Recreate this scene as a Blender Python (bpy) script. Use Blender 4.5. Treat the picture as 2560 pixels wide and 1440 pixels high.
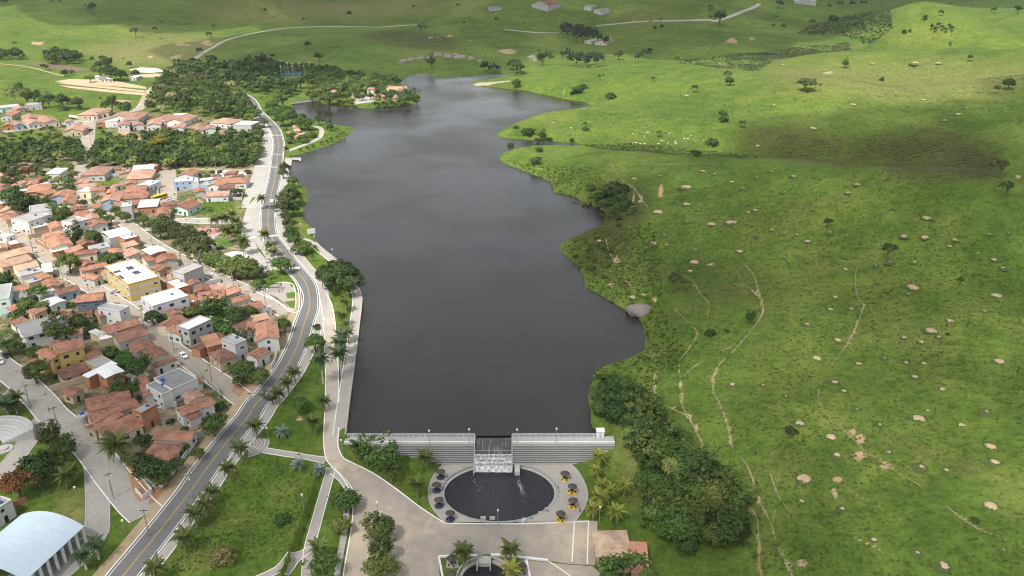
import bpy, bmesh, math, random
import numpy as np
from mathutils import Vector, Matrix
from mathutils.geometry import delaunay_2d_cdt

for o in list(bpy.data.objects): bpy.data.objects.remove(o)
SC = bpy.context.scene
COL = SC.collection
R = math.radians
rnd = random.Random(7)

# ------------------------------------------------------------------ camera, sky, sun, exposure
CAM_H, PITCH, FPX = 135.0, R(23.5), 1991.0
cam_data = bpy.data.cameras.new('camera'); cam = bpy.data.objects.new('camera', cam_data); COL.objects.link(cam)
cam.location = (0, 0, CAM_H); cam.rotation_euler = (R(90) - PITCH, 0, 0)
cam_data.sensor_width = 36.0; cam_data.lens = 36.0 * FPX / 2560.0
cam_data.clip_start = 1.0; cam_data.clip_end = 20000.0
SC.camera = cam

SUN_EL, SUN_AZ = R(56), R(212)          # azimuth clockwise from +Y: behind the camera, to the left
SUN_DIR = Vector((math.sin(SUN_AZ) * math.cos(SUN_EL), math.cos(SUN_AZ) * math.cos(SUN_EL), math.sin(SUN_EL)))
world = bpy.data.worlds.new('World'); SC.world = world; world.use_nodes = True
wn = world.node_tree.nodes; wl = world.node_tree.links
bgn = wn.get('Background') or wn.new('ShaderNodeBackground')
sky = wn.new('ShaderNodeTexSky'); sky.sky_type = 'NISHITA'; sky.sun_disc = False
sky.sun_elevation = SUN_EL; sky.sun_rotation = SUN_AZ; sky.air_density = 1.3; sky.dust_density = 2.5; sky.ozone_density = 1.0
veil = wn.new('ShaderNodeHueSaturation'); veil.inputs['Saturation'].default_value = .38   # hazy, half-clouded sky
wl.new(sky.outputs[0], veil.inputs['Color']); wl.new(veil.outputs[0], bgn.inputs[0]); bgn.inputs[1].default_value = 0.15
sun_data = bpy.data.lights.new('sun', 'SUN'); sun = bpy.data.objects.new('sun', sun_data); COL.objects.link(sun)
sun_data.energy = 4.0; sun_data.angle = R(0.8); sun_data.color = (1.0, 0.95, 0.87)
sun.rotation_euler = SUN_DIR.to_track_quat('Z', 'Y').to_euler(); sun.location = (0, -200, 400)
vs = SC.view_settings; vs.view_transform = 'Standard'; vs.look = 'None'; vs.gamma = 1.0; vs.exposure = 0.5
SC.render.engine = 'CYCLES'; SC.cycles.use_denoising = True; SC.cycles.filter_width = 1.15
SC.cycles.max_bounces = 6; SC.cycles.diffuse_bounces = 3; SC.cycles.glossy_bounces = 3; SC.cycles.transmission_bounces = 3
SC.cycles.volume_bounces = 1; SC.cycles.transparent_max_bounces = 14; SC.cycles.caustics_reflective = False; SC.cycles.caustics_refractive = False

# ------------------------------------------------------------------ pixel <-> place
CP, SP = math.cos(PITCH), math.sin(PITCH)
CROP = {'p': (0, 0, 1), 'c1': (0, 0, 4), 'c2': (0, 240, 5.143), 'c3': (400, 160, 5.143), 'c4': (0, 480, 5.76), 'c5': (340, 400, 5.76),
        'c6': (0, 680, 5.76), 'c7': (340, 600, 5.76), 'c8': (340, 800, 5.76), 'c9': (0, 900, 5.76), 'c10': (0, 1140, 4.8),
        'c11': (340, 1000, 4.8), 'c12': (400, 1140, 4.8), 'c13': (820, 1040, 5.143), 'c14': (1180, 1040, 4.8), 'c15': (860, 1240, 6.4),
        'c16': (1240, 1200, 5.565), 'c17': (600, 120, 4), 'c18': (640, 440, 4), 'c19': (640, 780, 4), 'c20': (960, 0, 3.2),
        'c21': (1660, 0, 2.844), 'c22': (1240, 360, 2.4), 'c23': (1440, 900, 2.666), 'c24': (1800, 500, 2.88), 'c25': (1800, 940, 2.88),
        'c26': (0, 0, 2), 'c27': (1060, 1360, 6.4)}
def X2P(c, pts):
    ox, oy, s = CROP[c]
    return [(ox + x / s, oy + y / s) for x, y in pts]
def ray(px, py):
    x = (px - 1280.0) / FPX; y = -(py - 720.0) / FPX
    return np.array([x, CP + y * SP, -SP + y * CP])
def UP(px, py, z=0.0):
    d = ray(px, py); t = (z - CAM_H) / d[2]
    return np.array([d[0] * t, d[1] * t])
def proj(X, Y, Z):
    dz = Z - CAM_H
    depth = Y * CP - dz * SP
    v = Y * SP + dz * CP
    return 1280 + FPX * X / depth, 720 - FPX * v / depth

# ------------------------------------------------------------------ terrain heights
LAKE_PX = [(865,1094),(872,1030),(882,955),(890,892),(895,855),(900,810),(904,780),(905,765),(906,752),(901,733),(895,715),(887,695),(875,682),(857,667),(840,652),
 (826,641),(812,630),(790,610),(786,600),(784,582),(780,570),(765,556),(756,545),(759,527),(765,510),(771,497),(769,482),(765,470),(752,461),(742,455),(730,445),(722,437),
 (720,417),(722,390),(750,386),(772,379),(795,372),(837,357),(870,340),(885,320),(872,316),(830,311),(810,303),(790,300),(772,297),(740,285),(722,276),(735,267),(731,261),
 (760,249),(792,247),(800,256),(825,264),(875,269),(912,271),(962,271),(1000,267),(1037,259),(1056,249),(1050,240),(1025,225),(1005,212),(992,206),(1010,199),(1032,185),
 (1062,182),(1078,188),(1090,195),(1150,191),(1200,187),(1241,184),(1290,179),(1316,177),(1316,181),(1272,189),(1225,200),(1179,206),(1182,213),(1241,219),(1310,225),
 (1360,236),(1413,247),(1460,255),(1487,265),(1429,277),(1350,287),(1319,297),(1288,309),(1260,322),(1241,334),(1254,344),(1304,348),(1341,351),(1382,355),(1447,357),
 (1447,365),(1397,363),(1335,365),(1288,371),(1257,383),(1248,397),(1261,408),(1294,422),(1340,439),(1377,454),(1382,479),(1427,489),(1473,510),(1511,527),(1513,547),
 (1507,566),(1465,581),(1419,600),(1398,614),(1407,633),(1444,664),(1457,693),(1463,718),(1490,731),(1540,760),(1569,777),(1594,791),(1607,814),(1613,843),(1611,875),
 (1573,895),(1540,906),(1507,916),(1482,931),(1480,945),(1468,994),(1476,1024),(1477,1065),(1498,1086)]
LAKE = np.array([UP(x, y, 0) for x, y in LAKE_PX])
NATURAL = LAKE.copy()

CTRL = [  # photo px, py, ground height
 (100,300,2),(60,420,2),(100,600,2),(100,800,2),(300,700,2),(500,800,2),(250,500,2),(450,480,2),(600,500,2),(660,450,1.8),(660,600,1.8),(700,350,1.8),(620,240,2),(560,330,2),
 (300,350,2),(350,270,2.5),(100,1000,1.6),(350,950,1.8),(650,980,1.4),(580,1100,.9),(500,1200,.2),(420,1310,-.5),(330,1440,-1.2),(200,1300,.2),(50,1130,1.2),(40,1440,-.8),(180,1420,-.9),(120,1600,-1.5),
 (-400,300,3),(-400,600,3),(-400,900,3),(-400,1300,1),(-700,200,6),
 (858,1085,1.0),(866,980,1.0),(880,850,1.0),(893,760,1.0),(840,665,1.0),(760,580,1.0),(810,700,1.2),(850,800,1.1),(826,900,1.0),(828,1000,1.0),(828,1085,.9),(760,950,.8),(740,1050,.2),
 (835,1130,.6),(690,1110,0),(700,1140,-.6),(620,1200,-1.2),(600,1320,-1.9),(760,1240,-1.8),(760,1400,-2.6),(560,1440,-2.3),(850,1180,-.6),(880,1230,-1.8),(930,1200,-1.4),(960,1280,-2.8),(930,1400,-3.2),(1000,1250,-2.8),
 (1000,1420,-3.4),(1100,1330,-3.5),(1300,1340,-3.5),(1470,1340,-3.5),(1450,1220,-3.5),(1480,1280,-3.5),(1085,1240,-3.5),(1120,1180,-3.5),(1200,1440,-3.6),(1400,1440,-3.6),(1600,1440,-3.4),(1200,1600,-3.8),(900,1600,-3.6),(1500,1600,-3.6),
 (868,1114,.95),(900,1120,.5),(930,1127,-.1),(990,1138,-1.1),(1050,1150,-2.3),(1105,1160,-3.4),(1187,1172,-3.7),(1280,1172,-3.7),(1425,1155,-3.4),(1460,1142,-2.5),(1500,1124,-1),(1538,1106,.5),
 (960,1108,-1.5),(1060,1115,-3.2),(1187,1125,-5.0),(1280,1125,-5.0),(1400,1118,-4),(1480,1108,-1.8),
 (1575,1100,1.0),(1545,1180,-2.0),(1500,1190,-3.2),(1570,1260,-2.8),(1600,1350,-3.2),(1640,1250,-1.4),(1690,1150,1.2),(1590,1000,2),(1520,960,.8),(1760,1280,1),(1700,1400,-1.6),(1850,1420,2),(1650,1600,-2),
 (1640,900,3),(1700,1000,4),(1800,1050,6),(1900,1200,6),(2000,1400,6.5),(2200,1300,10),(2450,1350,12),(2700,1300,14),(2300,1100,11.5),(2500,1000,15),(2100,950,10),(1900,900,7.5),(1750,800,6.5),(1650,700,6),
 (1560,640,5),(1600,560,9),(1700,480,14),(1560,440,8),(1450,420,6),(1360,400,3),(1300,395,2.5),(1900,650,12),(2100,700,14),(2350,750,18),(2550,700,21),(1850,520,19),(2100,540,26),(2350,560,30),(2600,560,33),
 (1480,375,5),(1600,378,11),(1740,386,19),(1900,396,27),(2050,408,33),(2200,426,38),(2350,444,41),(2480,452,42),(2700,455,38),
 (1500,361,.6),(1600,366,1.2),(1740,378,1),(1900,387,1.5),(2050,397,2.5),(2200,412,4),(2350,428,6),(2480,436,8),(2600,438,14),
 (1480,340,3),(1400,325,4),(1330,315,4),(1600,330,6),(1800,340,8),(2000,350,11),(2250,350,16),(2500,340,22),(1600,280,8),(1750,270,13),(1900,260,17),(2100,260,22),(2350,270,27),(2600,260,32),
 (1500,235,5),(1420,215,9),(1600,205,13),(1800,200,20),(2000,205,27),(2200,215,28),(2450,200,36),(1330,190,6),(1400,161,11),(1500,157,14),(1580,155,17),(1660,155,18),(1776,168,19),(1871,178,19),(1903,181,17),(1560,150,2),(1680,150,2.5),(1776,161,4),(1871,172,7),(1930,177,11),(2029,196,28),(2117,198,27),(2187,212,25),(2293,222,23),(2060,187,21),(2150,190,19),(2230,201,18),(2330,214,19),(2150,165,24),(2350,150,34),(2600,160,40),
 (1450,148,1.5),(1836,153,8),(2012,139,21),(2124,129,28),(2250,125,34),(2377,124,40),(2560,136,44),(2150,123,18),(2250,119,24),(2377,118,30),(2560,128,36),(1900,138,7),(2050,128,9),(2120,118,10),(2200,94,32),(2258,88,38),(2363,84,42),(2480,91,44),(2620,106,48),(2200,84,20),(2300,77,24),(2450,80,28),(2620,93,36),
 (1350,150,3),(1260,160,2),(1300,110,6),(1100,130,9),(1150,165,3),(1000,160,4),(1000,100,12),(850,120,12),(900,180,4),(650,130,8),(700,90,13),(500,110,8),(430,160,4),(300,140,5),(300,90,14),(100,120,10),(100,60,24),
 (500,50,24),(800,40,24),(1100,40,22),(1450,90,10),(1450,50,22),(1650,100,10),(1800,80,14),(1850,110,12),(2000,60,14),(1700,40,28),(2000,20,32),(2300,35,34),(2550,40,48),(200,15,40),(700,8,42),(1200,8,42),(1700,8,44),(2300,8,52),
 (200,180,4),(100,210,4),(200,240,3),(300,210,3.5),(-300,150,8),(-300,60,30),(2900,250,40),(2900,100,60),(2900,700,28),(3000,1200,20)]
cx = []; cz = []
for px, py, z in CTRL:
    cx.append(UP(px, py, z)); cz.append(z)
for X, Y, z in [(-4000,5200,90),(0,5500,110),(4000,5200,120),(-2500,3500,60),(2500,3500,90),(0,3300,60),(-1500,900,25),(1500,900,60),(-900,400,6),(900,400,40),(0,80,-3.6),(-150,60,-1),(150,60,0),(400,100,14),(-400,100,1)]:
    cx.append(np.array([X, Y])); cz.append(z)
cx = np.array(cx); cz = np.array(cz, float)
def warp(P):           # compress distance so that near and far control points weigh alike
    Y = np.maximum(P[:, 1], 40.0)
    return np.stack([P[:, 0] / (Y + 120.0) * 3.0, np.log(Y + 60.0) * 3.0], 1)
wc = warp(cx)
def kern(A, B): return np.sqrt(((A[:, None, :] - B[None, :, :]) ** 2).sum(2) + 0.006)
K = kern(wc, wc) + np.eye(len(wc)) * 0.0015
K2 = np.zeros((len(wc) + 1, len(wc) + 1)); K2[:-1, :-1] = K; K2[-1, :-1] = 1; K2[:-1, -1] = 1
sol = np.linalg.solve(K2, np.append(cz, 0)); wgt, wc0 = sol[:-1], sol[-1]
def rbf(P):
    out = np.empty(len(P)); W = warp(P)
    for i in range(0, len(P), 20000): out[i:i + 20000] = kern(W[i:i + 20000], wc) @ wgt + wc0
    return out
def inside(P, poly):
    x, y = P[:, 0], P[:, 1]; r = np.zeros(len(P), bool); j = len(poly) - 1
    for i in range(len(poly)):
        xi, yi = poly[i]; xj, yj = poly[j]
        c = (yi > y) != (yj > y)
        if yj != yi: r ^= c & (x < (xj - xi) * (y - yi) / (yj - yi) + xi)
        j = i
    return r
def segdist(P, pts, closed=True):
    d = np.full(len(P), 1e9); n = len(pts)
    for i in range(n if closed else n - 1):
        a = np.asarray(pts[i]); b = np.asarray(pts[(i + 1) % n]); ab = b - a
        t = np.clip(((P - a) @ ab) / max(ab @ ab, 1e-9), 0, 1)
        d = np.minimum(d, np.hypot(*(P - a - t[:, None] * ab).T))
    return d
# a smooth value noise on numpy arrays
_tab = np.random.RandomState(3).rand(256, 256)
def vnoise(x, y):
    xi = np.floor(x).astype(int); yi = np.floor(y).astype(int); fx = x - xi; fy = y - yi
    fx = fx * fx * (3 - 2 * fx); fy = fy * fy * (3 - 2 * fy)
    g = lambda a, b: _tab[a % 256, b % 256]
    return (g(xi, yi) * (1 - fx) + g(xi + 1, yi) * fx) * (1 - fy) + (g(xi, yi + 1) * (1 - fx) + g(xi + 1, yi + 1) * fx) * fy
def fbm(x, y, s, o=3):
    r = 0; a = 0.5
    for k in range(o): r = r + a * (vnoise(x / s + 17.3 * k, y / s + 5.1 * k) - 0.5); s *= 0.5; a *= 0.5
    return r
POND_C = (UP(1110,1237,-4.3) + UP(1387,1240,-4.3)) / 2; POND_C[1] = (UP(1250,1306,-4.3)[1] + UP(1250,1166,-4.3)[1]) / 2
POND_A = abs(UP(1387,1240,-4.3)[0] - UP(1110,1237,-4.3)[0]) / 2; POND_B = POND_C[1] - UP(1250,1306,-4.3)[1]
FOUNT_C = UP(1212, 1448, -4.4); FOUNT_R = abs(UP(1270,1445,-4.4)[0] - FOUNT_C[0])
HARD = LAKE[:20]                                     # walled quay: step, not beach
NU, NV = 660, 540
U = np.linspace(-1.15, 1.15, NU); V = np.exp(np.linspace(math.log(88.0), math.log(6500.0), NV))
GX = (V[:, None] * U[None, :]); GY = np.repeat(V[:, None], NU, 1)
GP = np.stack([GX.ravel(), GY.ravel()], 1)
gh = rbf(GP)
gin = inside(GP, LAKE)
gd = segdist(GP, np.roll(LAKE, 0, 0), closed=False)
hq = segdist(GP, HARD, closed=False)
sm = np.clip(gd / 14.0, 0, 1); sm = 1 - (1 - sm) ** 2
land = np.where(hq < 14, np.maximum(gh, 0), np.maximum(gh, .25) * sm + np.clip(gd * .25, 0, .35) * (1 - sm))
dam_side = (GP[:, 1] < LAKE[0][1] + 3) & (GP[:, 0] > LAKE[0][0] - 4) & (GP[:, 0] < LAKE[-1][0] + 22)
land = np.where(dam_side, gh, land)
hillside = np.clip((GP[:, 0] - (-20 + 0 * GP[:, 1])) / 60, 0, 1) + np.clip((GP[:, 1] - 700) / 300, 0, 1)
land = land + np.clip(hillside, 0, 1) * np.clip(gd / 30, 0, 1) * (1 - dam_side) * (fbm(GP[:, 0], GP[:, 1], 55, 3) * 2.6 + fbm(GP[:, 0], GP[:, 1], 9, 2) * .5)
GZ = np.where(gin, -np.minimum(2.2, .12 + gd * .35), land)
pd = ((GP[:, 0] - POND_C[0]) / (POND_A + .9)) ** 2 + ((GP[:, 1] - POND_C[1]) / (POND_B + .9)) ** 2
GZ = np.where(pd < 1, -6.5, GZ)
fd = np.hypot(GP[:, 0] - FOUNT_C[0], GP[:, 1] - FOUNT_C[1]); GZ = np.where(fd < FOUNT_R + .7, -6.0, GZ)
PLZ = np.array([UP(x, y, -3.5) for x, y in [(1100,1150),(1083,1190),(1069,1220),(1070,1250),(1083,1278),(1113,1309),(1300,1312),(1440,1306),(1454,1284),(1467,1262),(1472,1240),(1466,1211),(1447,1178),(1425,1150)]])
plz = inside(GP, PLZ); pdist = np.where(plz, 0, np.where(GP[:, 1] < PLZ[:, 1].max() - 6, segdist(GP, PLZ), 99)); pw = np.clip(pdist / 16.0, 0, 1); pw = pw * pw * (3 - 2 * pw)
GZ = np.where((GZ > -5), -3.6 * (1 - pw) + GZ * pw, GZ)
GZ = GZ.reshape(NV, NU)
LV0, LV1 = math.log(V[0]), math.log(V[-1])
def HT(X, Y):
    X = np.asarray(X, float); Y = np.asarray(Y, float)
    u = np.clip((X / np.maximum(Y, 1) + 1.15) / 2.3 * (NU - 1), 0, NU - 1.001); v = np.clip((np.log(np.maximum(Y, 1)) - LV0) / (LV1 - LV0) * (NV - 1), 0, NV - 1.001)
    i = u.astype(int); j = v.astype(int); a = u - i; b = v - j
    return (GZ[j, i] * (1 - a) + GZ[j, i + 1] * a) * (1 - b) + (GZ[j + 1, i] * (1 - a) + GZ[j + 1, i + 1] * a) * b
_ys = np.exp(np.linspace(math.log(95.0), math.log(6400.0), 1400))
def GP3(px, py, add=0.0):
    """first point where the sight line through a photo pixel comes within `add` of the ground"""
    d = ray(px, py); t = _ys / d[1]; z = CAM_H + d[2] * t
    g = z - (HT(d[0] * t, _ys) + add); k = np.argmax(g < 0)
    if g[k] >= 0: k = len(_ys) - 1
    if k == 0: k = 1
    f = g[k - 1] / (g[k - 1] - g[k] + 1e-9); y = _ys[k - 1] + (_ys[k] - _ys[k - 1]) * f; tt = y / d[1]
    return np.array([d[0] * tt, y, float(HT(d[0] * tt, y))])

# ------------------------------------------------------------------ materials
MATS = {}
def nodes_of(name):
    m = bpy.data.materials.new(name); m.use_nodes = True; nt = m.node_tree
    b = nt.nodes['Principled BSDF']; return m, nt.nodes, nt.links, b
def ramp(N, stops):
    r = N.new('ShaderNodeValToRGB'); e = r.color_ramp.elements
    e[0].position = stops[0][0]; e[0].color = (*stops[0][1], 1); e[1].position = stops[-1][0]; e[1].color = (*stops[-1][1], 1)
    for p, c in stops[1:-1]: k = e.new(p); k.color = (*c, 1)
    return r
def noise(N, L, scale, coord, detail=4, rough=.6):
    n = N.new('ShaderNodeTexNoise'); n.inputs['Scale'].default_value = scale; n.inputs['Detail'].default_value = detail; n.inputs['Roughness'].default_value = rough
    L.new(coord, n.inputs['Vector']); return n
def mixc(N, L, fac, a, b, mode='MIX'):
    m = N.new('ShaderNodeMix'); m.data_type = 'RGBA'; m.blend_type = mode
    for s, v in ((m.inputs[0], fac), (m.inputs[6], a), (m.inputs[7], b)):
        if isinstance(v, (int, float)): s.default_value = v
        elif isinstance(v, tuple): s.default_value = (*v, 1)
        else: L.new(v, s)
    return m.outputs[2]
def mth(N, L, op, a, b=0.0):
    m = N.new('ShaderNodeMath'); m.operation = op
    for s, v in ((m.inputs[0], a), (m.inputs[1], b)):
        if isinstance(v, (int, float)): s.default_value = v
        else: L.new(v, s)
    return m.outputs[0]
def mat(name, c1, c2=None, scale=.5, rough=.85, bump=0.0, bscale=None, spec=.3, big=.5, dirt=None, objrand=0.0):
    """mottled surface: fine and coarse noise between two colours, optional stains and per-object shift"""
    if name in MATS: return MATS[name]
    m, N, L, B = nodes_of(name); MATS[name] = m
    c2 = c2 or tuple(x * .72 for x in c1)
    geo = N.new('ShaderNodeNewGeometry'); P = geo.outputs['Position']
    n1 = noise(N, L, scale, P, 6, .7); n2 = noise(N, L, scale * .11, P, 3, .6)
    f = mth(N, L, 'ADD', mth(N, L, 'MULTIPLY', n1.outputs[0], 1 - big), mth(N, L, 'MULTIPLY', n2.outputs[0], big))
    r = ramp(N, [(.32, c2), (.66, c1)]); L.new(f, r.inputs[0]); col = r.outputs[0]
    if dirt:
        n3 = noise(N, L, scale * .45, P, 5, .75); r3 = ramp(N, [(.52, (0, 0, 0)), (.7, (1, 1, 1))]); L.new(n3.outputs[0], r3.inputs[0])
        col = mixc(N, L, mth(N, L, 'MULTIPLY', r3.outputs[0], .65), col, dirt)
    if objrand:
        oi = N.new('ShaderNodeObjectInfo'); h = N.new('ShaderNodeHueSaturation'); L.new(col, h.inputs['Color'])
        L.new(mth(N, L, 'ADD', mth(N, L, 'MULTIPLY', oi.outputs['Random'], objrand), 1 - objrand / 2), h.inputs['Value']); col = h.outputs[0]
    L.new(col, B.inputs['Base Color']); B.inputs['Roughness'].default_value = rough; B.inputs['Specular IOR Level'].default_value = spec
    if bump:
        nb = noise(N, L, bscale or scale * 4, P, 4, .6); b = N.new('ShaderNodeBump'); b.inputs['Strength'].default_value = bump; b.inputs['Distance'].default_value = .1
        L.new(nb.outputs[0], b.inputs['Height']); L.new(b.outputs[0], B.inputs['Normal'])
    return m
def tile_mat(name, c1, c2, c3):
    if name in MATS: return MATS[name]
    m, N, L, B = nodes_of(name); MATS[name] = m
    tc = N.new('ShaderNodeTexCoord'); geo = N.new('ShaderNodeNewGeometry'); oi = N.new('ShaderNodeObjectInfo')
    n1 = noise(N, L, 1.3, geo.outputs['Position'], 6, .8); n2 = noise(N, L, .3, geo.outputs['Position'], 3, .6)
    f = mth(N, L, 'ADD', mth(N, L, 'MULTIPLY', n1.outputs[0], .6), mth(N, L, 'MULTIPLY', n2.outputs[0], .4))
    r = ramp(N, [(.41, c3), (.49, c2), (.58, c1)]); L.new(f, r.inputs[0])
    h = N.new('ShaderNodeHueSaturation'); L.new(r.outputs[0], h.inputs['Color'])
    L.new(mth(N, L, 'ADD', mth(N, L, 'MULTIPLY', oi.outputs['Random'], .4), .8), h.inputs['Value'])
    w = N.new('ShaderNodeTexWave'); w.bands_direction = 'X'; w.inputs['Scale'].default_value = 1.25; w.inputs['Distortion'].default_value = .4; L.new(tc.outputs['UV'], w.inputs['Vector'])
    b = N.new('ShaderNodeBump'); b.inputs['Strength'].default_value = .55; b.inputs['Distance'].default_value = .08; L.new(w.outputs['Fac'], b.inputs['Height'])
    L.new(b.outputs[0], B.inputs['Normal']); L.new(h.outputs[0], B.inputs['Base Color']); B.inputs['Roughness'].default_value = .9; B.inputs['Specular IOR Level'].default_value = .2
    return m
def leaf_mat(name, dark, mid, light, transl=.25):
    if name in MATS: return MATS[name]
    m, N, L, B = nodes_of(name); MATS[name] = m
    at = N.new('ShaderNodeAttribute'); at.attribute_name = 'tint'; oi = N.new('ShaderNodeObjectInfo')
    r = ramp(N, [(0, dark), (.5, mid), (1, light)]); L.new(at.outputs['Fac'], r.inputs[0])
    h = N.new('ShaderNodeHueSaturation'); L.new(r.outputs[0], h.inputs['Color'])
    L.new(mth(N, L, 'ADD', mth(N, L, 'MULTIPLY', oi.outputs['Random'], .05), .475), h.inputs['Hue'])
    rr = mth(N, L, 'FRACT', mth(N, L, 'MULTIPLY', oi.outputs['Random'], 17.0)); L.new(mth(N, L, 'ADD', mth(N, L, 'MULTIPLY', rr, .55), .72), h.inputs['Value'])
    L.new(h.outputs[0], B.inputs['Base Color']); B.inputs['Roughness'].default_value = .6; B.inputs['Specular IOR Level'].default_value = .25
    t = N.new('ShaderNodeBsdfTranslucent'); L.new(h.outputs[0], t.inputs['Color']); ms = N.new('ShaderNodeMixShader'); ms.inputs[0].default_value = transl
    L.new(B.outputs[0], ms.inputs[1]); L.new(t.outputs[0], ms.inputs[2]); L.new(ms.outputs[0], N['Material Output'].inputs[0])
    return m

M_asphalt = mat('asphalt', (.16,.157,.153), (.115,.113,.112), 1.2, .9, .3, 9)
M_street = mat('street_stone', (.36,.315,.26), (.25,.22,.185), .9, .92, .5, 6, dirt=(.42,.345,.26))
M_street2 = mat('street_stone_grey', (.36,.335,.305), (.25,.235,.215), 1.0, .92, .5, 6, dirt=(.42,.36,.28))
M_parking = mat('parking_paving', (.40,.375,.34), (.30,.285,.265), .5, .9, .3, 5)
M_lane = mat('lane_concrete', (.46,.395,.315), (.33,.295,.25), .35, .92, .3, 5, dirt=(.28,.26,.235))
M_plaza = mat('plaza_paving', (.40,.335,.255), (.21,.195,.18), .16, .92, .35, 5, dirt=(.56,.45,.31))
M_promen = mat('promenade_paving', (.37,.335,.3), (.28,.255,.23), .8, .9, .3, 6)
M_white = mat('white_paint', (.78,.77,.74), (.62,.61,.58), 1.0, .7, 0)
M_yellow = mat('yellow_paint', (.5,.33,.11), (.4,.26,.09), 1.0, .7, 0)
M_conc = mat('concrete', (.44,.43,.41), (.31,.3,.285), 1.2, .9, .2, 6, dirt=(.24,.23,.21))
M_trail = mat('overgrown_track', (.37,.29,.185), (.085,.10,.032), .5, .95, .2, 3, big=.3)
M_soil = mat('bare_soil', (.50,.335,.205), (.37,.235,.135), .6, .95, .5, 3)
M_redsoil = mat('red_soil', (.36,.19,.10), (.25,.125,.065), .6, .95, .6, 2, dirt=(.42,.3,.19))
M_sand = mat('sandy_path', (.40,.31,.205), (.25,.2,.115), .7, .95, .3, 3)
M_field = mat('ploughed_field', (.46,.37,.25), (.36,.28,.18), .3, .95, .4, 2)
M_rock = mat('granite', (.26,.22,.19), (.13,.115,.105), .5, .9, .8, 1.6, dirt=(.08,.075,.07))
M_glass = mat('window_glass', (.035,.04,.045), (.02,.02,.025), .7, .15, 0, spec=.5)
M_dark = mat('dark_timber', (.045,.035,.03), (.03,.025,.02), 2, .8, 0)
M_pole = mat('pole_concrete', (.30,.29,.27), (.2,.19,.18), 2, .9, 0)
M_steel = mat('galvanised_steel', (.55,.56,.57), (.45,.46,.47), 2, .5, 0)
M_bark = mat('bark', (.17,.125,.085), (.09,.068,.05), 3, .95, .3, 8)
M_palmtrunk = mat('palm_trunk', (.30,.25,.2), (.2,.165,.13), 4, .95, .2, 8)
M_royaltrunk = mat('royal_palm_trunk', (.52,.49,.45), (.4,.37,.33), 3, .9, 0)
M_thatch = mat('dark_thatch', (.10,.08,.068), (.05,.042,.038), 3, .95, .5, 9)
M_canvas = mat('white_sheet', (.74,.74,.735), (.58,.575,.56), .4, .6, 0, dirt=(.48,.475,.46))
M_brick = mat('bare_brick', (.43,.20,.105), (.30,.145,.08), 1.4, .95, .2, 8, dirt=(.36,.27,.2))
M_tank = mat('blue_plastic', (.06,.16,.38), (.05,.12,.3), 1, .5, 0)
M_solar = mat('solar_cells', (.02,.028,.06), (.015,.02,.045), 2, .2, 0, spec=.5)
M_tar = mat('car_tyre', (.02,.02,.02), None, 2, .9)
T_new = tile_mat('roof_tile_orange', (.39,.205,.135), (.32,.16,.105), (.21,.105,.072))
T_mid = tile_mat('roof_tile_red', (.33,.17,.115), (.25,.123,.083), (.13,.07,.052))
T_old = tile_mat('roof_tile_weathered', (.27,.142,.10), (.19,.097,.07), (.09,.055,.045))
T_pale = tile_mat('roof_tile_pale', (.44,.30,.215), (.37,.24,.165), (.27,.165,.115))
T_pink = tile_mat('roof_tile_pinkish', (.41,.255,.19), (.34,.2,.15), (.24,.137,.105))
M_mwhite = mat('white_metal_sheet', (.74,.745,.75), (.62,.62,.62), .3, .5, 0, dirt=(.5,.5,.49))
M_mgrey = mat('grey_metal_sheet', (.45,.46,.475), (.35,.36,.37), .4, .6, .1, dirt=(.28,.28,.28))
M_mdark = mat('dark_fibre_cement', (.25,.25,.25), (.17,.17,.17), .5, .8, .2, dirt=(.13,.13,.125))
M_slab = mat('roof_slab', (.36,.355,.345), (.26,.255,.245), .6, .9, .2, dirt=(.18,.18,.175))
T_light = tile_mat('roof_tile_sunbleached', (.60,.45,.33), (.52,.37,.26), (.38,.25,.175))
T_terra = tile_mat('roof_tile_terracotta', (.52,.26,.185), (.47,.225,.16), (.38,.17,.12))
ROOF = {'light': (T_light, 'sun-bleached tile'), 'terra': (T_terra, 'terracotta tile'), 'new': (T_new, 'orange tile'), 'mid': (T_mid, 'red tile'), 'old': (T_old, 'weathered tile'), 'pale': (T_pale, 'pale tile'), 'pink': (T_pink, 'pinkish tile'),
        'mw': (M_mwhite, 'white sheet'), 'mg': (M_mgrey, 'grey sheet'), 'md': (M_mdark, 'dark grey sheet'), 'slab': (M_slab, 'flat grey'), 'ws': (M_canvas, 'flat white')}
WCOL = {'white': (.62,.61,.585), 'cream': (.68,.6,.44), 'yellow': (.54,.40,.14), 'grey': (.43,.42,.4), 'blue': (.32,.42,.56), 'slate': (.12,.16,.21), 'mint': (.52,.68,.6), 'peach': (.6,.42,.3), 'lilac': (.6,.575,.6), 'tan': (.5,.4,.28), 'lightgrey': (.5,.5,.49)}
def wallmat(k):
    if k == 'brick': return M_brick
    c = WCOL[k]; return mat('wall_' + k, c, tuple(x * .85 for x in c), .8, .9, .1, 4, dirt=tuple(x * .7 for x in c))
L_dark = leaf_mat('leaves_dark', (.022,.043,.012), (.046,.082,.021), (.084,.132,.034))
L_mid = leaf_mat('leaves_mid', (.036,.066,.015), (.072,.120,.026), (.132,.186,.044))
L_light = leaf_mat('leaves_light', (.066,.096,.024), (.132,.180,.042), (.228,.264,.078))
L_pale = leaf_mat('leaves_flowering', (.09,.11,.03), (.21,.22,.075), (.37,.35,.15))
L_olive = leaf_mat('leaves_olive', (.036,.050,.017), (.074,.094,.030), (.132,.138,.048))
L_rust = leaf_mat('leaves_rust', (.05,.05,.015), (.15,.07,.025), (.30,.105,.035))
L_gold = leaf_mat('leaves_golden', (.06,.06,.012), (.2,.16,.025), (.42,.30,.04))
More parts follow.
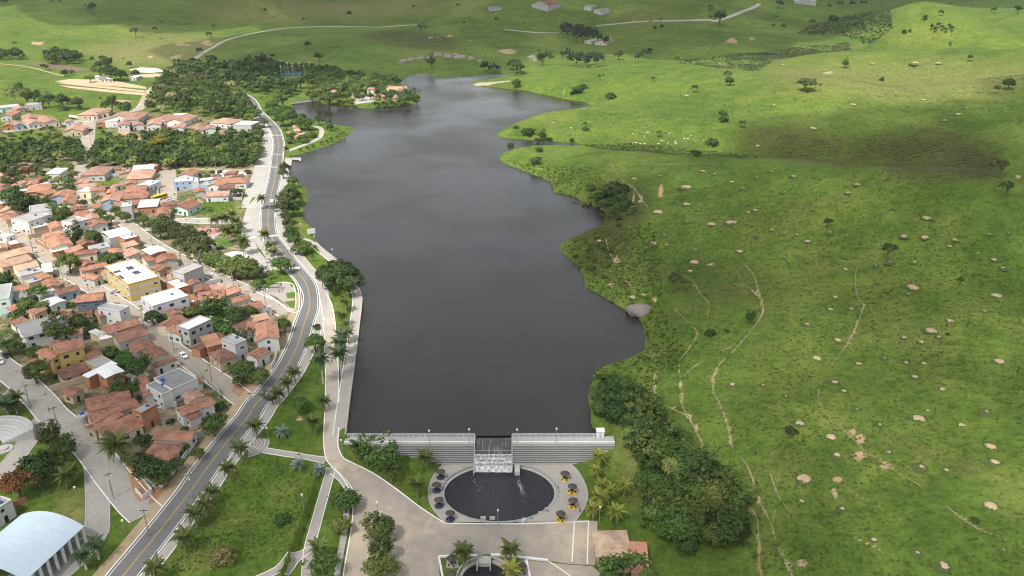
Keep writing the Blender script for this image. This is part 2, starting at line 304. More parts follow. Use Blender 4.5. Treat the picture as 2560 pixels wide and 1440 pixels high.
L_palm = leaf_mat('palm_leaves', (.042,.066,.017), (.090,.120,.030), (.180,.186,.048))
L_lime = leaf_mat('palm_leaves_lime', (.120,.150,.027), (.240,.270,.048), (.420,.390,.090))
L_royal = leaf_mat('royal_palm_leaves', (.030,.060,.024), (.066,.108,.048), (.120,.168,.072))
L_silver = leaf_mat('silver_palm_leaves', (.12,.16,.13), (.2,.25,.21), (.3,.35,.3))

# ------------------------------------------------------------------ objects
def setp(o, label=None, cat=None, group=None, kind=None):
    if label: o['label'] = label
    if cat: o['category'] = cat
    if group: o['group'] = group
    if kind: o['kind'] = kind
    return o
def link(o, parent=None):
    COL.objects.link(o)
    if parent is not None: o.parent = parent
    return o
def mesh(name, verts, faces, mats, midx=None, smooth=False, uv=None):
    me = bpy.data.meshes.new(name); me.from_pydata([tuple(map(float, v)) for v in verts], [], [tuple(f) for f in faces])
    for m in (mats if isinstance(mats, (list, tuple)) else [mats]): me.materials.append(m)
    if midx: me.polygons.foreach_set('material_index', midx)
    if smooth: me.polygons.foreach_set('use_smooth', [True] * len(me.polygons))
    me.update(); return me
def obj(name, me, parent=None, loc=None, rotz=None, scale=None):
    o = bpy.data.objects.new(name, me); link(o, parent)
    if loc is not None: o.location = tuple(map(float, loc))
    if rotz is not None: o.rotation_euler = (0, 0, rotz)
    if scale is not None: o.scale = (scale,) * 3 if isinstance(scale, (int, float)) else scale
    return o
def thing(name, label, cat, loc, rotz=0.0, group=None, scale=None):
    o = bpy.data.objects.new(name, None); link(o); o.location = tuple(map(float, loc)); o.rotation_euler = (0, 0, rotz); o.empty_display_size = .5
    if scale: o.scale = (scale,) * 3
    return setp(o, label, cat, group)
def dup(root, loc, rotz=0.0, scale=None, label=None, group=None):
    r = root.copy(); COL.objects.link(r); r.location = tuple(map(float, loc)); r.rotation_euler = (0, 0, rotz)
    if scale: r.scale = (scale,) * 3
    if label: r['label'] = label
    if group: r['group'] = group
    for ch in root.children:
        c = ch.copy(); COL.objects.link(c); c.parent = r
        for g in ch.children:
            d = g.copy(); COL.objects.link(d); d.parent = c
    return r
class MB:
    def __init__(s): s.v = []; s.f = []; s.m = []
    def add(s, v, f, mi=0):
        n = len(s.v); s.v += [tuple(p) for p in v]; s.f += [tuple(i + n for i in q) for q in f]; s.m += [mi] * len(f); return s
    def box(s, x0, y0, z0, x1, y1, z1, mi=0):
        return s.add([(x0,y0,z0),(x1,y0,z0),(x1,y1,z0),(x0,y1,z0),(x0,y0,z1),(x1,y0,z1),(x1,y1,z1),(x0,y1,z1)],
                     [(0,3,2,1),(4,5,6,7),(0,1,5,4),(1,2,6,5),(2,3,7,6),(3,0,4,7)], mi)
    def cyl(s, p, q, r0, r1, n=8, mi=0, cap=True):
        p = Vector(p); q = Vector(q); d = (q - p).normalized(); a = d.orthogonal().normalized(); b = d.cross(a); vv = []
        for c, r in ((p, r0), (q, r1)):
            for k in range(n): t = 2 * math.pi * k / n; vv.append(tuple(c + a * (math.cos(t) * r) + b * (math.sin(t) * r)))
        ff = [(k, (k + 1) % n, n + (k + 1) % n, n + k) for k in range(n)]
        if cap: ff += [tuple(range(n - 1, -1, -1)), tuple(range(n, 2 * n))]
        return s.add(vv, ff, mi)
    def tube(s, pts, rs, n=6, mi=0):
        for i in range(len(pts) - 1): s.cyl(pts[i], pts[i + 1], rs[i], rs[i + 1], n, mi, i == len(pts) - 2)
        return s
    def mesh(s, name, mats, smooth=False): return mesh(name, s.v, s.f, mats, s.m, smooth)
ORD = ['nearest', 'second nearest', 'third nearest', 'fourth nearest', 'fifth nearest', 'sixth nearest', 'seventh nearest', 'eighth nearest', 'ninth nearest', 'tenth nearest']
def ordinal(i):
    return ORD[i] if i < len(ORD) else ('%d%s nearest' % (i + 1, 'th' if 10 <= (i + 1) % 100 <= 20 else {1: 'st', 2: 'nd', 3: 'rd'}.get((i + 1) % 10, 'th')))
LAND = [('yellow flat-roofed building', 325, 690), ('blue-grey house', 215, 745), ('two-storey yellow house', 165, 890), ('large grey-roofed hall', 110, 825), ('white pool house', 430, 970),
        ('huge pale-blue arched roof', 80, 1330), ('fan-shaped stair', 635, 1115), ('grey two-storey box house', 585, 865), ('roundabout tree', 700, 660), ('triangular traffic garden', 705, 725),
        ('pink paved square', 500, 590), ('white modern house block', 85, 545), ('white curved carport roof', 290, 585), ('yellow bus', 397, 498), ('wooden pier', 728, 403), ('tall blank concrete block', 607, 315),
        ('forked top street', 222, 300), ('white wedge-roofed building', 128, 430), ('brick house beside the pool', 375, 1025), ('umbrella-shaped rain tree', 820, 690), ('dam spillway', 1233, 1130),
        ('round pond', 1248, 1235), ('hip-roofed house below the dam', 1550, 1370), ('island village hall', 990, 225), ('thatched lakeside pavilions', 750, 330), ('grey shoreline boulder', 1603, 768),
        ('headland tip', 1290, 395), ('ploughed strips', 250, 215), ('white gravel yard', 365, 178), ('sports court', 740, 180), ('rock outcrop by the water', 1080, 145), ('eucalyptus grove farm', 1460, 75),
        ('far winding road', 600, 90), ('upper right hill crest', 2350, 90), ('cattle herd', 1660, 355), ('broad hilltop tree', 2015, 206), ('pale-trunked hill tree', 2072, 560), ('bottom right corner', 2500, 1400), ('red path fork', 1730, 1050), ('pond plaza parasols', 1415, 1240)]
LAND3 = None
PEND = {}
def pend(o, cat, desc, pos, tail='the'):
    global LAND3
    if LAND3 is None: LAND3 = [(n, GP3(x, y)) for n, x, y in LAND]
    k = min(range(len(LAND3)), key=lambda i: np.hypot(*(LAND3[i][1][:2] - np.asarray(pos)[:2])))
    PEND.setdefault((cat, k), []).append((float(np.hypot(*(LAND3[k][1][:2] - np.asarray(pos)[:2]))), o, desc))
def flush():
    for (cat, k), lst in PEND.items():
        lst.sort(key=lambda t: t[0])
        for i, (d, o, desc) in enumerate(lst): o['label'] = '%s, %s %s to the %s' % (desc, ordinal(i), cat, LAND3[k][0])
# ------------------------------------------------------------------ ground sheet with grass / soil / lawn masks
gpx, gpy = proj(GP[:, 0], GP[:, 1], GZ.ravel())
jx = gpx + fbm(GP[:, 0], GP[:, 1], 14, 3) * 26; jy = gpy + fbm(GP[:, 0] + 900, GP[:, 1], 14, 3) * 16
JP = np.stack([jx, jy], 1); PP = np.stack([gpx, gpy], 1)
def pm(poly, jit=True): return inside(JP if jit else PP, poly).astype(float)
soil = np.zeros(len(GP)); lush = np.zeros(len(GP)); scrub = np.zeros(len(GP)); town = np.zeros(len(GP)); dry = np.zeros(len(GP))
town = np.maximum(town, pm([(-900,300),(0,335),(60,325),(160,300),(230,270),(300,282),(420,280),(560,300),(640,300),(670,340),(640,430),(610,520),(600,600),(660,700),(740,780),(740,830),(690,930),(620,1010),(560,1090),(480,1180),(400,1270),(300,1250),(200,1150),(60,1000),(-900,1200)]))
for p in ([(0,335),(140,320),(200,330),(200,360),(60,385),(0,385)], [(235,305),(300,340),(260,362),(225,365)], [(80,300),(170,262),(300,268),(230,285),(150,310)], [(215,445),(305,440),(300,468),(230,470)], [(450,500),(500,480),(600,500),(600,535),(500,545)],
          [(420,420),(540,412),(540,440),(430,445)], [(440,760),(610,770),(600,840),(520,830)], [(230,830),(330,860),(360,940),(300,930)], [(20,740),(130,700),(140,770),(40,790)], [(240,1110),(300,1130),(420,1200),(380,1230),(300,1170)]):
    m = pm(p); town *= (1 - m); lush = np.maximum(lush, m * .75)
LAWNS = [[(660,1090),(700,1000),(800,830),(780,700),(700,600),(690,540),(700,440),(760,450),(790,600),(905,760),(900,900),(862,1100),(815,1150)], [(380,1440),(560,1200),(640,1120),(830,1165),(760,1440),(760,1700),(200,1700)],
         [(862,1110),(1120,1165),(1070,1230),(1110,1310),(880,1160)], [(1420,1150),(1540,1100),(1570,1150),(1600,1330),(1440,1300)], [(715,370),(800,300),(885,318),(850,360),(725,392)], [(790,255),(1060,240),(1000,275),(820,275)], [(610,240),(690,250),(660,285)],
         [(0,150),(160,165),(160,200),(400,215),(330,260),(0,250)], [(640,490),(660,490),(650,640),(690,640),(660,680)], [(650,700),(740,700),(745,790)], [(0,1030),(100,1040),(60,1130),(0,1150)], [(110,1130),(215,1120),(215,1290),(100,1320)], [(270,1250),(330,1300),(340,1440),(210,1440)]]
for p in LAWNS: m = pm(p); lush = np.maximum(lush, m); town *= (1 - m)
shore = np.clip(1 - gd / 9.0, 0, 1) * (~gin) * (GP[:, 0] > -20); lush = np.maximum(lush, shore * .9)
# the wet green flats at the foot of the hill and the darker cattle terraces
for p, a in (([(1480,930),(1640,860),(1700,800),(1620,770),(1760,900),(1640,980)], .7), ([(1440,352),(1800,385),(2000,395),(1700,395),(1450,366)], .6), ([(1250,400),(1420,370),(1560,440),(1400,470)], .5)):
    lush = np.maximum(lush, pm(p) * a)
for p, a in (([(2180,335),(2350,325),(2520,370),(2500,450),(2300,445),(2150,405)], 1.0), ([(1820,305),(2000,320),(2160,350),(2160,425),(1900,395)], .85), ([(1500,352),(1700,366),(1900,378),(1900,400),(1650,388),(1470,368)], .7), ([(1660,640),(1900,640),(2050,740),(1800,800),(1640,720)], .42), ([(1440,480),(1600,450),(1640,520),(1560,640),(1470,720),(1420,640)], .7),
             ([(1780,160),(2060,118),(2130,100),(2140,130),(1960,150),(1820,168)], .5), ([(2000,60),(2200,20),(2300,50),(2120,90),(1990,85)], .7), ([(860,85),(1000,70),(1150,90),(1150,130),(980,125)], .6), ([(500,150),(620,110),(660,150),(560,170)], .35), ([(1620,1010),(1700,1030),(1860,1250),(1850,1400),(1670,1390),(1640,1150)], .4)):
    scrub = np.maximum(scrub, pm(p) * a)
dry = np.maximum(dry, pm([(450,20),(1000,8),(1280,15),(760,44),(560,45)]) * .8); dry = np.maximum(dry, pm([(1480,25),(1660,28),(1780,50),(1560,50)]) * .6)
dry = np.maximum(dry, pm([(420,90),(560,95),(480,160),(300,165),(200,120)]) * .55); dry = np.maximum(dry, pm([(1900,170),(2350,150),(2560,170),(2560,240),(2250,250),(1950,210)]) * .4)
dry = np.maximum(dry, pm([(1560,1000),(1610,1100),(1620,1300),(1560,1200)]) * .6); dry = np.maximum(dry, pm([(140,1250),(220,1230),(220,1320),(160,1330)]) * .8)
SOILS = [(95,107,22,5),(1265,128,34,7),(1830,103,22,9),(1880,95,14,4),(2070,180,22,5),(1805,160,16,5),(455,110,26,8),(440,142,24,6),(520,108,26,6),(375,142,12,4),(315,143,10,4),(1075,92,10,3),(1098,97,8,3),(1125,92,8,3),(1170,102,10,4),(1450,103,8,3),
         (300,252,50,6),(1655,478,10,24),(1600,498,8,18),(1540,652,14,20),(1523,710,14,10),(1570,706,10,10),(1640,752,12,8),(1725,1045,14,14),(1690,1022,26,8),(1740,1073,9,14),(1708,1098,7,18),(2150,1095,20,18),(2150,1138,26,18),(2215,1165,18,8),(2100,1200,20,12),(2085,1230,9,20),(1690,1060,12,8),
         (1265,1006,0,0),(745,1046,18,10),(760,885,24,10),(640,465,10,10),(570,528,16,6),(2000,1410,20,14),(2130,1075,14,10),(2065,1090,10,10),(1770,660,18,5),(1310,255,6,3),(1415,225,10,3),(2545,440,14,8)]
for x, y, rx, ry in SOILS:
    if rx: soil = np.maximum(soil, np.clip(1.45 - 1.25 * np.sqrt(((jx - x) / rx) ** 2 + ((jy - y) / ry) ** 2), 0, 1) * .9)
TRAILS = [('p', [(1862,663),(1882,684),(1895,722),(1909,771),(1899,799),(1852,858),(1800,910),(1781,945),(1785,982),(1807,1027),(1821,1069),(1830,1117),(1864,1159),(1882,1200),(1901,1256),(1931,1320),(1939,1361),(1980,1440),(2010,1500)], .8),
 ('p', [(1840,860),(1757,902),(1702,952),(1704,1009),(1725,1050),(1740,1076),(1762,1121),(1796,1159),(1807,1189),(1837,1219),(1886,1282),(1896,1331),(1903,1440)], .8),
 ('p', [(1640,930),(1635,956),(1642,997),(1684,1024),(1717,1039),(1728,1050)], 1.0), ('p', [(1515,597),(1523,631),(1548,672),(1569,706),(1598,739),(1657,747),(1698,785),(1736,822),(1742,835),(1723,872),(1698,906),(1702,956)], .75),
 ('p', [(1682,677),(1732,702),(1748,731),(1773,760),(1769,793)], .65), ('p', [(2144,660),(2138,698),(2144,743),(2158,767),(2133,833),(2112,868),(2071,924),(2050,965),(2046,1000),(2070,1040),(2108,1075),(2140,1105),(2165,1130),(2250,1185),(2300,1215),(2370,1270),(2440,1320),(2520,1350),(2570,1375)], .7),
 ('p', [(1527,410),(1565,456),(1586,472),(1605,500),(1622,520)], .8), ('p', [(1586,472),(1582,500),(1579,522)], .8), ('c25', [(1140,820),(1240,960),(1400,1090),(1640,1230),(1900,1350),(2180,1420)], .45), ('c25', [(560,560),(730,680),(880,770),(1100,930),(1400,1100)], .4), ('c25', [(360,700),(410,840),(470,940),(555,1035)], .6), ('c25', [(410,840),(380,1000),(390,1160)], .5),
 ('c25', [(590,820),(800,980),(1000,1160),(1230,1310)], .4), ('c25', [(1190,110),(1160,180),(1090,290)], .5), ('c25', [(400,1210),(540,1330),(640,1440)], .35), ('c24', [(630,530),(680,650),(700,760),(720,860)], .5), ('c24', [(150,600),(230,650),(280,710)], .6), ('c22', [(890,600),(940,690),(1000,735)], .5), ('c24', [(550,770),(560,830),(540,950)], .4)]
for c_, pts, w_ in TRAILS:
    ln_ = [GP3(*p)[:2] for p in X2P(c_, pts)]; near_ = (np.abs(GP[:, 0] - np.mean([q[0] for q in ln_])) < 120) & (np.abs(GP[:, 1] - np.mean([q[1] for q in ln_])) < 140)
    dd = segdist(GP[near_] + np.stack([fbm(GP[near_, 0], GP[near_, 1], 6, 2) * 2.2] * 2, 1), ln_, False); soil[near_] = np.maximum(soil[near_], np.clip(1.15 - dd / (.5 + w_ * .55), 0, 1) * (.62 if w_ > .55 else .5) * (.6 + .8 * vnoise(GP[near_, 0] / 9, GP[near_, 1] / 9)))
RED = [[(310,1155),(350,1190),(430,1200),(520,1100),(560,1050),(590,1060),(480,1190),(400,1270),(340,1250)], [(585,960),(640,960),(660,980),(625,1010),(580,980)], [(690,850),(720,830),(735,850),(690,910)]]
for p in RED: m = pm(p); soil = np.maximum(soil, m); town *= (1 - m)
def blur(x, n=3, k=2):
    y = x.reshape(NV, NU).copy()
    for _ in range(n):
        for ax in (0, 1): y = sum(np.roll(y, s, ax) for s in range(-k, k + 1)) / (2 * k + 1)
    return y.ravel()
scrub = blur(scrub, 3, 3); dry = blur(dry, 3, 3); lush = blur(lush, 1, 1); town = blur(town, 1, 2)
gr, N, L, B = nodes_of('grassland')
P = N.new('ShaderNodeNewGeometry').outputs['Position']
def attr(n):
    a = N.new('ShaderNodeAttribute'); a.attribute_name = n; return a.outputs['Fac']
nb = noise(N, L, .012, P, 4, .6); nm = noise(N, L, .07, P, 5, .65); nf = noise(N, L, .9, P, 5, .7); nt = noise(N, L, .32, P, 4, .6)
base = ramp(N, [(.35, (.052,.09,.016)), (.5, (.088,.134,.024)), (.64, (.14,.176,.037))]); L.new(mth(N, L, 'ADD', mth(N, L, 'MULTIPLY', nb.outputs[0], .5), mth(N, L, 'MULTIPLY', nm.outputs[0], .5)), base.inputs[0])
tuft = ramp(N, [(.36, (.42,.48,.38)), (.48, (.92,.95,.88)), (.62, (1.32,1.28,1.15))]); L.new(mth(N, L, 'ADD', mth(N, L, 'MULTIPLY', nf.outputs[0], .55), mth(N, L, 'MULTIPLY', nt.outputs[0], .45)), tuft.inputs[0])
lcol = ramp(N, [(.35, (.058,.105,.017)), (.52, (.085,.135,.022)), (.68, (.135,.155,.04))]); L.new(nm.outputs[0], lcol.inputs[0])
tcol = ramp(N, [(.44, (.085,.10,.035)), (.52, (.22,.17,.115)), (.66, (.36,.285,.21))]); L.new(mth(N, L, 'ADD', mth(N, L, 'MULTIPLY', nm.outputs[0], .5), mth(N, L, 'MULTIPLY', nt.outputs[0], .5)), tcol.inputs[0])
# terracettes: thin dark lines that wander along the contour
wv = N.new('ShaderNodeTexWave'); wv.bands_direction = 'Y'; wv.inputs['Scale'].default_value = .14; wv.inputs['Distortion'].default_value = 14; wv.inputs['Detail'].default_value = 3; wv.inputs['Detail Scale'].default_value = .6; L.new(P, wv.inputs['Vector'])
scol = mixc(N, L, wv.outputs['Fac'], (.030,.037,.012), (.075,.075,.024))
c = mixc(N, L, attr('lush'), base.outputs[0], lcol.outputs[0])
nd = noise(N, L, .045, P, 6, .7); rd = ramp(N, [(.53, (0,0,0)), (.68, (1,1,1))]); L.new(nd.outputs[0], rd.inputs[0])
c = mixc(N, L, mth(N, L, 'MULTIPLY', rd.outputs[0], .38), c, (.15,.14,.05))
c = mixc(N, L, attr('dry'), c, (.22,.185,.085))
ssc = ramp(N, [(.25, (0,0,0)), (.8, (1,1,1))]); L.new(mth(N, L, 'ADD', mth(N, L, 'MULTIPLY', attr('scrub'), .75), mth(N, L, 'SUBTRACT', nm.outputs[0], .3)), ssc.inputs[0])
c = mixc(N, L, mth(N, L, 'MULTIPLY', ssc.outputs[0], mth(N, L, 'MINIMUM', mth(N, L, 'MULTIPLY', attr('scrub'), 2.0), 1.0)), c, scol)
c = mixc(N, L, .9, c, tuft.outputs[0], 'MULTIPLY')
c = mixc(N, L, attr('town'), c, tcol.outputs[0])
ssel = ramp(N, [(.42, (0,0,0)), (.58, (1,1,1))]); L.new(mth(N, L, 'ADD', mth(N, L, 'SUBTRACT', mth(N, L, 'MULTIPLY', attr('soil'), .62), .42), mth(N, L, 'ADD', mth(N, L, 'MULTIPLY', nt.outputs[0], .55), mth(N, L, 'MULTIPLY', nm.outputs[0], .55))), ssel.inputs[0])
scl = ramp(N, [(.35, (.29,.2,.115)), (.65, (.44,.325,.205))]); L.new(nf.outputs[0], scl.inputs[0])
c = mixc(N, L, ssel.outputs[0], c, scl.outputs[0])
L.new(c, B.inputs['Base Color']); B.inputs['Roughness'].default_value = .95; B.inputs['Specular IOR Level'].default_value = .1
bp = N.new('ShaderNodeBump'); bp.inputs['Strength'].default_value = .8; bp.inputs['Distance'].default_value = .5
L.new(mth(N, L, 'ADD', nf.outputs[0], nt.outputs[0]), bp.inputs['Height']); L.new(bp.outputs[0], B.inputs['Normal'])
gv = np.column_stack([GP, GZ.ravel()])
ii = (np.arange(NV - 1)[:, None] * NU + np.arange(NU - 1)[None, :]).ravel()
gf = np.stack([ii, ii + 1, ii + NU + 1, ii + NU], 1)
gm = bpy.data.meshes.new('ground'); gm.vertices.add(len(gv)); gm.vertices.foreach_set('co', gv.ravel()); gm.loops.add(gf.size); gm.loops.foreach_set('vertex_index', gf.ravel().astype(np.int32))
gm.polygons.add(len(gf)); gm.polygons.foreach_set('loop_start', np.arange(0, gf.size, 4, dtype=np.int32)); gm.polygons.foreach_set('loop_total', np.full(len(gf), 4, np.int32)); gm.polygons.foreach_set('use_smooth', np.ones(len(gf), bool))
gm.update(calc_edges=True); gm.validate()
for n_, a_ in (('soil', soil), ('lush', lush), ('scrub', scrub), ('town', town), ('dry', dry)):
    at = gm.attributes.new(n_, 'FLOAT', 'POINT'); at.data.foreach_set('value', a_.astype(np.float32))
gm.materials.append(gr); setp(obj('ground', gm), kind='structure')
# land behind and beside the camera, out of the picture
bk = mesh('ground_behind', [(-900,-700,-6),(900,-700,-6),(900,87,-6.2),(-900,87,-6.2)], [(0,1,2,3)], gr); setp(obj('ground_behind_camera', bk), kind='structure')

# ------------------------------------------------------------------ lake, pond
def water_mat(name, col, rough, s1, st, dist=.3):
    m, N, L, B = nodes_of(name); P = N.new('ShaderNodeNewGeometry').outputs['Position']
    B.inputs['Base Color'].default_value = (*col, 1); B.inputs['Roughness'].default_value = rough; B.inputs['IOR'].default_value = 1.333; B.inputs['Specular IOR Level'].default_value = .5
    mp = N.new('ShaderNodeMapping'); mp.inputs['Scale'].default_value = (1, 1.8, 1); L.new(P, mp.inputs['Vector'])
    a = noise(N, L, s1, mp.outputs[0], 5, .75); b2 = noise(N, L, s1 * .12, mp.outputs[0], 3, .6); patch = noise(N, L, .012, P, 3, .6)
    pr = ramp(N, [(.38, (.25,)*3), (.62, (1,)*3)]); L.new(patch.outputs[0], pr.inputs[0])
    bmp = N.new('ShaderNodeBump'); bmp.inputs['Distance'].default_value = dist
    L.new(mth(N, L, 'MULTIPLY', pr.outputs[0], st), bmp.inputs['Strength']); L.new(mth(N, L, 'ADD', mth(N, L, 'MULTIPLY', pr.outputs[0], .07), rough * .6), B.inputs['Roughness'])
    L.new(mth(N, L, 'ADD', a.outputs[0], b2.outputs[0]), bmp.inputs['Height']); L.new(bmp.outputs[0], B.inputs['Normal'])
    return m
M_lake = water_mat('lake_water', (.021,.0175,.0165), .07, .8, .85)
M_pond = water_mat('pond_water', (.02,.021,.027), .05, 1.6, 1.0, .9)
lk = [Vector((x, y)) for x, y in LAKE]; ctr = LAKE.mean(0)
big = []
for i, p in enumerate(LAKE):                        # spread the sheet under the banks
    a = LAKE[i - 1]; b = LAKE[(i + 1) % len(LAKE)]; t = b - a; nrm = np.array([t[1], -t[0]]); nrm /= max(np.hypot(*nrm), 1e-6)
    q = p + nrm * 1.2
    if inside(np.array([q]), LAKE)[0]: q = p - nrm * 1.2
    big.append(q if 0 < i < len(LAKE) - 1 else p)
r_ = delaunay_2d_cdt([Vector(map(float, p)) for p in big], [(i, (i + 1) % len(big)) for i in range(len(big))], [], 1, 1e-4)
setp(obj('lake_water', mesh('lake', [(v.x, v.y, 0) for v in r_[0]], r_[2], M_lake)), kind='structure')

# ------------------------------------------------------------------ draped ribbons and patches
def smooth_line(pts, step=2.0, closed=False):
    pts = [np.asarray(p, float) for p in pts]
    if len(pts) < 3: P0 = pts
    else:
        P0 = []
        for i in range(len(pts) - 1):
            p0 = pts[max(i - 1, 0)]; p1 = pts[i]; p2 = pts[i + 1]; p3 = pts[min(i + 2, len(pts) - 1)]
            for t in np.linspace(0, 1, 10, endpoint=False):
                P0.append(.5 * (2 * p1 + (p2 - p0) * t + (2 * p0 - 5 * p1 + 4 * p2 - p3) * t * t + (3 * p1 - p0 - 3 * p2 + p3) * t ** 3))
        P0.append(pts[-1])
    out = [P0[0]]; acc = 0
    for a, b in zip(P0[:-1], P0[1:]):
        d = np.hypot(*(b - a)); acc += d
        if acc >= step: out.append(b); acc = 0
    if np.hypot(*(out[-1] - P0[-1])) > .3: out.append(P0[-1])
    return np.array(out)
def world_line(crop, pts, step=2.0): return smooth_line([GP3(*p)[:2] for p in X2P(crop, pts)], step)
def normals(l):
    t = np.gradient(l, axis=0); t /= np.maximum(np.hypot(t[:, 0], t[:, 1]), 1e-6)[:, None]; return np.stack([-t[:, 1], t[:, 0]], 1)
def ribbon(name, l, w, m, off=.07, parent=None, jitter=0.0, kind='structure', zf=None, nw=None, gap=0.0):
    n = normals(l); nw = nw or max(1, int(math.ceil(w / 2.0))); v = []; f = []
    for i in range(len(l)):
        ww = w * (1 + (rnd.random() - .5) * jitter)
        for k in range(nw + 1):
            p = l[i] + n[i] * ww * (k / nw - .5); v.append((p[0], p[1], float(zf(p) if zf else HT(*p)) + off))
    for i in range(len(l) - 1):
        if gap and i and vnoise(np.array(l[i][0] / 5.0), np.array(l[i][1] / 5.0)) < gap: continue
        for k in range(nw): a = i * (nw + 1) + k; f.append((a, a + nw + 1, a + nw + 2, a + 1))
    me = mesh(name, v, f, m, smooth=True); me.flip_normals() if me.polygons[0].normal.z < 0 else None
    o = obj(name, me, parent); return setp(o, kind=kind if parent is None else None)
def strip(name, l, w, h, m, off=.0, parent=None, kind=None, base=-.4):
    """raised kerb or low wall of box section following a line"""
    n = normals(l); v = []; f = []
    for i in range(len(l)):
        for s in (-.5, .5):
            p = l[i] + n[i] * w * s; z = float(HT(*l[i])) + off
            v += [(p[0], p[1], z + base), (p[0], p[1], z + h)]
    for i in range(len(l) - 1):
        a = i * 4; b = a + 4; f += [(a + 1, a + 3, b + 3, b + 1), (a, a + 1, b + 1, b), (a + 2, b + 2, b + 3, a + 3)]
    f += [(0, 2, 3, 1), (len(v) - 4, len(v) - 3, len(v) - 1, len(v) - 2)]
    o = obj(name, mesh(name, v, f, m), parent); return setp(o, kind=kind) if parent is None else o
def patch(name, wpts, m, off=.06, cell=2.5, hole=None, z=None, parent=None, kind='structure'):
    P2 = np.asarray(wpts); n = len(P2); ed = []; vs_ = []
    for i in range(n):                              # subdivide the rim
        a, b = P2[i], P2[(i + 1) % n]; k = max(1, int(np.hypot(*(b - a)) / cell))
        for j in range(k): vs_.append(a + (b - a) * j / k)
    nb_ = len(vs_); ed = [(i, (i + 1) % nb_) for i in range(nb_)]
    x0, y0 = P2.min(0); x1, y1 = P2.max(0); gx, gy = np.meshgrid(np.arange(x0, x1, cell), np.arange(y0, y1, cell)); q = np.stack([gx.ravel(), gy.ravel()], 1)
    if len(q): q = q[inside(q, P2)]; q = q[segdist(q, vs_) > cell * .4] if len(q) else q
    allp = [Vector(map(float, p)) for p in vs_] + [Vector(map(float, p)) for p in q]
    r = delaunay_2d_cdt(allp, ed, [], 1, 1e-4); fs = r[2]; vv = [(p.x, p.y) for p in r[0]]
    if hole: fs = [t for t in fs if not hole(sum(vv[i][0] for i in t) / 3, sum(vv[i][1] for i in t) / 3)]
    zz = [(z if z is not None else float(HT(*p))) + off for p in vv]
    o = obj(name, mesh(name, [(p[0], p[1], h) for p, h in zip(vv, zz)], fs, m, smooth=True), parent); return setp(o, kind=kind if parent is None else None)
def wpoly(crop, pts): return [GP3(*p)[:2] for p in X2P(crop, pts)]

# avenue
AV = smooth_line([GP3(*p)[:2] for p in [(215,1560),(262,1500),(308,1440),(391,1338),(477,1228),(530,1154),(617,1046),(640,1010),(665,985),(715,920),(745,860),(762,805),(771,780),(774,755),(770,722),(760,700),(745,682),(727,660),(702,626),(677,592),(671,570),(670,540),(672,515),(680,477),(688,440),(693,393),(697,364),(693,339),(686,323),(672,306),(653,288),(643,277),(633,257),(620,244),(606,237)]], 2.0)
avenue = ribbon('avenue', AV, 7.6, M_asphalt, .10, nw=4)
nAV = normals(AV)
for s, w in ((3.25, .18), (-3.25, .18)): ribbon('edge_line', AV + nAV * s, w, M_white, .115, avenue, nw=1)
for s in (-.14, .14): ribbon('centre_line', AV + nAV * s, .12, M_yellow, .115, avenue, nw=1)
for s in (4.0, -4.0): strip('kerb', AV + nAV * s, .32, .2, M_white, 0, avenue)
k0 = [i for i, p in enumerate(AV) if p[1] < 215]
side = ribbon('pavement', (AV - nAV * 5.6)[:len(k0) + 60], 2.6, M_promen, .14, nw=2)
strip('kerb', (AV - nAV * 7.0)[:len(k0) + 20], .25, .2, M_white, 0, side)
up_ = [i for i, p in enumerate(AV) if 262 < p[1] < 520]; ribbon('pavement', (AV - nAV * 6.1)[up_[0]:up_[-1]], 3.8, M_parking, .10, nw=2); up_ = [i for i, p in enumerate(AV) if 330 < p[1] < 700]; ribbon('pavement', (AV + nAV * 6.3)[up_[0]:up_[-1]], 4.2, M_parking, .06, nw=2)
ribbon('dirt_verge', (AV + nAV * 5.6)[:len(k0) + 30], 2.8, M_sand, .12, nw=2, jitter=.25)
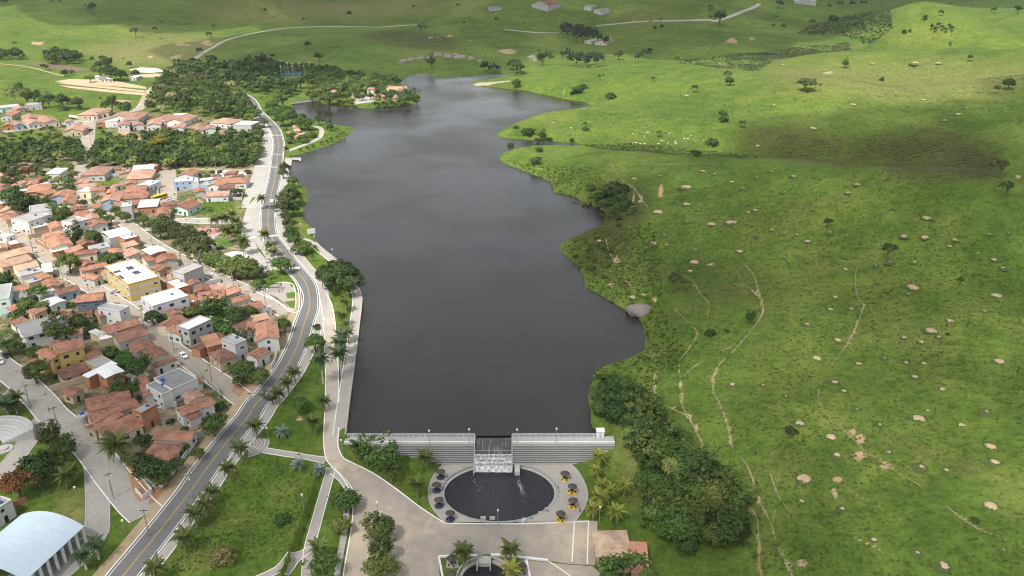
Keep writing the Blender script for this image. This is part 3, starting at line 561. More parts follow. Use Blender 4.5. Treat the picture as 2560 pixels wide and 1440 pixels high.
M_streets = [
 ('street', 'p', [(-60,520),(0,555),(17,570),(52,595),(83,612),(121,645),(156,676),(200,700),(243,727),(278,749),(321,777),(347,798),(383,829),(427,869),(470,899),(514,930),(566,965),(596,990),(612,1000)], 7.5, M_street),
 ('street', 'p', [(80,440),(117,450),(155,463),(194,489),(231,502),(260,520),(286,541),(321,563),(347,584),(383,610),(427,635),(461,652),(505,673),(548,695),(583,711),(635,735),(670,756),(700,776),(716,784)], 7.0, M_street),
 ('street', 'p', [(196,445),(200,415),(210,384),(218,357),(222,318),(224,298)], 9.5, M_street),
 ('street', 'p', [(-40,335),(0,331),(78,320),(146,312),(204,302),(239,300),(282,287),(340,275),(360,263),(383,240),(382,225),(400,207),(425,187)], 8.0, M_street),
 ('street', 'p', [(415,424),(418,461),(415,506)], 11.0, M_street),
 ('street', 'p', [(372,578),(434,553),(514,553),(600,553)], 7.5, M_street2),
 ('street', 'p', [(-70,860),(17,926),(61,961),(104,1004),(130,1035),(165,1065),(208,1100),(250,1150),(281,1192),(333,1255),(366,1287)], 8.5, M_street2),
 ('street', 'p', [(236,1150),(240,1182),(244,1244),(244,1296),(240,1338),(208,1380),(167,1421),(120,1460)], 5.6, M_street2),
 ('street', 'p', [(113,1039),(78,1091),(35,1150),(0,1185),(-40,1210)], 5.5, M_street2),
 ('street', 'p', [(304,760),(343,760),(392,742),(461,728),(557,716),(583,711)], 5.0, M_street2),
 ('dirt_road', 'p', [(402,421),(480,423),(560,424),(617,426),(650,418)], 5.0, M_sand),
 ('country_road', 'p', [(400,207),(425,187),(460,167),(487,147),(520,125),(562,102),(640,82),(720,70),(850,66),(960,67),(1054,60)], 6.0, M_street2),
 ('country_road', 'p', [(1262,74),(1335,81),(1397,82)], 5.5, M_street2), ('country_road', 'p', [(1491,64),(1585,55),(1760,50),(1787,53),(1829,40),(1885,18),(1899,9)], 6.5, M_street2),
 ('farm_track', 'p', [(-20,158),(60,166),(120,180),(160,190)], 3.0, M_sand), ('farm_track', 'p', [(368,225),(350,262),(340,275)], 4.0, M_sand)]
for n_, c_, pts, w_, m_ in M_streets:
    l = world_line(c_, pts, 2.5); s_ = ribbon(n_, l, w_, m_, .05 + .008 * (M_streets.index((n_, c_, pts, w_, m_)) % 5))
    if n_ == 'street' and w_ < 9:
        for q in (.5, -.5): strip('kerb', l + normals(l) * (w_ * q), .28, .17, M_white if w_ > 6 else M_conc, 0, s_)
# frontage parking
pk = patch('parking_lot', wpoly('p', [(678,312),(690,345),(690,385),(684,420),(679,455),(671,490),(664,512),(650,512),(644,490),(630,495),(618,520),(603,520),(612,480),(630,440),(640,400),(652,350)]), M_parking, .075, 3)
fr = patch('frontage_street', wpoly('p', [(618,516),(643,492),(640,530),(633,560),(634,600),(650,632),(684,668),(672,690),(640,670),(612,625),(603,590),(604,560)]), M_parking, .085, 2.5)
def bars(parent, px0, px1, n, w, m, off=.1, ln=None):
    a = GP3(*px0)[:2]; b = GP3(*px1)[:2]; d = b - a; nn = np.array([-d[1], d[0]]) / max(np.hypot(*d), 1e-6)
    for i in range(n):
        c = a + d * (i + .5) / n; l = np.array([c - nn * ln / 2, c + nn * ln / 2]); ribbon('crossing_bar', l, w, m, off, parent, nw=1)
for a, b, n in (((641,385),(702,387),13), ((636,417),(694,419),13), ((662,338),(703,339),11), ((610,594),(640,594),9), ((722,672),(750,670),8), ((668,591),(692,589),7), ((640,281),(655,280),5)):
    bars(avenue, a, b, n, .42, M_white, .14, 2.6)
a0, a1 = GP3(640,430)[:2], GP3(612,520)[:2]
for i in range(24):
    t = i / 23; p = GP3(638 - 26 * t + (0 if t < .5 else 0), 432 + 88 * t)[:2]; l = np.array([p + np.array([1.2, 0]), p + np.array([6.4, .6])]); ribbon('bay_line', l, .2, M_white, .115, pk, nw=1)
for i in range(26):
    t = i / 25; p = GP3(636 + 34 * max(0, t - .4) / .6, 545 + 110 * t)[:2]; l = np.array([p + np.array([-1, 0]), p + np.array([-6, .4])]); ribbon('bay_line', l, .2, M_white, .115, fr, nw=1)
# light lane from the avenue down to the dam, and the paved apron below it
LEFT = [(800,748),(807,790),(810,830),(812,885),(814,955),(812,1030),(809,1092),(813,1140),(826,1163),(850,1188),(868,1213),(877,1240),(882,1280),(878,1325),(868,1380),(858,1440),(848,1520)]
RIGHT = [(814,733),(829,760),(837,800),(840,835),(845,902),(847,975),(847,1072),(845,1100),(846,1120),(858,1145),(878,1156),(917,1175),(975,1212),(1014,1241),(1061,1276),(1113,1309)]
lane_l = [GP3(*p)[:2] for p in LEFT]; lane_r = [GP3(*p)[:2] for p in RIGHT]
cut = 10
patch('lane', lane_l[:8] + lane_r[:11][::-1], M_lane, .07, 2.2)
apron = patch('paved_apron', lane_l[7:] + [GP3(1105,1520)[:2]] + wpoly('p', [(1096,1394),(1240,1393),(1345,1399),(1420,1410),(1488,1414),(1494,1303),(1430,1301),(1312,1303),(1200,1303),(1128,1302)]) + lane_r[10:][::-1], M_plaza, .075, 2.2)
patch('paved_court', wpoly('p', [(1308,1400),(1420,1412),(1480,1416),(1510,1440),(1520,1520),(1322,1520)]), M_plaza, .085, 2.2)
patch('junction_apron', wpoly('p', [(782,722),(800,714),(816,734),(832,765),(800,752),(786,760)]), M_lane, .065, 2)
for l in (lane_l, lane_r): strip('kerb', smooth_line(l, 1.6), .3, .17, M_white, 0, apron)
for pts in ([(1112,1309),(1200,1310),(1310,1310),(1437,1305),(1472,1303)], [(1436,1306),(1434,1340),(1430,1404)], [(1472,1304),(1470,1340),(1468,1410)], [(1370,1403),(1420,1436),(1440,1455)]): strip('kerb', world_line('p', pts, 1.5), .3, .12, M_white, 0, apron)
# lakeside promenade
QW = smooth_line([LAKE[i] for i in range(0, 18)], 2.0); nQ = normals(QW)
sgn = 1 if nQ[5][0] < 0 else -1
prom = ribbon('promenade', QW + nQ * sgn * 1.9, 3.4, M_promen, .10, zf=lambda p: 1.0, nw=2)
def solid_strip(name, l, w, z0, z1, m, parent=None):
    n = normals(l); v = []; f = []
    for i in range(len(l)):
        for s in (-.5, .5): p = l[i] + n[i] * w * s; v += [(p[0], p[1], z0), (p[0], p[1], z1)]
    for i in range(len(l) - 1):
        a = i * 4; b = a + 4; f += [(a + 1, a + 3, b + 3, b + 1), (a, a + 1, b + 1, b), (a + 2, b + 2, b + 3, a + 3)]
    f += [(0, 2, 3, 1), (len(v) - 4, len(v) - 3, len(v) - 1, len(v) - 2)]
    return obj(name, mesh(name, v, f, m), parent)
solid_strip('quay_wall', QW + nQ * sgn * .1, .4, -2, 1.22, M_conc, prom); solid_strip('kerb', QW + nQ * sgn * 3.7, .25, -.5, 1.2, M_white, prom)
solid_strip('quay_fill', QW + nQ * sgn * 1.9, 3.3, -2, 1.05, M_conc, prom)
l = world_line('p', [(790,612),(770,600),(745,595),(715,592),(695,590)], 1.5); ribbon('lake_path', l, 2.2, M_promen, .07)
l = world_line('c17', [(740,785),(800,800),(818,840),(800,890),(740,930),(600,985),(480,1030)], 2); ribbon('lake_path', l, 3.6, M_parking, .07)
for pts, w in (([(661,1126),(715,1135),(770,1144),(815,1152)], 2.4), ([(829,1168),(808,1244),(785,1327),(773,1375),(768,1440),(764,1520)], 2.6), ([(773,1375),(740,1398),(700,1420),(640,1450)], 2.2), ([(878,1235),(862,1208),(845,1190),(832,1180)], 1.8)):
    l = world_line('p', pts, 1.5); s_ = ribbon('garden_path', l, w, M_promen, .06)
    for q in (.5, -.5): strip('kerb', l + normals(l) * (w * q), .18, .13, M_white, 0, s_)
l = smooth_line([GP3(x - 14, y)[:2] for x, y in [(876,1240),(880,1280),(876,1325),(866,1380),(856,1440)]], 1.5); ribbon('garden_path', l, 1.6, M_promen, .09)
# town paving, fields and bare lots
patch('paved_square', wpoly('c5', [(770,1010),(930,975),(1200,985),(1240,1040),(1130,1120),(1100,1230),(1300,1300),(1130,1330),(960,1150),(880,1080)]), M_parking, .06, 2.5)
patch('pink_paving', wpoly('c5', [(770,1010),(930,978),(1200,988),(1240,1040),(1060,1080),(900,1080)]), mat('pink_paving', (.42,.2,.17), (.33,.16,.14), 1, .9, .2, 5), .08, 2.5)
patch('white_stage_floor', wpoly('c7', [(1270,200),(1400,165),(1560,175),(1620,210),(1600,260),(1480,265),(1320,240)]), M_white, .1, 2.5)
patch('concrete_lot', wpoly('c5', [(1150,150),(1560,165),(1600,215),(1230,245),(1140,200)]), M_white, .06, 3)
patch('building_forecourt', wpoly('c6', [(1330,190),(1500,150),(1900,380),(1620,330)]), M_street, .06, 2.5)
patch('round_green_bed', wpoly('c5', [(1125,1140),(1200,1115),(1300,1130),(1390,1180),(1380,1250),(1290,1255),(1180,1220)]), mat('lawn_bed', (.09,.16,.025), (.065,.12,.02), .5, .95, .4), .09, 2)
patch('brown_field', wpoly('c1', [(265,630),(420,625),(700,660),(910,700),(760,715),(540,690),(380,665)]), mat('brown_crop', (.17,.115,.08), (.12,.085,.055), .2, .95, .4, 1), .12, 8)
for q in ([(545,815),(700,790),(1100,800),(1460,870),(1465,890),(900,850)], [(560,830),(650,822),(1440,905),(1440,925),(1000,880)], [(580,850),(900,880),(1440,930),(1440,955),(1000,915),(700,880)]):
    patch('ploughed_strip', wpoly('c1', q), M_field, .12, 6)
patch('gravel_yard', wpoly('c1', [(1290,695),(1400,675),(1560,680),(1655,715),(1500,730),(1330,720)]), mat('white_gravel', (.62,.56,.48), (.45,.42,.38), .3, .95, .4), .12, 8)
patch('bare_paddock', wpoly('c1', [(1400,745),(1560,735),(1640,745),(1600,775),(1420,775)]), M_field, .1, 8)
patch('court_floor', wpoly('c17', [(370,285),(640,285),(660,270),(720,255),(400,250)]), mat('court_green', (.10,.2,.2), (.08,.16,.16), .4, .9), .1, 5)
patch('island_square', wpoly('c17', [(1160,480),(1370,490),(1350,540),(1180,560),(1110,585),(1150,530)]), M_parking, .06, 4)
for q in RED: patch('earth_bank', wpoly('p', q), M_redsoil, .06, 2.0)
# cattle paths
for c_, pts, w_ in TRAILS:
    if w_ > .55: ribbon('cattle_path', world_line(c_, pts, 1.2), w_ * .46, M_trail, .09, jitter=.9, nw=1, gap=.3)

# ------------------------------------------------------------------ dam
y_far = (UP(865,1095,1.2)[1] + UP(1187,1089,1.2)[1] + UP(1500,1088,1.2)[1]) / 3
y_near = (UP(870,1111,1.2)[1] + UP(1187,1109,1.2)[1]) / 2
y_toe = UP(1187,1164,-3.6)[1]
XL, XS0, XS1, XR = UP(864,1095,1.2)[0], UP(1187,1100,1.2)[0], UP(1280,1100,1.2)[0], UP(1534,1092,1.2)[0]
NST = 10; RISE = 4.9 / NST; TREAD = (y_near - y_toe) / NST
M_dam = mat('dam_concrete', (.31,.306,.295), (.235,.232,.224), 1.0, .9, .2, 6, dirt=(.29,.285,.27))
M_riser_shade = mat('dam_riser_shade', (.15,.148,.14), (.10,.098,.093), 1.2, .9, .2, 6, dirt=(.15,.147,.14))  # dam concrete darkened: shade on the step faces put into the colour
M_damtop = mat('dam_crest_render', (.37,.366,.355), (.28,.277,.268), .6, .9, .15, 6, dirt=(.27,.265,.25))
def dam_half(name, x0, x1, label):
    t = thing(name, label, 'dam', ((x0 + x1) / 2, (y_far + y_near) / 2, 0)); ox, oy = (x0 + x1) / 2, (y_far + y_near) / 2
    b = MB().box(x0 - ox, y_near - oy, -7, x1 - ox, y_far - oy, 1.2); obj('crest', b.mesh('crest', M_damtop), t)
    b = MB().box(x0 - ox, y_near - oy + .9, 1.2, x1 - ox, y_near - oy + 1.15, 1.42); obj('kerb', b.mesh('kerb', M_white), t)
    st = MB().box(-.5, 0, -6, .5, TREAD, 0).mesh('step', M_riser_shade)
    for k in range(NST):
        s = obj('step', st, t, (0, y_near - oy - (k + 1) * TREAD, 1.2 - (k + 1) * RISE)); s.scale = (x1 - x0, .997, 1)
        ns = obj('tread', MB().box(-.5, -.05, -.09, .5, TREAD - .01, .02).mesh('tread', M_dam), t, (0, y_near - oy - (k + 1) * TREAD, 1.2 - (k + 1) * RISE)); ns.scale = (x1 - x0 - .02, 1, 1)
    return t
dam_l = dam_half('stepped_dam', XL, XS0, 'long grey stepped dam wall left of the spillway')
dam_r = dam_half('stepped_dam', XS1, XR, 'grey stepped dam wall right of the spillway')
def railing(x0, x1, y, z, label):
    t = thing('railing', label, 'railing', ((x0 + x1) / 2, y, z)); ox = (x0 + x1) / 2
    n = int((x1 - x0) / 1.6); pm_ = MB().box(-.04, -.04, 0, .04, .04, 1.15).mesh('post', M_mwhite)
    for i in range(n + 1): obj('post', pm_, t, (x0 + (x1 - x0) * i / n - ox, 0, 0))
    for h in (.35, .75, 1.12): b = MB().box(x0 - ox, -.035, h - .035, x1 - ox, .035, h + .035); obj('rail', b.mesh('rail', M_mwhite), t)
railing(XL + .5, XS0 - .2, y_far - .25, 1.2, 'white railing along the dam crest left of the spillway')
railing(XS1 + .2, XR - 4.2, y_far - .25, 1.2, 'white railing along the dam crest right of the spillway')
# spillway
sp = thing('spillway', 'foaming white spillway cascade between the two dam walls', 'spillway', ((XS0 + XS1) / 2, y_near, 0)); sx = (XS0 + XS1) / 2; hw = (XS1 - XS0) / 2
def foam_mat(name, a, b, sc, lo, hi):
    m, N, L, B = nodes_of(name); P = N.new('ShaderNodeNewGeometry').outputs['Position']; mp = N.new('ShaderNodeMapping'); mp.inputs['Scale'].default_value = sc; L.new(P, mp.inputs['Vector'])
    n = noise(N, L, 1.0, mp.outputs[0], 5, .7); r = ramp(N, [(lo, a), (hi, b)]); L.new(n.outputs[0], r.inputs[0]); L.new(r.outputs[0], B.inputs['Base Color']); B.inputs['Roughness'].default_value = .35; return m
M_curtain = foam_mat('falling_water', (.03,.032,.032), (.33,.34,.33), (2.6, .2, .14), .50, .78)
M_foam_and_glints = foam_mat('white_water_and_glints', (.12,.125,.13), (.72,.735,.745), (2.2, 2.0, .8), .38, .62)
b = MB().box(-hw, -1.2, -7, hw, y_far - y_near, -.12); obj('weir', b.mesh('weir', M_dam), sp)
v = []; prof = [(y_far - y_near + 1.0, -.02), (.6, -.03), (-1.0, -.06), (-1.35, -.3), (-1.5, -.7), (-1.7, -1.15)]
n_ = 24
for y, z in prof:
    for i in range(n_ + 1): v.append((-hw + 2 * hw * i / n_, y + rnd.uniform(-.05, .05), z))
f = [(j * (n_ + 1) + i, j * (n_ + 1) + i + 1, (j + 1) * (n_ + 1) + i + 1, (j + 1) * (n_ + 1) + i) for j in range(len(prof) - 1) for i in range(n_)]
obj('water_curtain', mesh('water_curtain', v, f, M_curtain, smooth=True), sp)
b = MB()
zz = [-1.15, -1.95, -2.75, -3.55, -4.15]; yy = -1.7
for k in range(4):
    y1 = yy - .75; b.box(-hw, y1, -7, hw, yy, zz[k]); yy = y1
obj('apron_step', b.mesh('apron_step', M_dam), sp)
v = []; yy = -1.68; prof = []
for k in range(4): prof += [(yy, zz[k] + .07), (yy - .8, zz[k] + .05)]; yy -= .75
prof.append((yy - .5, -4.24)); prof.append((yy - 1.4, -4.27))
for y, z in prof:
    for i in range(n_ * 2 + 1): v.append((-hw + 2 * hw * i / n_ / 2, y + rnd.uniform(-.12, .12), z + rnd.uniform(-.04, .05)))
m_ = n_ * 2 + 1
f = [(j * m_ + i, j * m_ + i + 1, (j + 1) * m_ + i + 1, (j + 1) * m_ + i) for j in range(len(prof) - 1) for i in range(m_ - 1)]
obj('foam_sheet', mesh('foam_sheet', v, f, M_foam_and_glints, smooth=False), sp)
for s, w in ((-1, 3.6), (1, 2.2)):
    v = [(0, y_far - y_near + .2, 1.6), (0, -.2, 1.6), (0, y_toe - y_near - .1, -3.1), (0, y_toe - y_near - w, -3.5), (0, y_toe - y_near - w, -7), (0, y_far - y_near + .2, -7)]
    n2 = len(v); V2 = [(s * (hw + .02) - .14, a[1], a[2]) for a in v] + [(s * (hw + .02) + .14, a[1], a[2]) for a in v]
    F2 = [tuple(range(n2)), tuple(range(2 * n2 - 1, n2 - 1, -1))] + [(i, i + n2, (i + 1) % n2 + n2, (i + 1) % n2) for i in range(n2)]
    obj('side_wall', mesh('side_wall', V2, F2, M_conc), sp)
# gatehouse and the concrete block below
gx, gy = UP(1499, 1082, 1.2); g = thing('gatehouse', 'small white gatehouse with a flat roof at the right end of the dam', 'hut', (gx, y_far + .3, 1.2), 0, None, .8)
obj('wall', MB().box(-1.3, -1.2, -4, 1.3, 1.2, 2.4).mesh('wall', M_white), g); obj('roof', MB().box(-1.5, -1.4, 2.4, 1.5, 1.4, 2.55).mesh('roof', M_mwhite), g); obj('door', MB().box(-.4, -1.24, 0, .4, -1.19, 1.9).mesh('door', M_mgrey), g)
bx_, by_ = UP(1293, 1172, -3.6); setp(obj('outlet_block', MB().box(-.75, -2.2, -3, .75, y_toe - by_ + .1, .9).mesh('outlet_block', M_conc), None, (bx_, by_, -4.0)), 'concrete outlet block jutting into the pond at the dam foot', 'outlet')
# pond
def ell(k, da=0.0, off=0.0): t = 2 * math.pi * k; return (POND_C[0] + (POND_A + da) * math.cos(t), POND_C[1] + (POND_B + da) * math.sin(t))
v = [(POND_C[0], POND_C[1], -4.3)] + [(*ell(k / 96, .3), -4.3) for k in range(96)]
setp(obj('pond_water', mesh('pond_water', v, [(0, 1 + k, 1 + (k + 1) % 96) for k in range(96)], M_pond)), kind='structure')
def ring(name, prof, m, parent=None, n=112, y_max=None, c=None, ab=None):
    """swept ring: prof = list of (offset outwards, z)"""
    v = []; f = []; q = len(prof)
    for k in range(n):
        t = 2 * math.pi * k / n
        for d, z in prof:
            A_, B_ = (POND_A + d, POND_B + d) if ab is None else (ab + d, ab + d)
            C_ = POND_C if c is None else c
            v.append((C_[0] + A_ * math.cos(t), C_[1] + B_ * math.sin(t), z))
    for k in range(n):
        if y_max is not None and v[k * q][1] > y_max: continue
        for j in range(q - 1): a = k * q + j; b2 = ((k + 1) % n) * q + j; f.append((a, b2, b2 + 1, a + 1))
    return obj(name, mesh(name, v, f, m, smooth=False), parent)
pr = thing('pond_basin', 'pale concrete double kerb around the round pond', 'basin', (0, 0, 0))
ring('inner_kerb', [(-.05, -6), (-.05, -4.0), (.55, -4.0), (.55, -4.02)], M_conc, pr, y_max=y_toe + .5)
ring('outer_kerb', [(.55, -4.05), (.6, -3.62), (.65, -3.34), (1.15, -3.34), (1.15, -3.9)], M_dam, pr, y_max=y_toe + .2)
upoly = lambda q: [UP(x, y, -3.5) for x, y in q]
RIM_R = upoly([(1418,1154),(1445,1180),(1463,1213),(1469,1240),(1464,1262),(1452,1284),(1438,1304)]); RIM_L = upoly([(1108,1162),(1085,1190),(1072,1220),(1073,1250),(1086,1277),(1113,1307)])
lr = smooth_line(RIM_R, 1.5); ll = smooth_line(RIM_L, 1.5)
hole = lambda x, y: ((x - POND_C[0]) / (POND_A + .9)) ** 2 + ((y - POND_C[1]) / (POND_B + .9)) ** 2 < 1
patch('pond_plaza', list(ll) + list(lr[::-1]), M_promen, .10, 1.5, hole=hole, z=-3.5)
for l in (lr, ll): strip('plaza_edge_wall', l, .35, .28, M_conc, .1, None, 'structure')
strip('pond_step', world_line('p', [(1197,1306),(1250,1306),(1314,1305)], 2), 1.6, .55, M_conc, 0, None, 'structure')
for px in (1208, 1231): x_, y_ = UP(px, 1299, -3.6); setp(obj('pond_bench', MB().box(-.7, -.15, 0, .7, .15, 1.0).box(-.7, .15, .4, .7, .55, .5).mesh('pond_bench', M_conc), None, (x_, y_, -3.6)), 'small concrete bench on the pond edge, %s of a pair' % ('left' if px == 1208 else 'right'), 'bench')
# swirls of foam on the pond
for i, (px, py, n, sx_, sy_) in enumerate(((1302, 1218, 300, 9, 15), (1188, 1205, 40, 14, 16))):
    b = MB()
    for k in range(n):
        t = rnd.gauss(0, .5); x_, y_ = UP(px + sx_ * (t * .9 + rnd.gauss(0, .35)), py + sy_ * (t * 1.4 + rnd.gauss(0, .15)), -4.28); r_0 = rnd.uniform(.015, .06); a_ = rnd.random() * 6
        if math.hypot((x_ - POND_C[0]) / POND_A, (y_ - POND_C[1]) / POND_B) > .9: continue
        b.add([(x_ + r_0 * 2.2 * math.cos(a_ + q), y_ + r_0 * math.sin(a_ + q), -4.27) for q in (0, 1.3, 2.6, 3.9, 5.1)], [(0, 1, 2, 3, 4)])
    setp(obj('pond_foam', b.mesh('pond_foam', M_foam_and_glints)), kind='stuff')
# white flecks laid on the pond as painted sky glints between ripples
for nm_, n_fl, z_, reg in (('pond_glints', 650, -4.27, None),):
    b = MB(); g_ = random.Random(n_fl)
    for k in range(n_fl):
        if reg is None:
            t_ = g_.random() * 6.283; q_ = g_.random() ** .5 * .95; x_, y_ = POND_C[0] + POND_A * q_ * math.cos(t_), POND_C[1] + POND_B * q_ * math.sin(t_)
            if y_ > y_toe - .5: continue
        else:
            x_, y_ = UP(g_.gauss(1000, 45), g_.gauss(800, 50), 0)
            if not inside(np.array([[x_ - 1, y_]]), LAKE)[0]: continue
        r_0 = g_.uniform(.012, .035) if reg is None else g_.uniform(.03, .09); w_ = r_0 * g_.uniform(1.5, 4)
        b.add([(x_ - w_, y_, z_), (x_, y_ - r_0, z_), (x_ + w_, y_ + r_0 * .4, z_), (x_, y_ + r_0, z_)], [(0, 1, 2, 3)])
    setp(obj(nm_, b.mesh(nm_, M_foam_and_glints)), kind='stuff')
# lower fountain
setp(obj('fountain_water', mesh('fountain_water', [(FOUNT_C[0], FOUNT_C[1], -4.5)] + [(FOUNT_C[0] + FOUNT_R * math.cos(k * math.pi / 24), FOUNT_C[1] + FOUNT_R * math.sin(k * math.pi / 24), -4.5) for k in range(48)], [(0, 1 + k, 1 + (k + 1) % 48) for k in range(48)], M_pond)), kind='structure')
fr_ = thing('fountain_basin', 'concrete kerb of the small round basin at the bottom edge', 'basin', (0, 0, 0)); ring('inner_kerb', [(-.1, -6), (-.1, -4.0), (.5, -4.0), (.5, -4.2)], M_conc, fr_, c=FOUNT_C, ab=FOUNT_R, n=64); ring('outer_kerb', [(.9, -5), (.9, -3.4), (1.3, -3.4), (1.3, -5)], M_conc, fr_, c=FOUNT_C, ab=FOUNT_R, n=64)
ring('walkway', [(.5, -3.95), (.9, -3.93)], M_soil, fr_, c=FOUNT_C, ab=FOUNT_R, n=64)
fg = thing('fountain_garden_wall', 'low white wall framing the fountain garden at the bottom edge', 'wall', (0, 0, 0))
for pts in ([(1097,1393),(1160,1391),(1193,1390)], [(1227,1389),(1262,1390),(1338,1399),(1370,1402)], [(1097,1393),(1106,1440),(1112,1470)], [(1316,1402),(1324,1440),(1330,1470)]): strip('wall_section', world_line('p', pts, 1.5), .5, .45, M_white, 0, fg)
x_, y_ = UP(1210, 1400, -3.5); setp(obj('fountain_inlet', MB().box(-1.7, -1.2, -2, 1.7, 1.0, .1).box(-1.75, -2.6, -2, -1.45, 1.0, .5).box(1.45, -2.6, -2, 1.75, 1.0, .5).mesh('fountain_inlet', M_conc), None, (x_, y_, -3.5)), 'concrete inlet box with two pipe mouths above the fountain basin', 'inlet')

# ------------------------------------------------------------------ parasols
def make_parasol(base):
    t = thing('thatched_parasol', 'x', 'parasol', (0, 0, 0), 0, 'thatched parasols round the ponds')
    obj('pole', MB().cyl((0, 0, 0), (0, 0, 2.3), .07, .06, 8).mesh('pole', M_dark), t)
    v = [(0, 0, 2.75)]; n = 18
    for r0, z in ((.5, 2.58), (.95, 2.36), (1.3, 2.1)):
        for k in range(n): a = 2 * math.pi * k / n; rr = r0 * (1 + (rnd.random() - .5) * .16); v.append((rr * math.cos(a), rr * math.sin(a), z + rnd.uniform(-.07, .05)))
    f = [(0, 1 + k, 1 + (k + 1) % n) for k in range(n)] + [(1 + j * n + k, 1 + (j + 1) * n + k, 1 + (j + 1) * n + (k + 1) % n, 1 + j * n + (k + 1) % n) for j in (0, 1) for k in range(n)]
    v.append((0, 0, 2.2)); f += [(1 + 2 * n + (k + 1) % n, 1 + 2 * n + k, len(v) - 1) for k in range(n)]
    obj('thatch', mesh('thatch', v, f, M_thatch), t)
    bm_ = mat('base_yellow', (.66,.46,.08), None, 2) if base == 'yellow' else (mat('base_blue', (.055,.075,.13), None, 2) if base == 'blue' else M_promen)
    obj('base_disc', MB().cyl((0, 0, -.4), (0, 0, .12), 1.25, 1.25, 20).mesh('base_disc', bm_), t)
    obj('table', MB().cyl((0, 0, .12), (0, 0, .75), .12, .1, 8).cyl((0, 0, .75), (0, 0, .82), .5, .5, 14).mesh('table', M_dark), t)
    sm_ = MB().cyl((0, 0, 0), (0, 0, .42), .18, .2, 8).mesh('stool', M_dark)
    for k in range(4): obj('stool', sm_, t, (.85 * math.cos(k * 1.57 + .5), .85 * math.sin(k * 1.57 + .5), .12))
    return t
PAR = {'blue': [(1102,1194,'top'), (1092,1227,'second from the top'), (1098,1265,'third from the top'), (1126,1299,'bottom')], 'yellow': [(1412,1199,'top'), (1430,1231,'second from the top'), (1432,1267,'third from the top'), (1402,1300,'bottom')]}
for c_, lst in PAR.items():
    proto = None
    for px, py, w_ in lst:
        x_, y_ = UP(px, py, -3.4); lab = 'thatched parasol on %s base, %s in the row %s of the pond' % (c_, w_, 'left' if c_ == 'blue' else 'right')
        if proto is None: proto = make_parasol(c_); proto.location = (x_, y_, -3.4); proto['label'] = lab
        else: dup(proto, (x_, y_, -3.4), rnd.random() * 6, label=lab)
proto = make_parasol('grey')
for i, (px, py, w_) in enumerate(((1130,1412,'beside the left palm above the fountain'), (1129,1452,'at the bottom edge left of the fountain'), (1304,1432,'at the bottom edge right of the fountain'))):
    p = GP3(px, py); lab = 'dark thatched parasol on grey paving ' + w_
    if i == 0: proto.location = tuple(p); proto['label'] = lab
    else: dup(proto, p, i, label=lab)
patch('parasol_pad', wpoly('p', [(1117,1400),(1146,1400),(1147,1420),(1115,1420)]), M_promen, .09, 1.5)
# ------------------------------------------------------------------ houses
WIN_CACHE = {}
def win_mesh(w, h, kind):
    k = (round(w, 1), round(h, 1), kind)
    if k not in WIN_CACHE:
        fm = M_white if kind == 'w' else (M_dark if kind == 'd' else M_conc)
        b = MB().box(-w / 2, -.05, 0, w / 2, .04, h, 0).box(-w / 2 + .08, -.065, .08, w / 2 - .08, 0, h - .08, 1)
        if w > 1.3 and kind != 'd': b.box(-.03, -.075, .05, .03, 0, h - .05, 0)
        WIN_CACHE[k] = b.mesh('window', [fm, M_glass])
    return WIN_CACHE[k]
DOOR = None
def uvroof(me, ax):
    uv = me.uv_layers.new(name='UVMap')
    for p in me.polygons:
        for li in p.loop_indices:
            co = me.vertices[me.loops[li].vertex_index].co
            uv.data[li].uv = (co.x, co.y) if ax == 'x' else (co.y, co.x)
def slab(v, f, th=.14):
    n = len(v); v2 = v + [(a, b, c - th) for a, b, c in v]; ed = {}
    for q in f:
        for i in range(len(q)): e = (q[i], q[(i + 1) % len(q)]); ed[e] = 1
    f2 = list(f) + [tuple(i + n for i in q[::-1]) for q in f]
    for a, b in ed:
        if (b, a) not in ed: f2.append((b, a, a + n, b + n))
    return v2, f2
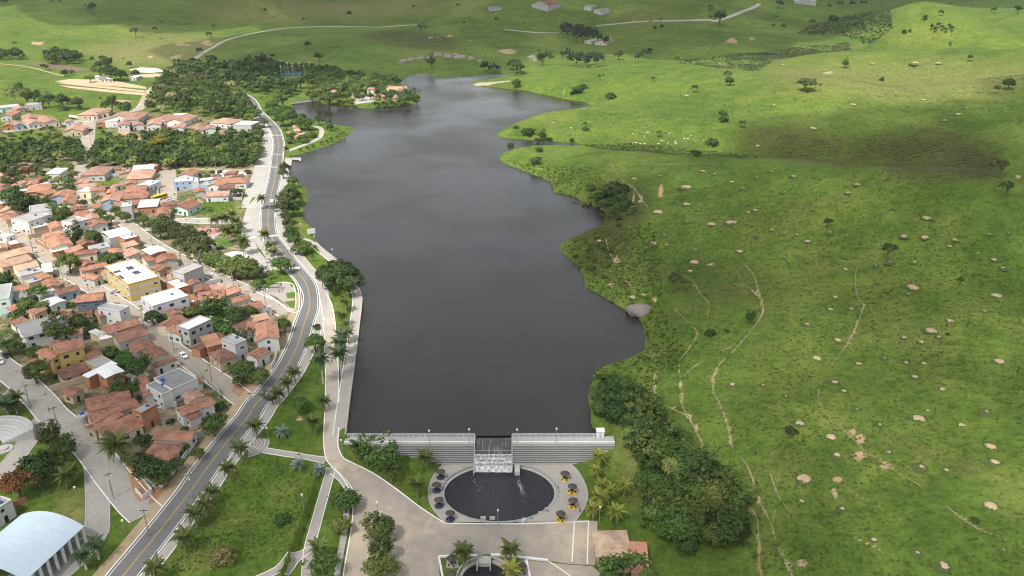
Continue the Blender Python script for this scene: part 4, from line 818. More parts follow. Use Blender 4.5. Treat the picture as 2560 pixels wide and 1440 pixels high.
def block(root, org, crop, A, Bp, Cp, h, roof, rk, wk, wins=True, rise=None, seed=0, doors=True):
    global DOOR
    r = random.Random(seed)
    (ax, ay), (bx, by), (cx_, cy) = X2P(crop, [A, Bp, Cp])
    g = GP3((ax + cx_) / 2, (ay + cy) / 2, h)[2]
    a = UP(ax, ay, g + h); b = UP(bx, by, g + h); c = UP(cx_, cy, g + h)
    u = b - a; Lx = max(np.hypot(*u), 2.2); u = u / max(np.hypot(*u), 1e-6); w = np.array([-u[1], u[0]]); D = (c - b) @ w
    if abs(D) < 2.2: D = 2.6 if D >= 0 else -2.6
    if D < 0: w = -w; D = -D; a, b = b, a; u = -u
    ctr = (a + b) / 2 + w * D / 2; Lx *= 1.07; D *= 1.07; FOOT.append((ctr[0], ctr[1], max(Lx, D) / 2)); rot = math.atan2(u[1], u[0]); gz = min(float(HT(*p)) for p in (a, b, a + w * D, b + w * D))
    z0 = g - gz; loc = (ctr[0] - org[0], ctr[1] - org[1], g - org[2])
    x, y = Lx / 2, D / 2; oh = 0 if roof in ('flat', 'barrel') else min(.45, .12 * min(Lx, D)); wx, wy = x - oh, y - oh
    if roof == 'flat' and h < 7.5: ROOFTOPS.append((ctr, g + h, x, y, rot))
    rm = ROOF[rk][0]; wm = wallmat(wk); bot = -z0 - 1.2
    ridge = roof
    if roof == 'g': ridge = 'gx' if Lx >= D else 'gy'
    pitch = .30 if rk in ('new', 'mid', 'old', 'pale', 'pink', 'light', 'terra') else .12
    span = (y if ridge in ('gx', 'hip', 'shed', 'barrel') else x); rs = rise if rise is not None else span * pitch
    def put(nm, me): return obj(nm, me, root, loc, rot)
    # walls
    if ridge == 'gx':
        k = rs * (1 - oh / max(y, .1)); v = [(-wx,-wy,bot),(wx,-wy,bot),(wx,wy,bot),(-wx,wy,bot),(-wx,-wy,h),(wx,-wy,h),(wx,wy,h),(-wx,wy,h),(-wx,0,h+k),(wx,0,h+k)]
        f = [(0,1,5,4),(2,3,7,6),(1,2,6,9,5),(3,0,4,8,7)]
    elif ridge == 'gy':
        k = rs * (1 - oh / max(x, .1)); v = [(-wx,-wy,bot),(wx,-wy,bot),(wx,wy,bot),(-wx,wy,bot),(-wx,-wy,h),(wx,-wy,h),(wx,wy,h),(-wx,wy,h),(0,-wy,h+k),(0,wy,h+k)]
        f = [(0,1,5,8,4),(1,2,6,5),(2,3,7,9,6),(3,0,4,7)]
    elif ridge == 'shed':
        v = [(-wx,-wy,bot),(wx,-wy,bot),(wx,wy,bot),(-wx,wy,bot),(-wx,-wy,h),(wx,-wy,h),(wx,wy,h+rs),(-wx,wy,h+rs)]; f = [(0,1,5,4),(1,2,6,5),(2,3,7,6),(3,0,4,7)]
    else:
        v = [(-wx,-wy,bot),(wx,-wy,bot),(wx,wy,bot),(-wx,wy,bot),(-wx,-wy,h),(wx,-wy,h),(wx,wy,h),(-wx,wy,h)]; f = [(0,1,5,4),(1,2,6,5),(2,3,7,6),(3,0,4,7)]
    wall = put('wall', mesh('wall', v, f, wm))
    # roof
    e = .02
    if ridge == 'gx':
        v, f = slab([(-x,-y,h+e),(x,-y,h+e),(x,0,h+rs+e),(-x,0,h+rs+e),(x,y,h+e),(-x,y,h+e)], [(0,1,2,3),(3,2,4,5)]); me = mesh('roof', v, f, rm); uvroof(me, 'x')
    elif ridge == 'gy':
        v, f = slab([(-x,-y,h+e),(0,-y,h+rs+e),(0,y,h+rs+e),(-x,y,h+e),(x,-y,h+e),(x,y,h+e)], [(0,1,2,3),(1,4,5,2)]); me = mesh('roof', v, f, rm); uvroof(me, 'y')
    elif ridge == 'hip':
        if Lx >= D: q = x - y * .9; v, f = slab([(-x,-y,h+e),(x,-y,h+e),(x,y,h+e),(-x,y,h+e),(-q,0,h+rs),(q,0,h+rs)], [(0,1,5,4),(1,2,5),(2,3,4,5),(3,0,4)])
        else: q = y - x * .9; rs = x * .3; v, f = slab([(-x,-y,h+e),(x,-y,h+e),(x,y,h+e),(-x,y,h+e),(0,-q,h+rs),(0,q,h+rs)], [(0,1,4),(1,2,5,4),(2,3,5),(3,0,4,5)])
        me = mesh('roof', v, f, rm); uvroof(me, 'x')
    elif ridge == 'shed':
        v, f = slab([(-x,-y,h+e),(x,-y,h+e),(x,y,h+rs+e),(-x,y,h+rs+e)], [(0,1,2,3)]); me = mesh('roof', v, f, rm); uvroof(me, 'x')
    elif ridge == 'barrel':
        n = 12; vv = []
        for s in (-x, x):
            for k in range(n + 1): t = k / n * 2 - 1; vv.append((s, t * y, h + rs * (1 - t * t)))
        v, f = slab(vv, [(k, k + n + 1, k + n + 2, k + 1) for k in range(n)]); me = mesh('roof', v, f, rm); me.flip_normals(); uvroof(me, 'y')
    else:
        me = MB().box(-x + .2, -y + .2, h - .25, x - .2, y - .2, h - .08).mesh('roof', rm)
    ro = put('roof', me)
    if ridge == 'flat':
        pk_ = .35; b_ = MB().box(-x,-y,h-.3,x,-y+.22,h+pk_).box(-x,y-.22,h-.3,x,y,h+pk_).box(-x,-y+.22,h-.3,-x+.22,y-.22,h+pk_).box(x-.22,-y+.22,h-.3,x,y-.22,h+pk_)
        put('parapet', b_.mesh('parapet', wm))
    elif ridge in ('gx', 'gy') and rk in ('new', 'mid', 'old', 'pale', 'pink', 'light', 'terra'):
        cap = MB().box(-x, -.14, h + rs - .02, x, .14, h + rs + .1) if ridge == 'gx' else MB().box(-.14, -y, h + rs - .02, .14, y, h + rs + .1)
        c_ = obj('ridge_cap', cap.mesh('ridge_cap', rm), ro)
    if wins and h > 2.4:
        st = 1 if h < 5.0 else (2 if h < 8.6 else 3); fh = h / st; kind = r.choice(['w', 'w', 'd', 'c'])
        for face in range(3):
            ln = 2 * (wx if face == 0 else wy); n = int(ln / r.uniform(2.8, 4.0))
            if n < 1: continue
            dslot = r.randrange(n)
            for s in range(st):
                for i in range(n):
                    if r.random() < (.4 if face else .2): continue
                    t = -ln / 2 + ln * (i + .5) / n + r.uniform(-.25, .25); ww = min(r.choice((1.0, 1.2, 1.6)), ln / n * .7); isd = face == 0 and s == 0 and i == dslot and doors
                    zb = s * fh + (0.0 if isd else .95); hh = 2.1 if isd else min(1.1, fh - 1.5)
                    me = win_mesh(.95, 2.1, 'd') if isd else win_mesh(ww, hh, kind)
                    p, a_ = {0: ((t, -wy), 0), 1: ((wx, t), math.pi / 2), 2: ((-wx, t), -math.pi / 2)}[face]
                    o_ = obj('door' if isd else 'window', me, root); cr, sr = math.cos(rot), math.sin(rot)
                    o_.location = (loc[0] + p[0] * cr - p[1] * sr, loc[1] + p[0] * sr + p[1] * cr, loc[2] + zb); o_.rotation_euler = (0, 0, rot + a_)
    return ctr, rot, g, x, y
HOUSE_N = [0]; FOOT = []; ROOFTOPS = []
def house(blocks, label=None, name='house', cat='house'):
    crop, A, Bp, Cp, h = blocks[0][:5]
    (ax, ay), (bx, by), (cx_, cy) = X2P(crop, [A, Bp, Cp]); p = GP3((ax + cx_) / 2, (ay + cy) / 2, h)
    HOUSE_N[0] += 1; rk, wk = blocks[0][6], blocks[0][7]
    t = thing(name, label or 'x', cat, p, 0, None if label else 'houses of the town'); out = []
    for i, bl in enumerate(blocks): out.append(block(t, p, *bl[:8], seed=HOUSE_N[0] * 10 + i, **(bl[8] if len(bl) > 8 else {})))
    if not label:
        fl = ('two-storey ' if h >= 5.5 else '') ; pend(t, 'house', '%s%s house with %s roof' % (fl, wk if wk != 'brick' else 'bare-brick', ROOF[rk][1]), p)
    return t, out
H = lambda *a: house([a])
# lower left
house([('c9',(1340,890),(1990,650),(1860,570),3.6,'g','mid','peach'),('c9',(1290,740),(1890,580),(1720,440),3.8,'g','mid','cream'),('c9',(1560,1165),(2060,950),(1900,825),3.0,'shed','mid','cream'),('c9',(1370,1020),(1770,790),(1680,700),3.6,'g','mid','tan')], 'sprawling house of many red tile roofs beside the paved corner street')
house([('c9',(2040,770),(2250,650),(2140,590),6.2,'flat','slab','brick')], 'unfinished brick house with grey roof beside the blue pool')
H('c9',(1040,530),(1220,430),(1150,340),3.0,'g','mid','tan')
house([('c9',(1520,260),(1785,160),(1660,60),6.0,'g','mw','brick'),('c9',(1280,250),(1680,55),(1610,20),4.6,'shed','mw','brick',{'wins':False})], 'brick two-storey house with whitish sheet roofs below the yellow house')
H('c6',(1390,1380),(1610,1290),(1490,1195),3.6,'flat','slab','tan')
house([('c6',(830,1180),(1210,1075),(1110,960),6.8,'g','new','yellow'),('c6',(735,1260),(890,1195),(740,1075),5.6,'g','new','yellow'),('c6',(620,1360),(740,1300),(610,1195),3.4,'g','mid','yellow')], 'two-storey yellow house with orange tile roofs and white terrace')
H('c6',(1245,1255),(1480,1185),(1340,1035),3.4,'hip','old','tan')
house([('c6',(370,935),(980,770),(790,620),5.0,'g','md','white')], 'large grey-roofed hall with white gable edges')
H('c6',(990,915),(1185,880),(1100,780),3.4,'shed','new','grey'); H('c6',(1430,655),(1665,585),(1530,500),3.4,'hip','old','tan'); H('c6',(1000,690),(1325,640),(1230,550),3.4,'g','old','tan')
house([('c6',(700,630),(975,690),(850,540),3.6,'flat','old','brick')], 'roofless red brick shell between mint house and grey hall')
house([('c6',(1090,440),(1470,400),(1390,300),6.4,'g','mid','slate')], 'two-storey blue-grey house with weathered tile roof and open upper veranda')
house([('c6',(730,490),(945,410),(830,340),3.6,'g','mg','mint')], 'small mint-green house with a pale gable roof')
H('c6',(270,410),(490,330),(405,230),3.4,'g','md','grey'); H('c6',(-60,400),(130,370),(60,190),6.8,'flat','slab','mint'); H('c6',(840,335),(1150,245),(1080,185),3.4,'g','old','blue'); H('c6',(640,240),(860,195),(770,105),3.2,'g','mid','tan')
house([('c6',(590,110),(735,60),(680,10),3.6,'shed','new','tan'),('c6',(420,170),(590,120),(560,60),3.4,'flat','slab','tan')])
house([('c6',(1715,570),(1845,500),(1650,400),6.0,'flat','slab','white')], 'long narrow white-walled building with flat roof at the street corner')
house([('c6',(1550,890),(2020,745),(1890,670),3.4,'g','mid','peach'),('c6',(1440,935),(1545,890),(1420,815),2.8,'shed','mg','tan',{'wins':False})])
house([('c6',(1715,1020),(2135,895),(1990,800),3.4,'g','old','lightgrey'),('c6',(1440,990),(1700,930),(1560,880),2.8,'flat','ws','tan',{'wins':False})])
H('c6',(1940,1175),(2255,1085),(2180,965),3.4,'g','mid','white'); H('c8',(170,600),(480,500),(370,385),3.4,'g','mid','cream'); H('c8',(290,685),(585,575),(540,550),3.2,'shed','mid','white')
house([('c8',(515,1000),(870,850),(640,700),4.8,'flat','md','white'),('c8',(370,1075),(515,1010),(340,870),5.2,'flat','md','white'),('c8',(125,1100),(285,1050),(140,850),3.4,'shed','mid','white'),('c8',(540,1065),(965,895),(880,830),2.9,'shed','mid','white',{'wins':False})], 'white flat-roofed house with tile veranda and small blue pool')
house([('c8',(670,1380),(1130,1205),(1030,1105),4.0,'g','mid','white'),('c11',(640,245),(790,175),(740,110),3.0,'g','mid','white')], 'white house with red gable roof at the avenue corner')
house([('c11',(200,475),(640,490),(715,375),3.2,'g','new','white')], 'low white house with orange-edged tile roof beside the avenue bank'); house([('c11',(60,700),(420,720),(520,530),3.2,'hip','mid','tan')], 'red hip-roofed house half hidden by trees inside the white fence')
house([('c7',(760,1295),(1075,1150),(950,1080),6.4,'flat','ws','grey'),('c7',(630,1370),(755,1300),(630,1215),3.8,'shed','new','white'),('c7',(500,1280),(740,1145),(570,1080),3.8,'g','mid','cream')], 'grey two-storey house with white roof terrace and bright orange lean-to')
house([('c8',(920,430),(1270,230),(1170,175),3.6,'g','old','brick'),('c8',(1020,395),(1240,335),(1150,225),4.0,'shed','new','brick')]); H('c8',(1200,610),(1455,520),(1330,385),3.4,'hip','old','tan')
house([('c8',(1425,360),(1580,290),(1415,200),6.8,'flat','slab','lightgrey')], 'grey two-storey box house with bare flat roof'); H('c8',(1740,560),(1930,455),(1820,370),3.8,'g','mid','white')
house([('c8',(1740,300),(2060,255),(2030,30),5.2,'g','new','white'),('c8',(1570,170),(1730,160),(1700,55),4.4,'shed','new','white'),('c7',(1690,1175),(1920,1130),(1905,1065),3.8,'shed','pale','grey')], 'broad light-orange tiled house on the bend of the avenue')
H('c7',(915,885),(1280,830),(1080,730),3.6,'g','mid','white'); H('c7',(1270,815),(1520,725),(1400,660),3.6,'g','new','grey'); H('c7',(1400,915),(1660,835),(1570,780),3.6,'g','mid','white')
house([('c7',(1450,1080),(1850,955),(1720,880),3.8,'g','mid','white'),('c7',(1830,1000),(1945,975),(1900,930),3.2,'flat','slab','grey')])
house([('c7',(250,950),(730,810),(540,705),6.0,'flat','ws','lilac')], 'long white-roofed house with lilac walls and turquoise patio')
yb, yo = house([('c4',(1850,1325),(2265,1215),(1830,1000),7.4,'flat','ws','yellow')], 'three-level yellow building with flat white roof and solar panels', 'public_building', 'building')
(yc, yrot, yg, yx, yy_) = yo[0]
for i, (px, py, w_, d_) in enumerate(((1655,1145,4.2,2.0), (1730,1220,1.8,4.6), (1870,1085,2.6,3.6), (1960,1150,2.6,3.6), (1520,1092,1.4,1.0))):
    qx, qy = X2P('c4', [(px, py)])[0]; p = UP(qx, qy, yg + 7.7); s_ = obj('solar_panel', MB().box(-w_ / 2, -d_ / 2, 0, w_ / 2, d_ / 2, .08).mesh('solar_panel', M_solar), yb); s_.location = (p[0] - yc[0] + yc[0] - yb.location.x, p[1] - yb.location.y, 7.45 + yg - yb.location.z); s_.rotation_euler = (0, 0, yrot)
for pts in [[(1500,1130),(1855,1345),(2262,1235)]]:
    pass
for zz_ in (2.4, 4.9):
    o_ = obj('grey_band', MB().box(-yx - .02, -yy_ - .02, zz_, yx + .02, yy_ + .02, zz_ + 1.0).mesh('grey_band', wallmat('grey')), yb); o_.location = (yc[0] - yb.location.x, yc[1] - yb.location.y, yg - yb.location.z); o_.rotation_euler = (0, 0, yrot)
H('c7',(600,705),(765,655),(615,555),3.8,'flat','ws','brick')
house([('c7',(690,490),(950,385),(830,330),6.8,'flat','slab','grey'),('c7',(520,490),(740,390),(690,350),3.8,'g','mid','tan')], 'bare concrete two-storey house with flat roof and tiled annex')
H('c7',(780,650),(940,605),(870,540),3.2,'g','old','white'); H('c7',(210,210),(440,150),(310,85),5.6,'g','mw','brick'); H('c7',(300,340),(605,285),(470,210),3.5,'g','mid','grey'); H('c7',(150,315),(280,285),(200,215),3.8,'shed','mid','white'); H('c7',(330,450),(510,390),(440,330),3.2,'g','old','tan'); H('c7',(70,215),(205,215),(130,150),3.6,'shed','mg','tan')
# middle left
H('c4',(-30,300),(340,280),(80,120),3.6,'g','pale','peach'); H('c4',(90,420),(290,380),(200,310),3.4,'g','mid','tan')
house([('c4',(410,430),(710,330),(600,250),6.6,'flat','slab','white'),('c4',(440,300),(730,260),(560,190),8.0,'flat','slab','white'),('c4',(260,400),(400,430),(330,300),5.6,'flat','slab','white'),('c4',(490,530),(705,475),(640,430),3.6,'flat','ws','tan')], 'tall white modern house block with stepped flat roofs')
H('c4',(1060,460),(1265,395),(1160,340),6.8,'flat','slab','white'); H('c4',(730,545),(1000,495),(900,430),3.4,'g','new','cream')
house([('c4',(1300,505),(1555,455),(1470,380),3.8,'g','mid','white'),('c4',(1260,410),(1440,380),(1380,320),4.6,'g','pink','peach')])
house([('c4',(1580,660),(1880,590),(1720,520),5.2,'barrel','mw','grey',{'wins':False,'rise':1.0})], 'white curved carport roof beside the market street', 'carport', 'carport')
H('c4',(1800,690),(1995,640),(1900,590),4.8,'flat','ws','brick'); H('c4',(1815,800),(2000,750),(1950,710),3.3,'shed','pale','tan'); H('c4',(740,815),(1050,755),(840,645),3.8,'g','new','cream')
house([('c4',(1080,915),(1390,870),(1280,825),3.8,'g','mid','cream'),('c4',(750,868),(980,815),(950,785),2.8,'shed','mw','brick',{'wins':False})]); H('c4',(1165,1080),(1380,1020),(1290,960),3.4,'g','mid','tan')
house([('c4',(1180,1150),(1550,1065),(1490,1010),3.4,'g','mid','tan'),('c4',(1350,1270),(1490,1215),(1400,1130),3.2,'g','mid','grey')])
H('c4',(150,770),(290,740),(190,690),3.6,'flat','ws','brick'); H('c4',(90,950),(445,860),(340,790),3.8,'g','pale','peach'); H('c4',(40,1090),(470,975),(410,920),3.8,'shed','pale','peach'); H('c4',(250,1135),(560,1060),(490,990),3.6,'g','pale','cream')
house([('c4',(310,1215),(610,1145),(540,1090),3.6,'flat','slab','white'),('c4',(620,1160),(760,1135),(650,1055),3.4,'shed','mw','tan',{'wins':False})])
H('c4',(-40,830),(110,800),(40,740),3.4,'g','pale','tan'); H('c4',(-60,640),(90,660),(60,600),5.6,'flat','ws','white')
H('c4',(1230,240),(1390,240),(1340,180),4.2,'g','new','white'); H('c4',(890,245),(1010,220),(960,195),3.6,'shed','mw','cream'); H('c4',(1040,280),(1200,250),(1150,205),3.4,'g','mid','tan'); H('c4',(1090,330),(1275,300),(1220,265),3.2,'g','mid','tan')
H('c4',(1985,225),(2260,205),(2220,120),3.8,'shed','mg','brick'); H('c4',(1740,220),(1890,205),(1880,150),6.8,'flat','ws','grey'); H('c4',(1440,150),(1710,130),(1660,60),4.4,'g','pink','blue'); H('c4',(1600,215),(1730,210),(1790,145),3.6,'g','new','tan')
H('c2',(760,1410),(960,1390),(880,1290),3.6,'g','mid','grey'); H('c2',(640,1310),(880,1300),(780,1230),3.8,'g','new','blue'); H('c2',(500,1320),(600,1300),(570,1265),3.4,'shed','new','tan'); H('c2',(340,1240),(640,1210),(520,1140),3.8,'hip','new','tan'); H('c2',(170,1190),(270,1175),(220,1135),3.4,'g','pink','tan'); H('c2',(330,1150),(460,1140),(420,1095),3.4,'g','pink','tan')
house([('c2',(590,1000),(760,1000),(770,940),4.8,'shed','mw','white')], 'white wedge-roofed building among round street trees', 'chapel', 'building')
house([('c2',(1040,1020),(1340,1010),(1320,915),3.8,'hip','pink','lightgrey')], 'broad pinkish hip-roofed house at the corner below the grove'); H('c2',(1625,1070),(1940,1050),(1880,950),3.8,'hip','pink','tan')
H('c2',(960,1130),(1110,1125),(1070,1080),3.4,'g','pink','tan'); H('c2',(1020,1180),(1235,1160),(1210,1120),3.4,'g','pink','white'); house([('c2',(1000,1230),(1160,1230),(1160,1180),3.6,'flat','ws','cream'),('c2',(1160,1230),(1350,1210),(1320,1170),3.4,'g','mid','white')])
H('c2',(1590,1250),(1860,1230),(1840,1150),3.8,'hip','mid','tan'); H('c2',(1560,1320),(1880,1310),(1740,1240),3.6,'g','mid','grey'); H('c2',(1270,1350),(1530,1350),(1470,1270),3.6,'g','new','white'); H('c2',(1700,960),(1970,940),(1950,890),3.6,'shed','mg','grey'); H('c2',(1460,950),(1540,945),(1530,915),3.2,'g','mid','tan'); H('c2',(1360,1260),(1470,1250),(1460,1200),3.2,'g','new','brick'); H('c2',(1890,905),(2010,910),(1990,875),3.4,'g','pink','brick'); H('c2',(1760,1150),(1920,1160),(1920,1090),3.6,'flat','ws','white'); H('c2',(1220,1290),(1360,1285),(1330,1250),3.2,'g','mid','tan')
# top left
for a in (((0,260),(150,255),(60,205),4.2,'g','new','grey'), ((180,380),(305,365),(270,320),3.8,'gy','pink','blue'), ((300,310),(500,290),(470,240),3.6,'g','pink','tan'), ((360,365),(545,340),(500,295),3.6,'gy','pink','white'), ((520,300),(670,280),(650,240),3.6,'g','new','tan'), ((560,350),(765,325),(680,270),3.6,'gy','pink','cream'),
          ((30,390),(175,380),(140,340),3.4,'g','mid','brick'), ((840,340),(950,330),(920,305),6.0,'g','pink','white'), ((805,460),(1055,450),(1030,395),3.6,'g','pink','tan'), ((1000,240),(1250,240),(1180,170),3.8,'hip','pink','tan'), ((1160,240),(1330,225),(1250,190),3.6,'g','pale','white'), ((1270,215),(1395,210),(1350,170),3.6,'g','pale','tan'),
          ((1240,355),(1345,350),(1330,320),3.4,'g','pink','brick'), ((1350,330),(1500,325),(1490,310),4.6,'flat','ws','white'), ((1420,280),(1640,275),(1620,225),3.6,'g','pale','white'), ((1510,385),(1660,375),(1640,330),5.6,'g','pink','white'), ((1700,385),(1850,370),(1800,340),3.8,'g','pink','white'), ((1580,305),(1780,300),(1830,215),3.8,'hip','pink','lightgrey'),
          ((1880,380),(2060,370),(2000,330),4.0,'g','pink','white'), ((1610,500),(1740,480),(1720,440),3.2,'g','pale','tan'), ((1660,560),(1930,560),(1900,520),3.2,'g','pink','tan'), ((1900,320),(2130,330),(2090,245),3.8,'hip','pink','white'), ((-40,440),(30,430),(10,360),3.4,'g','new','tan')): H('c2', *a)
for a in (((80,740),(310,745),(350,670),3.8,'g','pink','white'), ((170,660),(350,655),(330,640),3.8,'shed','mw','grey'), ((165,830),(300,825),(285,775),3.8,'g','pink','white'), ((410,870),(560,860),(540,800),3.8,'g','pink','white'), ((570,845),(715,835),(690,795),3.6,'g','pink','mint'), ((990,930),(1150,945),(1160,905),3.0,'shed','mw','tan'), ((90,1000),(200,1000),(230,935),3.4,'g','pink','tan')): H('c3', *a)
house([('c3',(640,750),(900,770),(890,705),3.8,'hip','pale','white')], 'pale hip-roofed house left of the blank concrete block'); house([('c3',(945,780),(1165,790),(1205,740),7.5,'flat','ws','grey',{'wins':False})], 'tall blank concrete block with a white roof beside the grove', 'warehouse', 'building')
house([('c5',(600,225),(810,225),(805,150),3.8,'g','new','white')]); house([('c5',(550,320),(810,300),(790,250),5.2,'flat','ws','blue'),('c5',(810,320),(900,310),(905,255),4.6,'flat','ws','white'),('c5',(900,365),(1030,370),(1030,310),3.2,'flat','slab','blue')], 'pale blue house with stepped wall and white flat roofs')
H('c5',(1030,370),(1225,375),(1235,300),3.6,'g','new','white'); H('c5',(1075,290),(1210,290),(1210,250),3.6,'g','pink','white'); H('c5',(1240,335),(1580,325),(1580,255),3.8,'hip','new','white'); H('c5',(1000,525),(1320,515),(1350,445),3.4,'g','pink','white'); house([('c5',(305,800),(490,780),(480,680),3.4,'g','mid','tan'),('c5',(500,690),(740,715),(700,600),3.6,'g','mid','mint'),('c5',(680,640),(790,635),(790,545),3.8,'g','new','white')])
house([('c1',(0,1080),(190,1060),(160,1040),4.0,'g','mg','mint')], 'long pale-green shed at the far left edge', 'shed', 'shed'); H('c1',(150,1100),(275,1085),(240,1065),3.2,'g','pink','tan'); H('c1',(250,1055),(410,1045),(380,1025),4.2,'flat','slab','grey')
for i, a in enumerate((((990,790),(1060,785),(1050,765)), ((1075,790),(1130,785),(1120,770)), ((1285,775),(1360,775),(1340,755)), ((945,770),(990,768),(985,755)))): house([('c1', *a, 3.2, 'g', 'md' if i < 1 else 'mw', 'white')], 'small farm building among trees above the ploughed strips, %s from the left' % ['second', 'third', 'rightmost', 'first'][i], 'farm_building', 'farm building')
# island and lakeside pavilions, far farms
house([('c17',(1460,425),(1640,432),(1655,400),4.6,'g','pale','white')], 'long pale gabled hall on the lake island', 'hall', 'building'); house([('c17',(1268,415),(1335,415),(1325,397),8.0,'hip','new','white')], 'square tower with red hip roof on the lake island', 'tower', 'tower')
for i, a in enumerate((((1190,462),(1245,452),(1235,430)), ((1350,478),(1405,470),(1395,452)), ((1420,488),(1480,480),(1460,458)), ((1130,470),(1185,465),(1180,450)), ((890,440),(950,440),(940,415)), ((1540,500),(1590,495),(1580,480)))): house([('c17', *a, 3.2, 'hip', 'pink', 'tan')], 'small red-roofed kiosk on the lake island, %s' % ['left of the tower', 'just right of the tower', 'second right of the tower', 'at the square edge', 'half hidden in trees at left', 'right of the palms'][i], 'kiosk', 'kiosk')
for i, a in enumerate((((530,798),(578,795),(575,772)), ((545,832),(605,828),(600,805)), ((580,885),(660,850),(655,832)), ((485,858),(520,855),(515,825)))): house([('c17', *a, 2.8, 'hip', 'pale', 'tan', {'wins': False})], 'pale tiled lakeside pavilion under trees, %s' % ['topmost', 'second from the top', 'lowest', 'leftmost'][i], 'pavilion', 'pavilion')
for i, (c_, a, nm) in enumerate((('c20', ((1600,325),(1660,330),(1655,312)), 'white farmhouse below the eucalyptus grove'), ('c20', ((1690,335),(1780,340),(1775,318)), 'red-roofed farm shed below the eucalyptus grove'), ('c20', ((1185,32),(1310,38),(1310,22)), 'long brown shed on the far road near the top edge'), ('c20', ((1600,50),(1660,52),(1655,42)), 'left house of the far farm near the top edge'), ('c20', ((1680,75),(1740,80),(1735,68)), 'right house of the far farm near the top edge'), ('c20', ((850,60),(940,58),(935,52)), 'low pale shed by the red track near the top edge'), ('c21', ((935,6),(1080,8),(1080,-4)), 'white industrial roof at the top edge right of centre'))):
    house([(c_, *a, 3.0, 'g', ['mg','old','old','md','md','md','mg'][i], 'grey')], nm, 'farm_building', 'farm building')
# hip-roofed house below the dam
house([('c16',(1408,1060),(1885,1050),(1880,705),3.2,'hip','light','tan'),('c16',(1890,1300),(2135,1310),(2120,940),2.8,'shed','terra','tan'),('c16',(1480,1190),(1885,1190),(1885,1075),2.6,'shed','terra','tan',{'wins':False})], 'hip-roofed house with pale and terracotta tiles below the dam')
# arched hall at the lower left corner
hz = 5.5; FRp, NRp, FLp = X2P('c10', [(1012,842), (300,1500), (150,790)]); gq = 0.0
a = UP(*FRp, gq + hz); b = UP(*NRp, gq + hz); cfl = UP(*FLp, gq + hz); u = (b - a); Lh = np.hypot(*u); u /= Lh; w = np.array([-u[1], u[0]]); Wd = (cfl - a) @ w
if Wd < 0: w = -w; Wd = -Wd
hall = thing('arched_hall', 'open-sided hall under a huge pale-blue arched metal roof, bottom left', 'hall', (*(a + w * Wd / 2), gq)); rot = math.atan2(u[1], u[0]); hall.rotation_euler = (0, 0, rot)
sgn_h = 1 if (-math.sin(rot) * w[0] + math.cos(rot) * w[1]) > 0 else -1
M_blue = mat('pale_blue_metal', (.50,.60,.66), (.43,.52,.58), .35, .5, .05, 2, dirt=(.40,.48,.53))
n = 20; prof = [(t_ * Wd / 2, hz + 2.6 * (1 - t_ * t_)) for t_ in np.linspace(-1, 1, n + 1)]
ns_ = 8
for s in range(ns_):
    x0, x1 = Lh * s / ns_, Lh * (s + 1) / ns_ - .03; v, f = slab([(x_, y_, z_ + .01 * (s % 2)) for x_ in (x0, x1) for y_, z_ in prof], [(k, k + n + 1, k + n + 2, k + 1) for k in range(n)], .12)
    me = mesh('roof_panel', v, f, M_blue); me.flip_normals(); obj('roof_panel', me, hall)
pm_ = MB().box(-.22, -.3, -1.5, .22, .3, hz + .15).mesh('pillar', M_white)
for s in range(ns_ + 1):
    for q in (-1, 1): obj('pillar', pm_, hall, (Lh * s / ns_ * .98 + .2, q * (Wd / 2 - .6), 0))
obj('floor_slab', MB().box(0, -Wd / 2 + .5, -1.5, Lh, Wd / 2 - .5, .18).mesh('floor_slab', M_conc), hall); obj('bleachers', MB().box(0, -sgn_h * Wd / 2 * .2 - 2, .18, Lh, -sgn_h * Wd / 2 * .2 + 6, 1.6).mesh('bleachers', M_mdark), hall)
gv_ = [(0.05, y_, z_ - .15) for y_, z_ in prof] + [(0.05, Wd / 2, hz - .6), (0.05, -Wd / 2, hz - .6)]
obj('gable_truss', mesh('gable_truss', gv_ + [(x_ - .12, y_, z_) for x_, y_, z_ in gv_], [tuple(range(len(gv_))), tuple(range(2 * len(gv_) - 1, len(gv_) - 1, -1))], M_white), hall)
house([('c10',(-90,680),(130,535),(20,490),5.0,'flat','slab','white')], 'white flat-roofed annex left of the arched hall', 'annex', 'building')
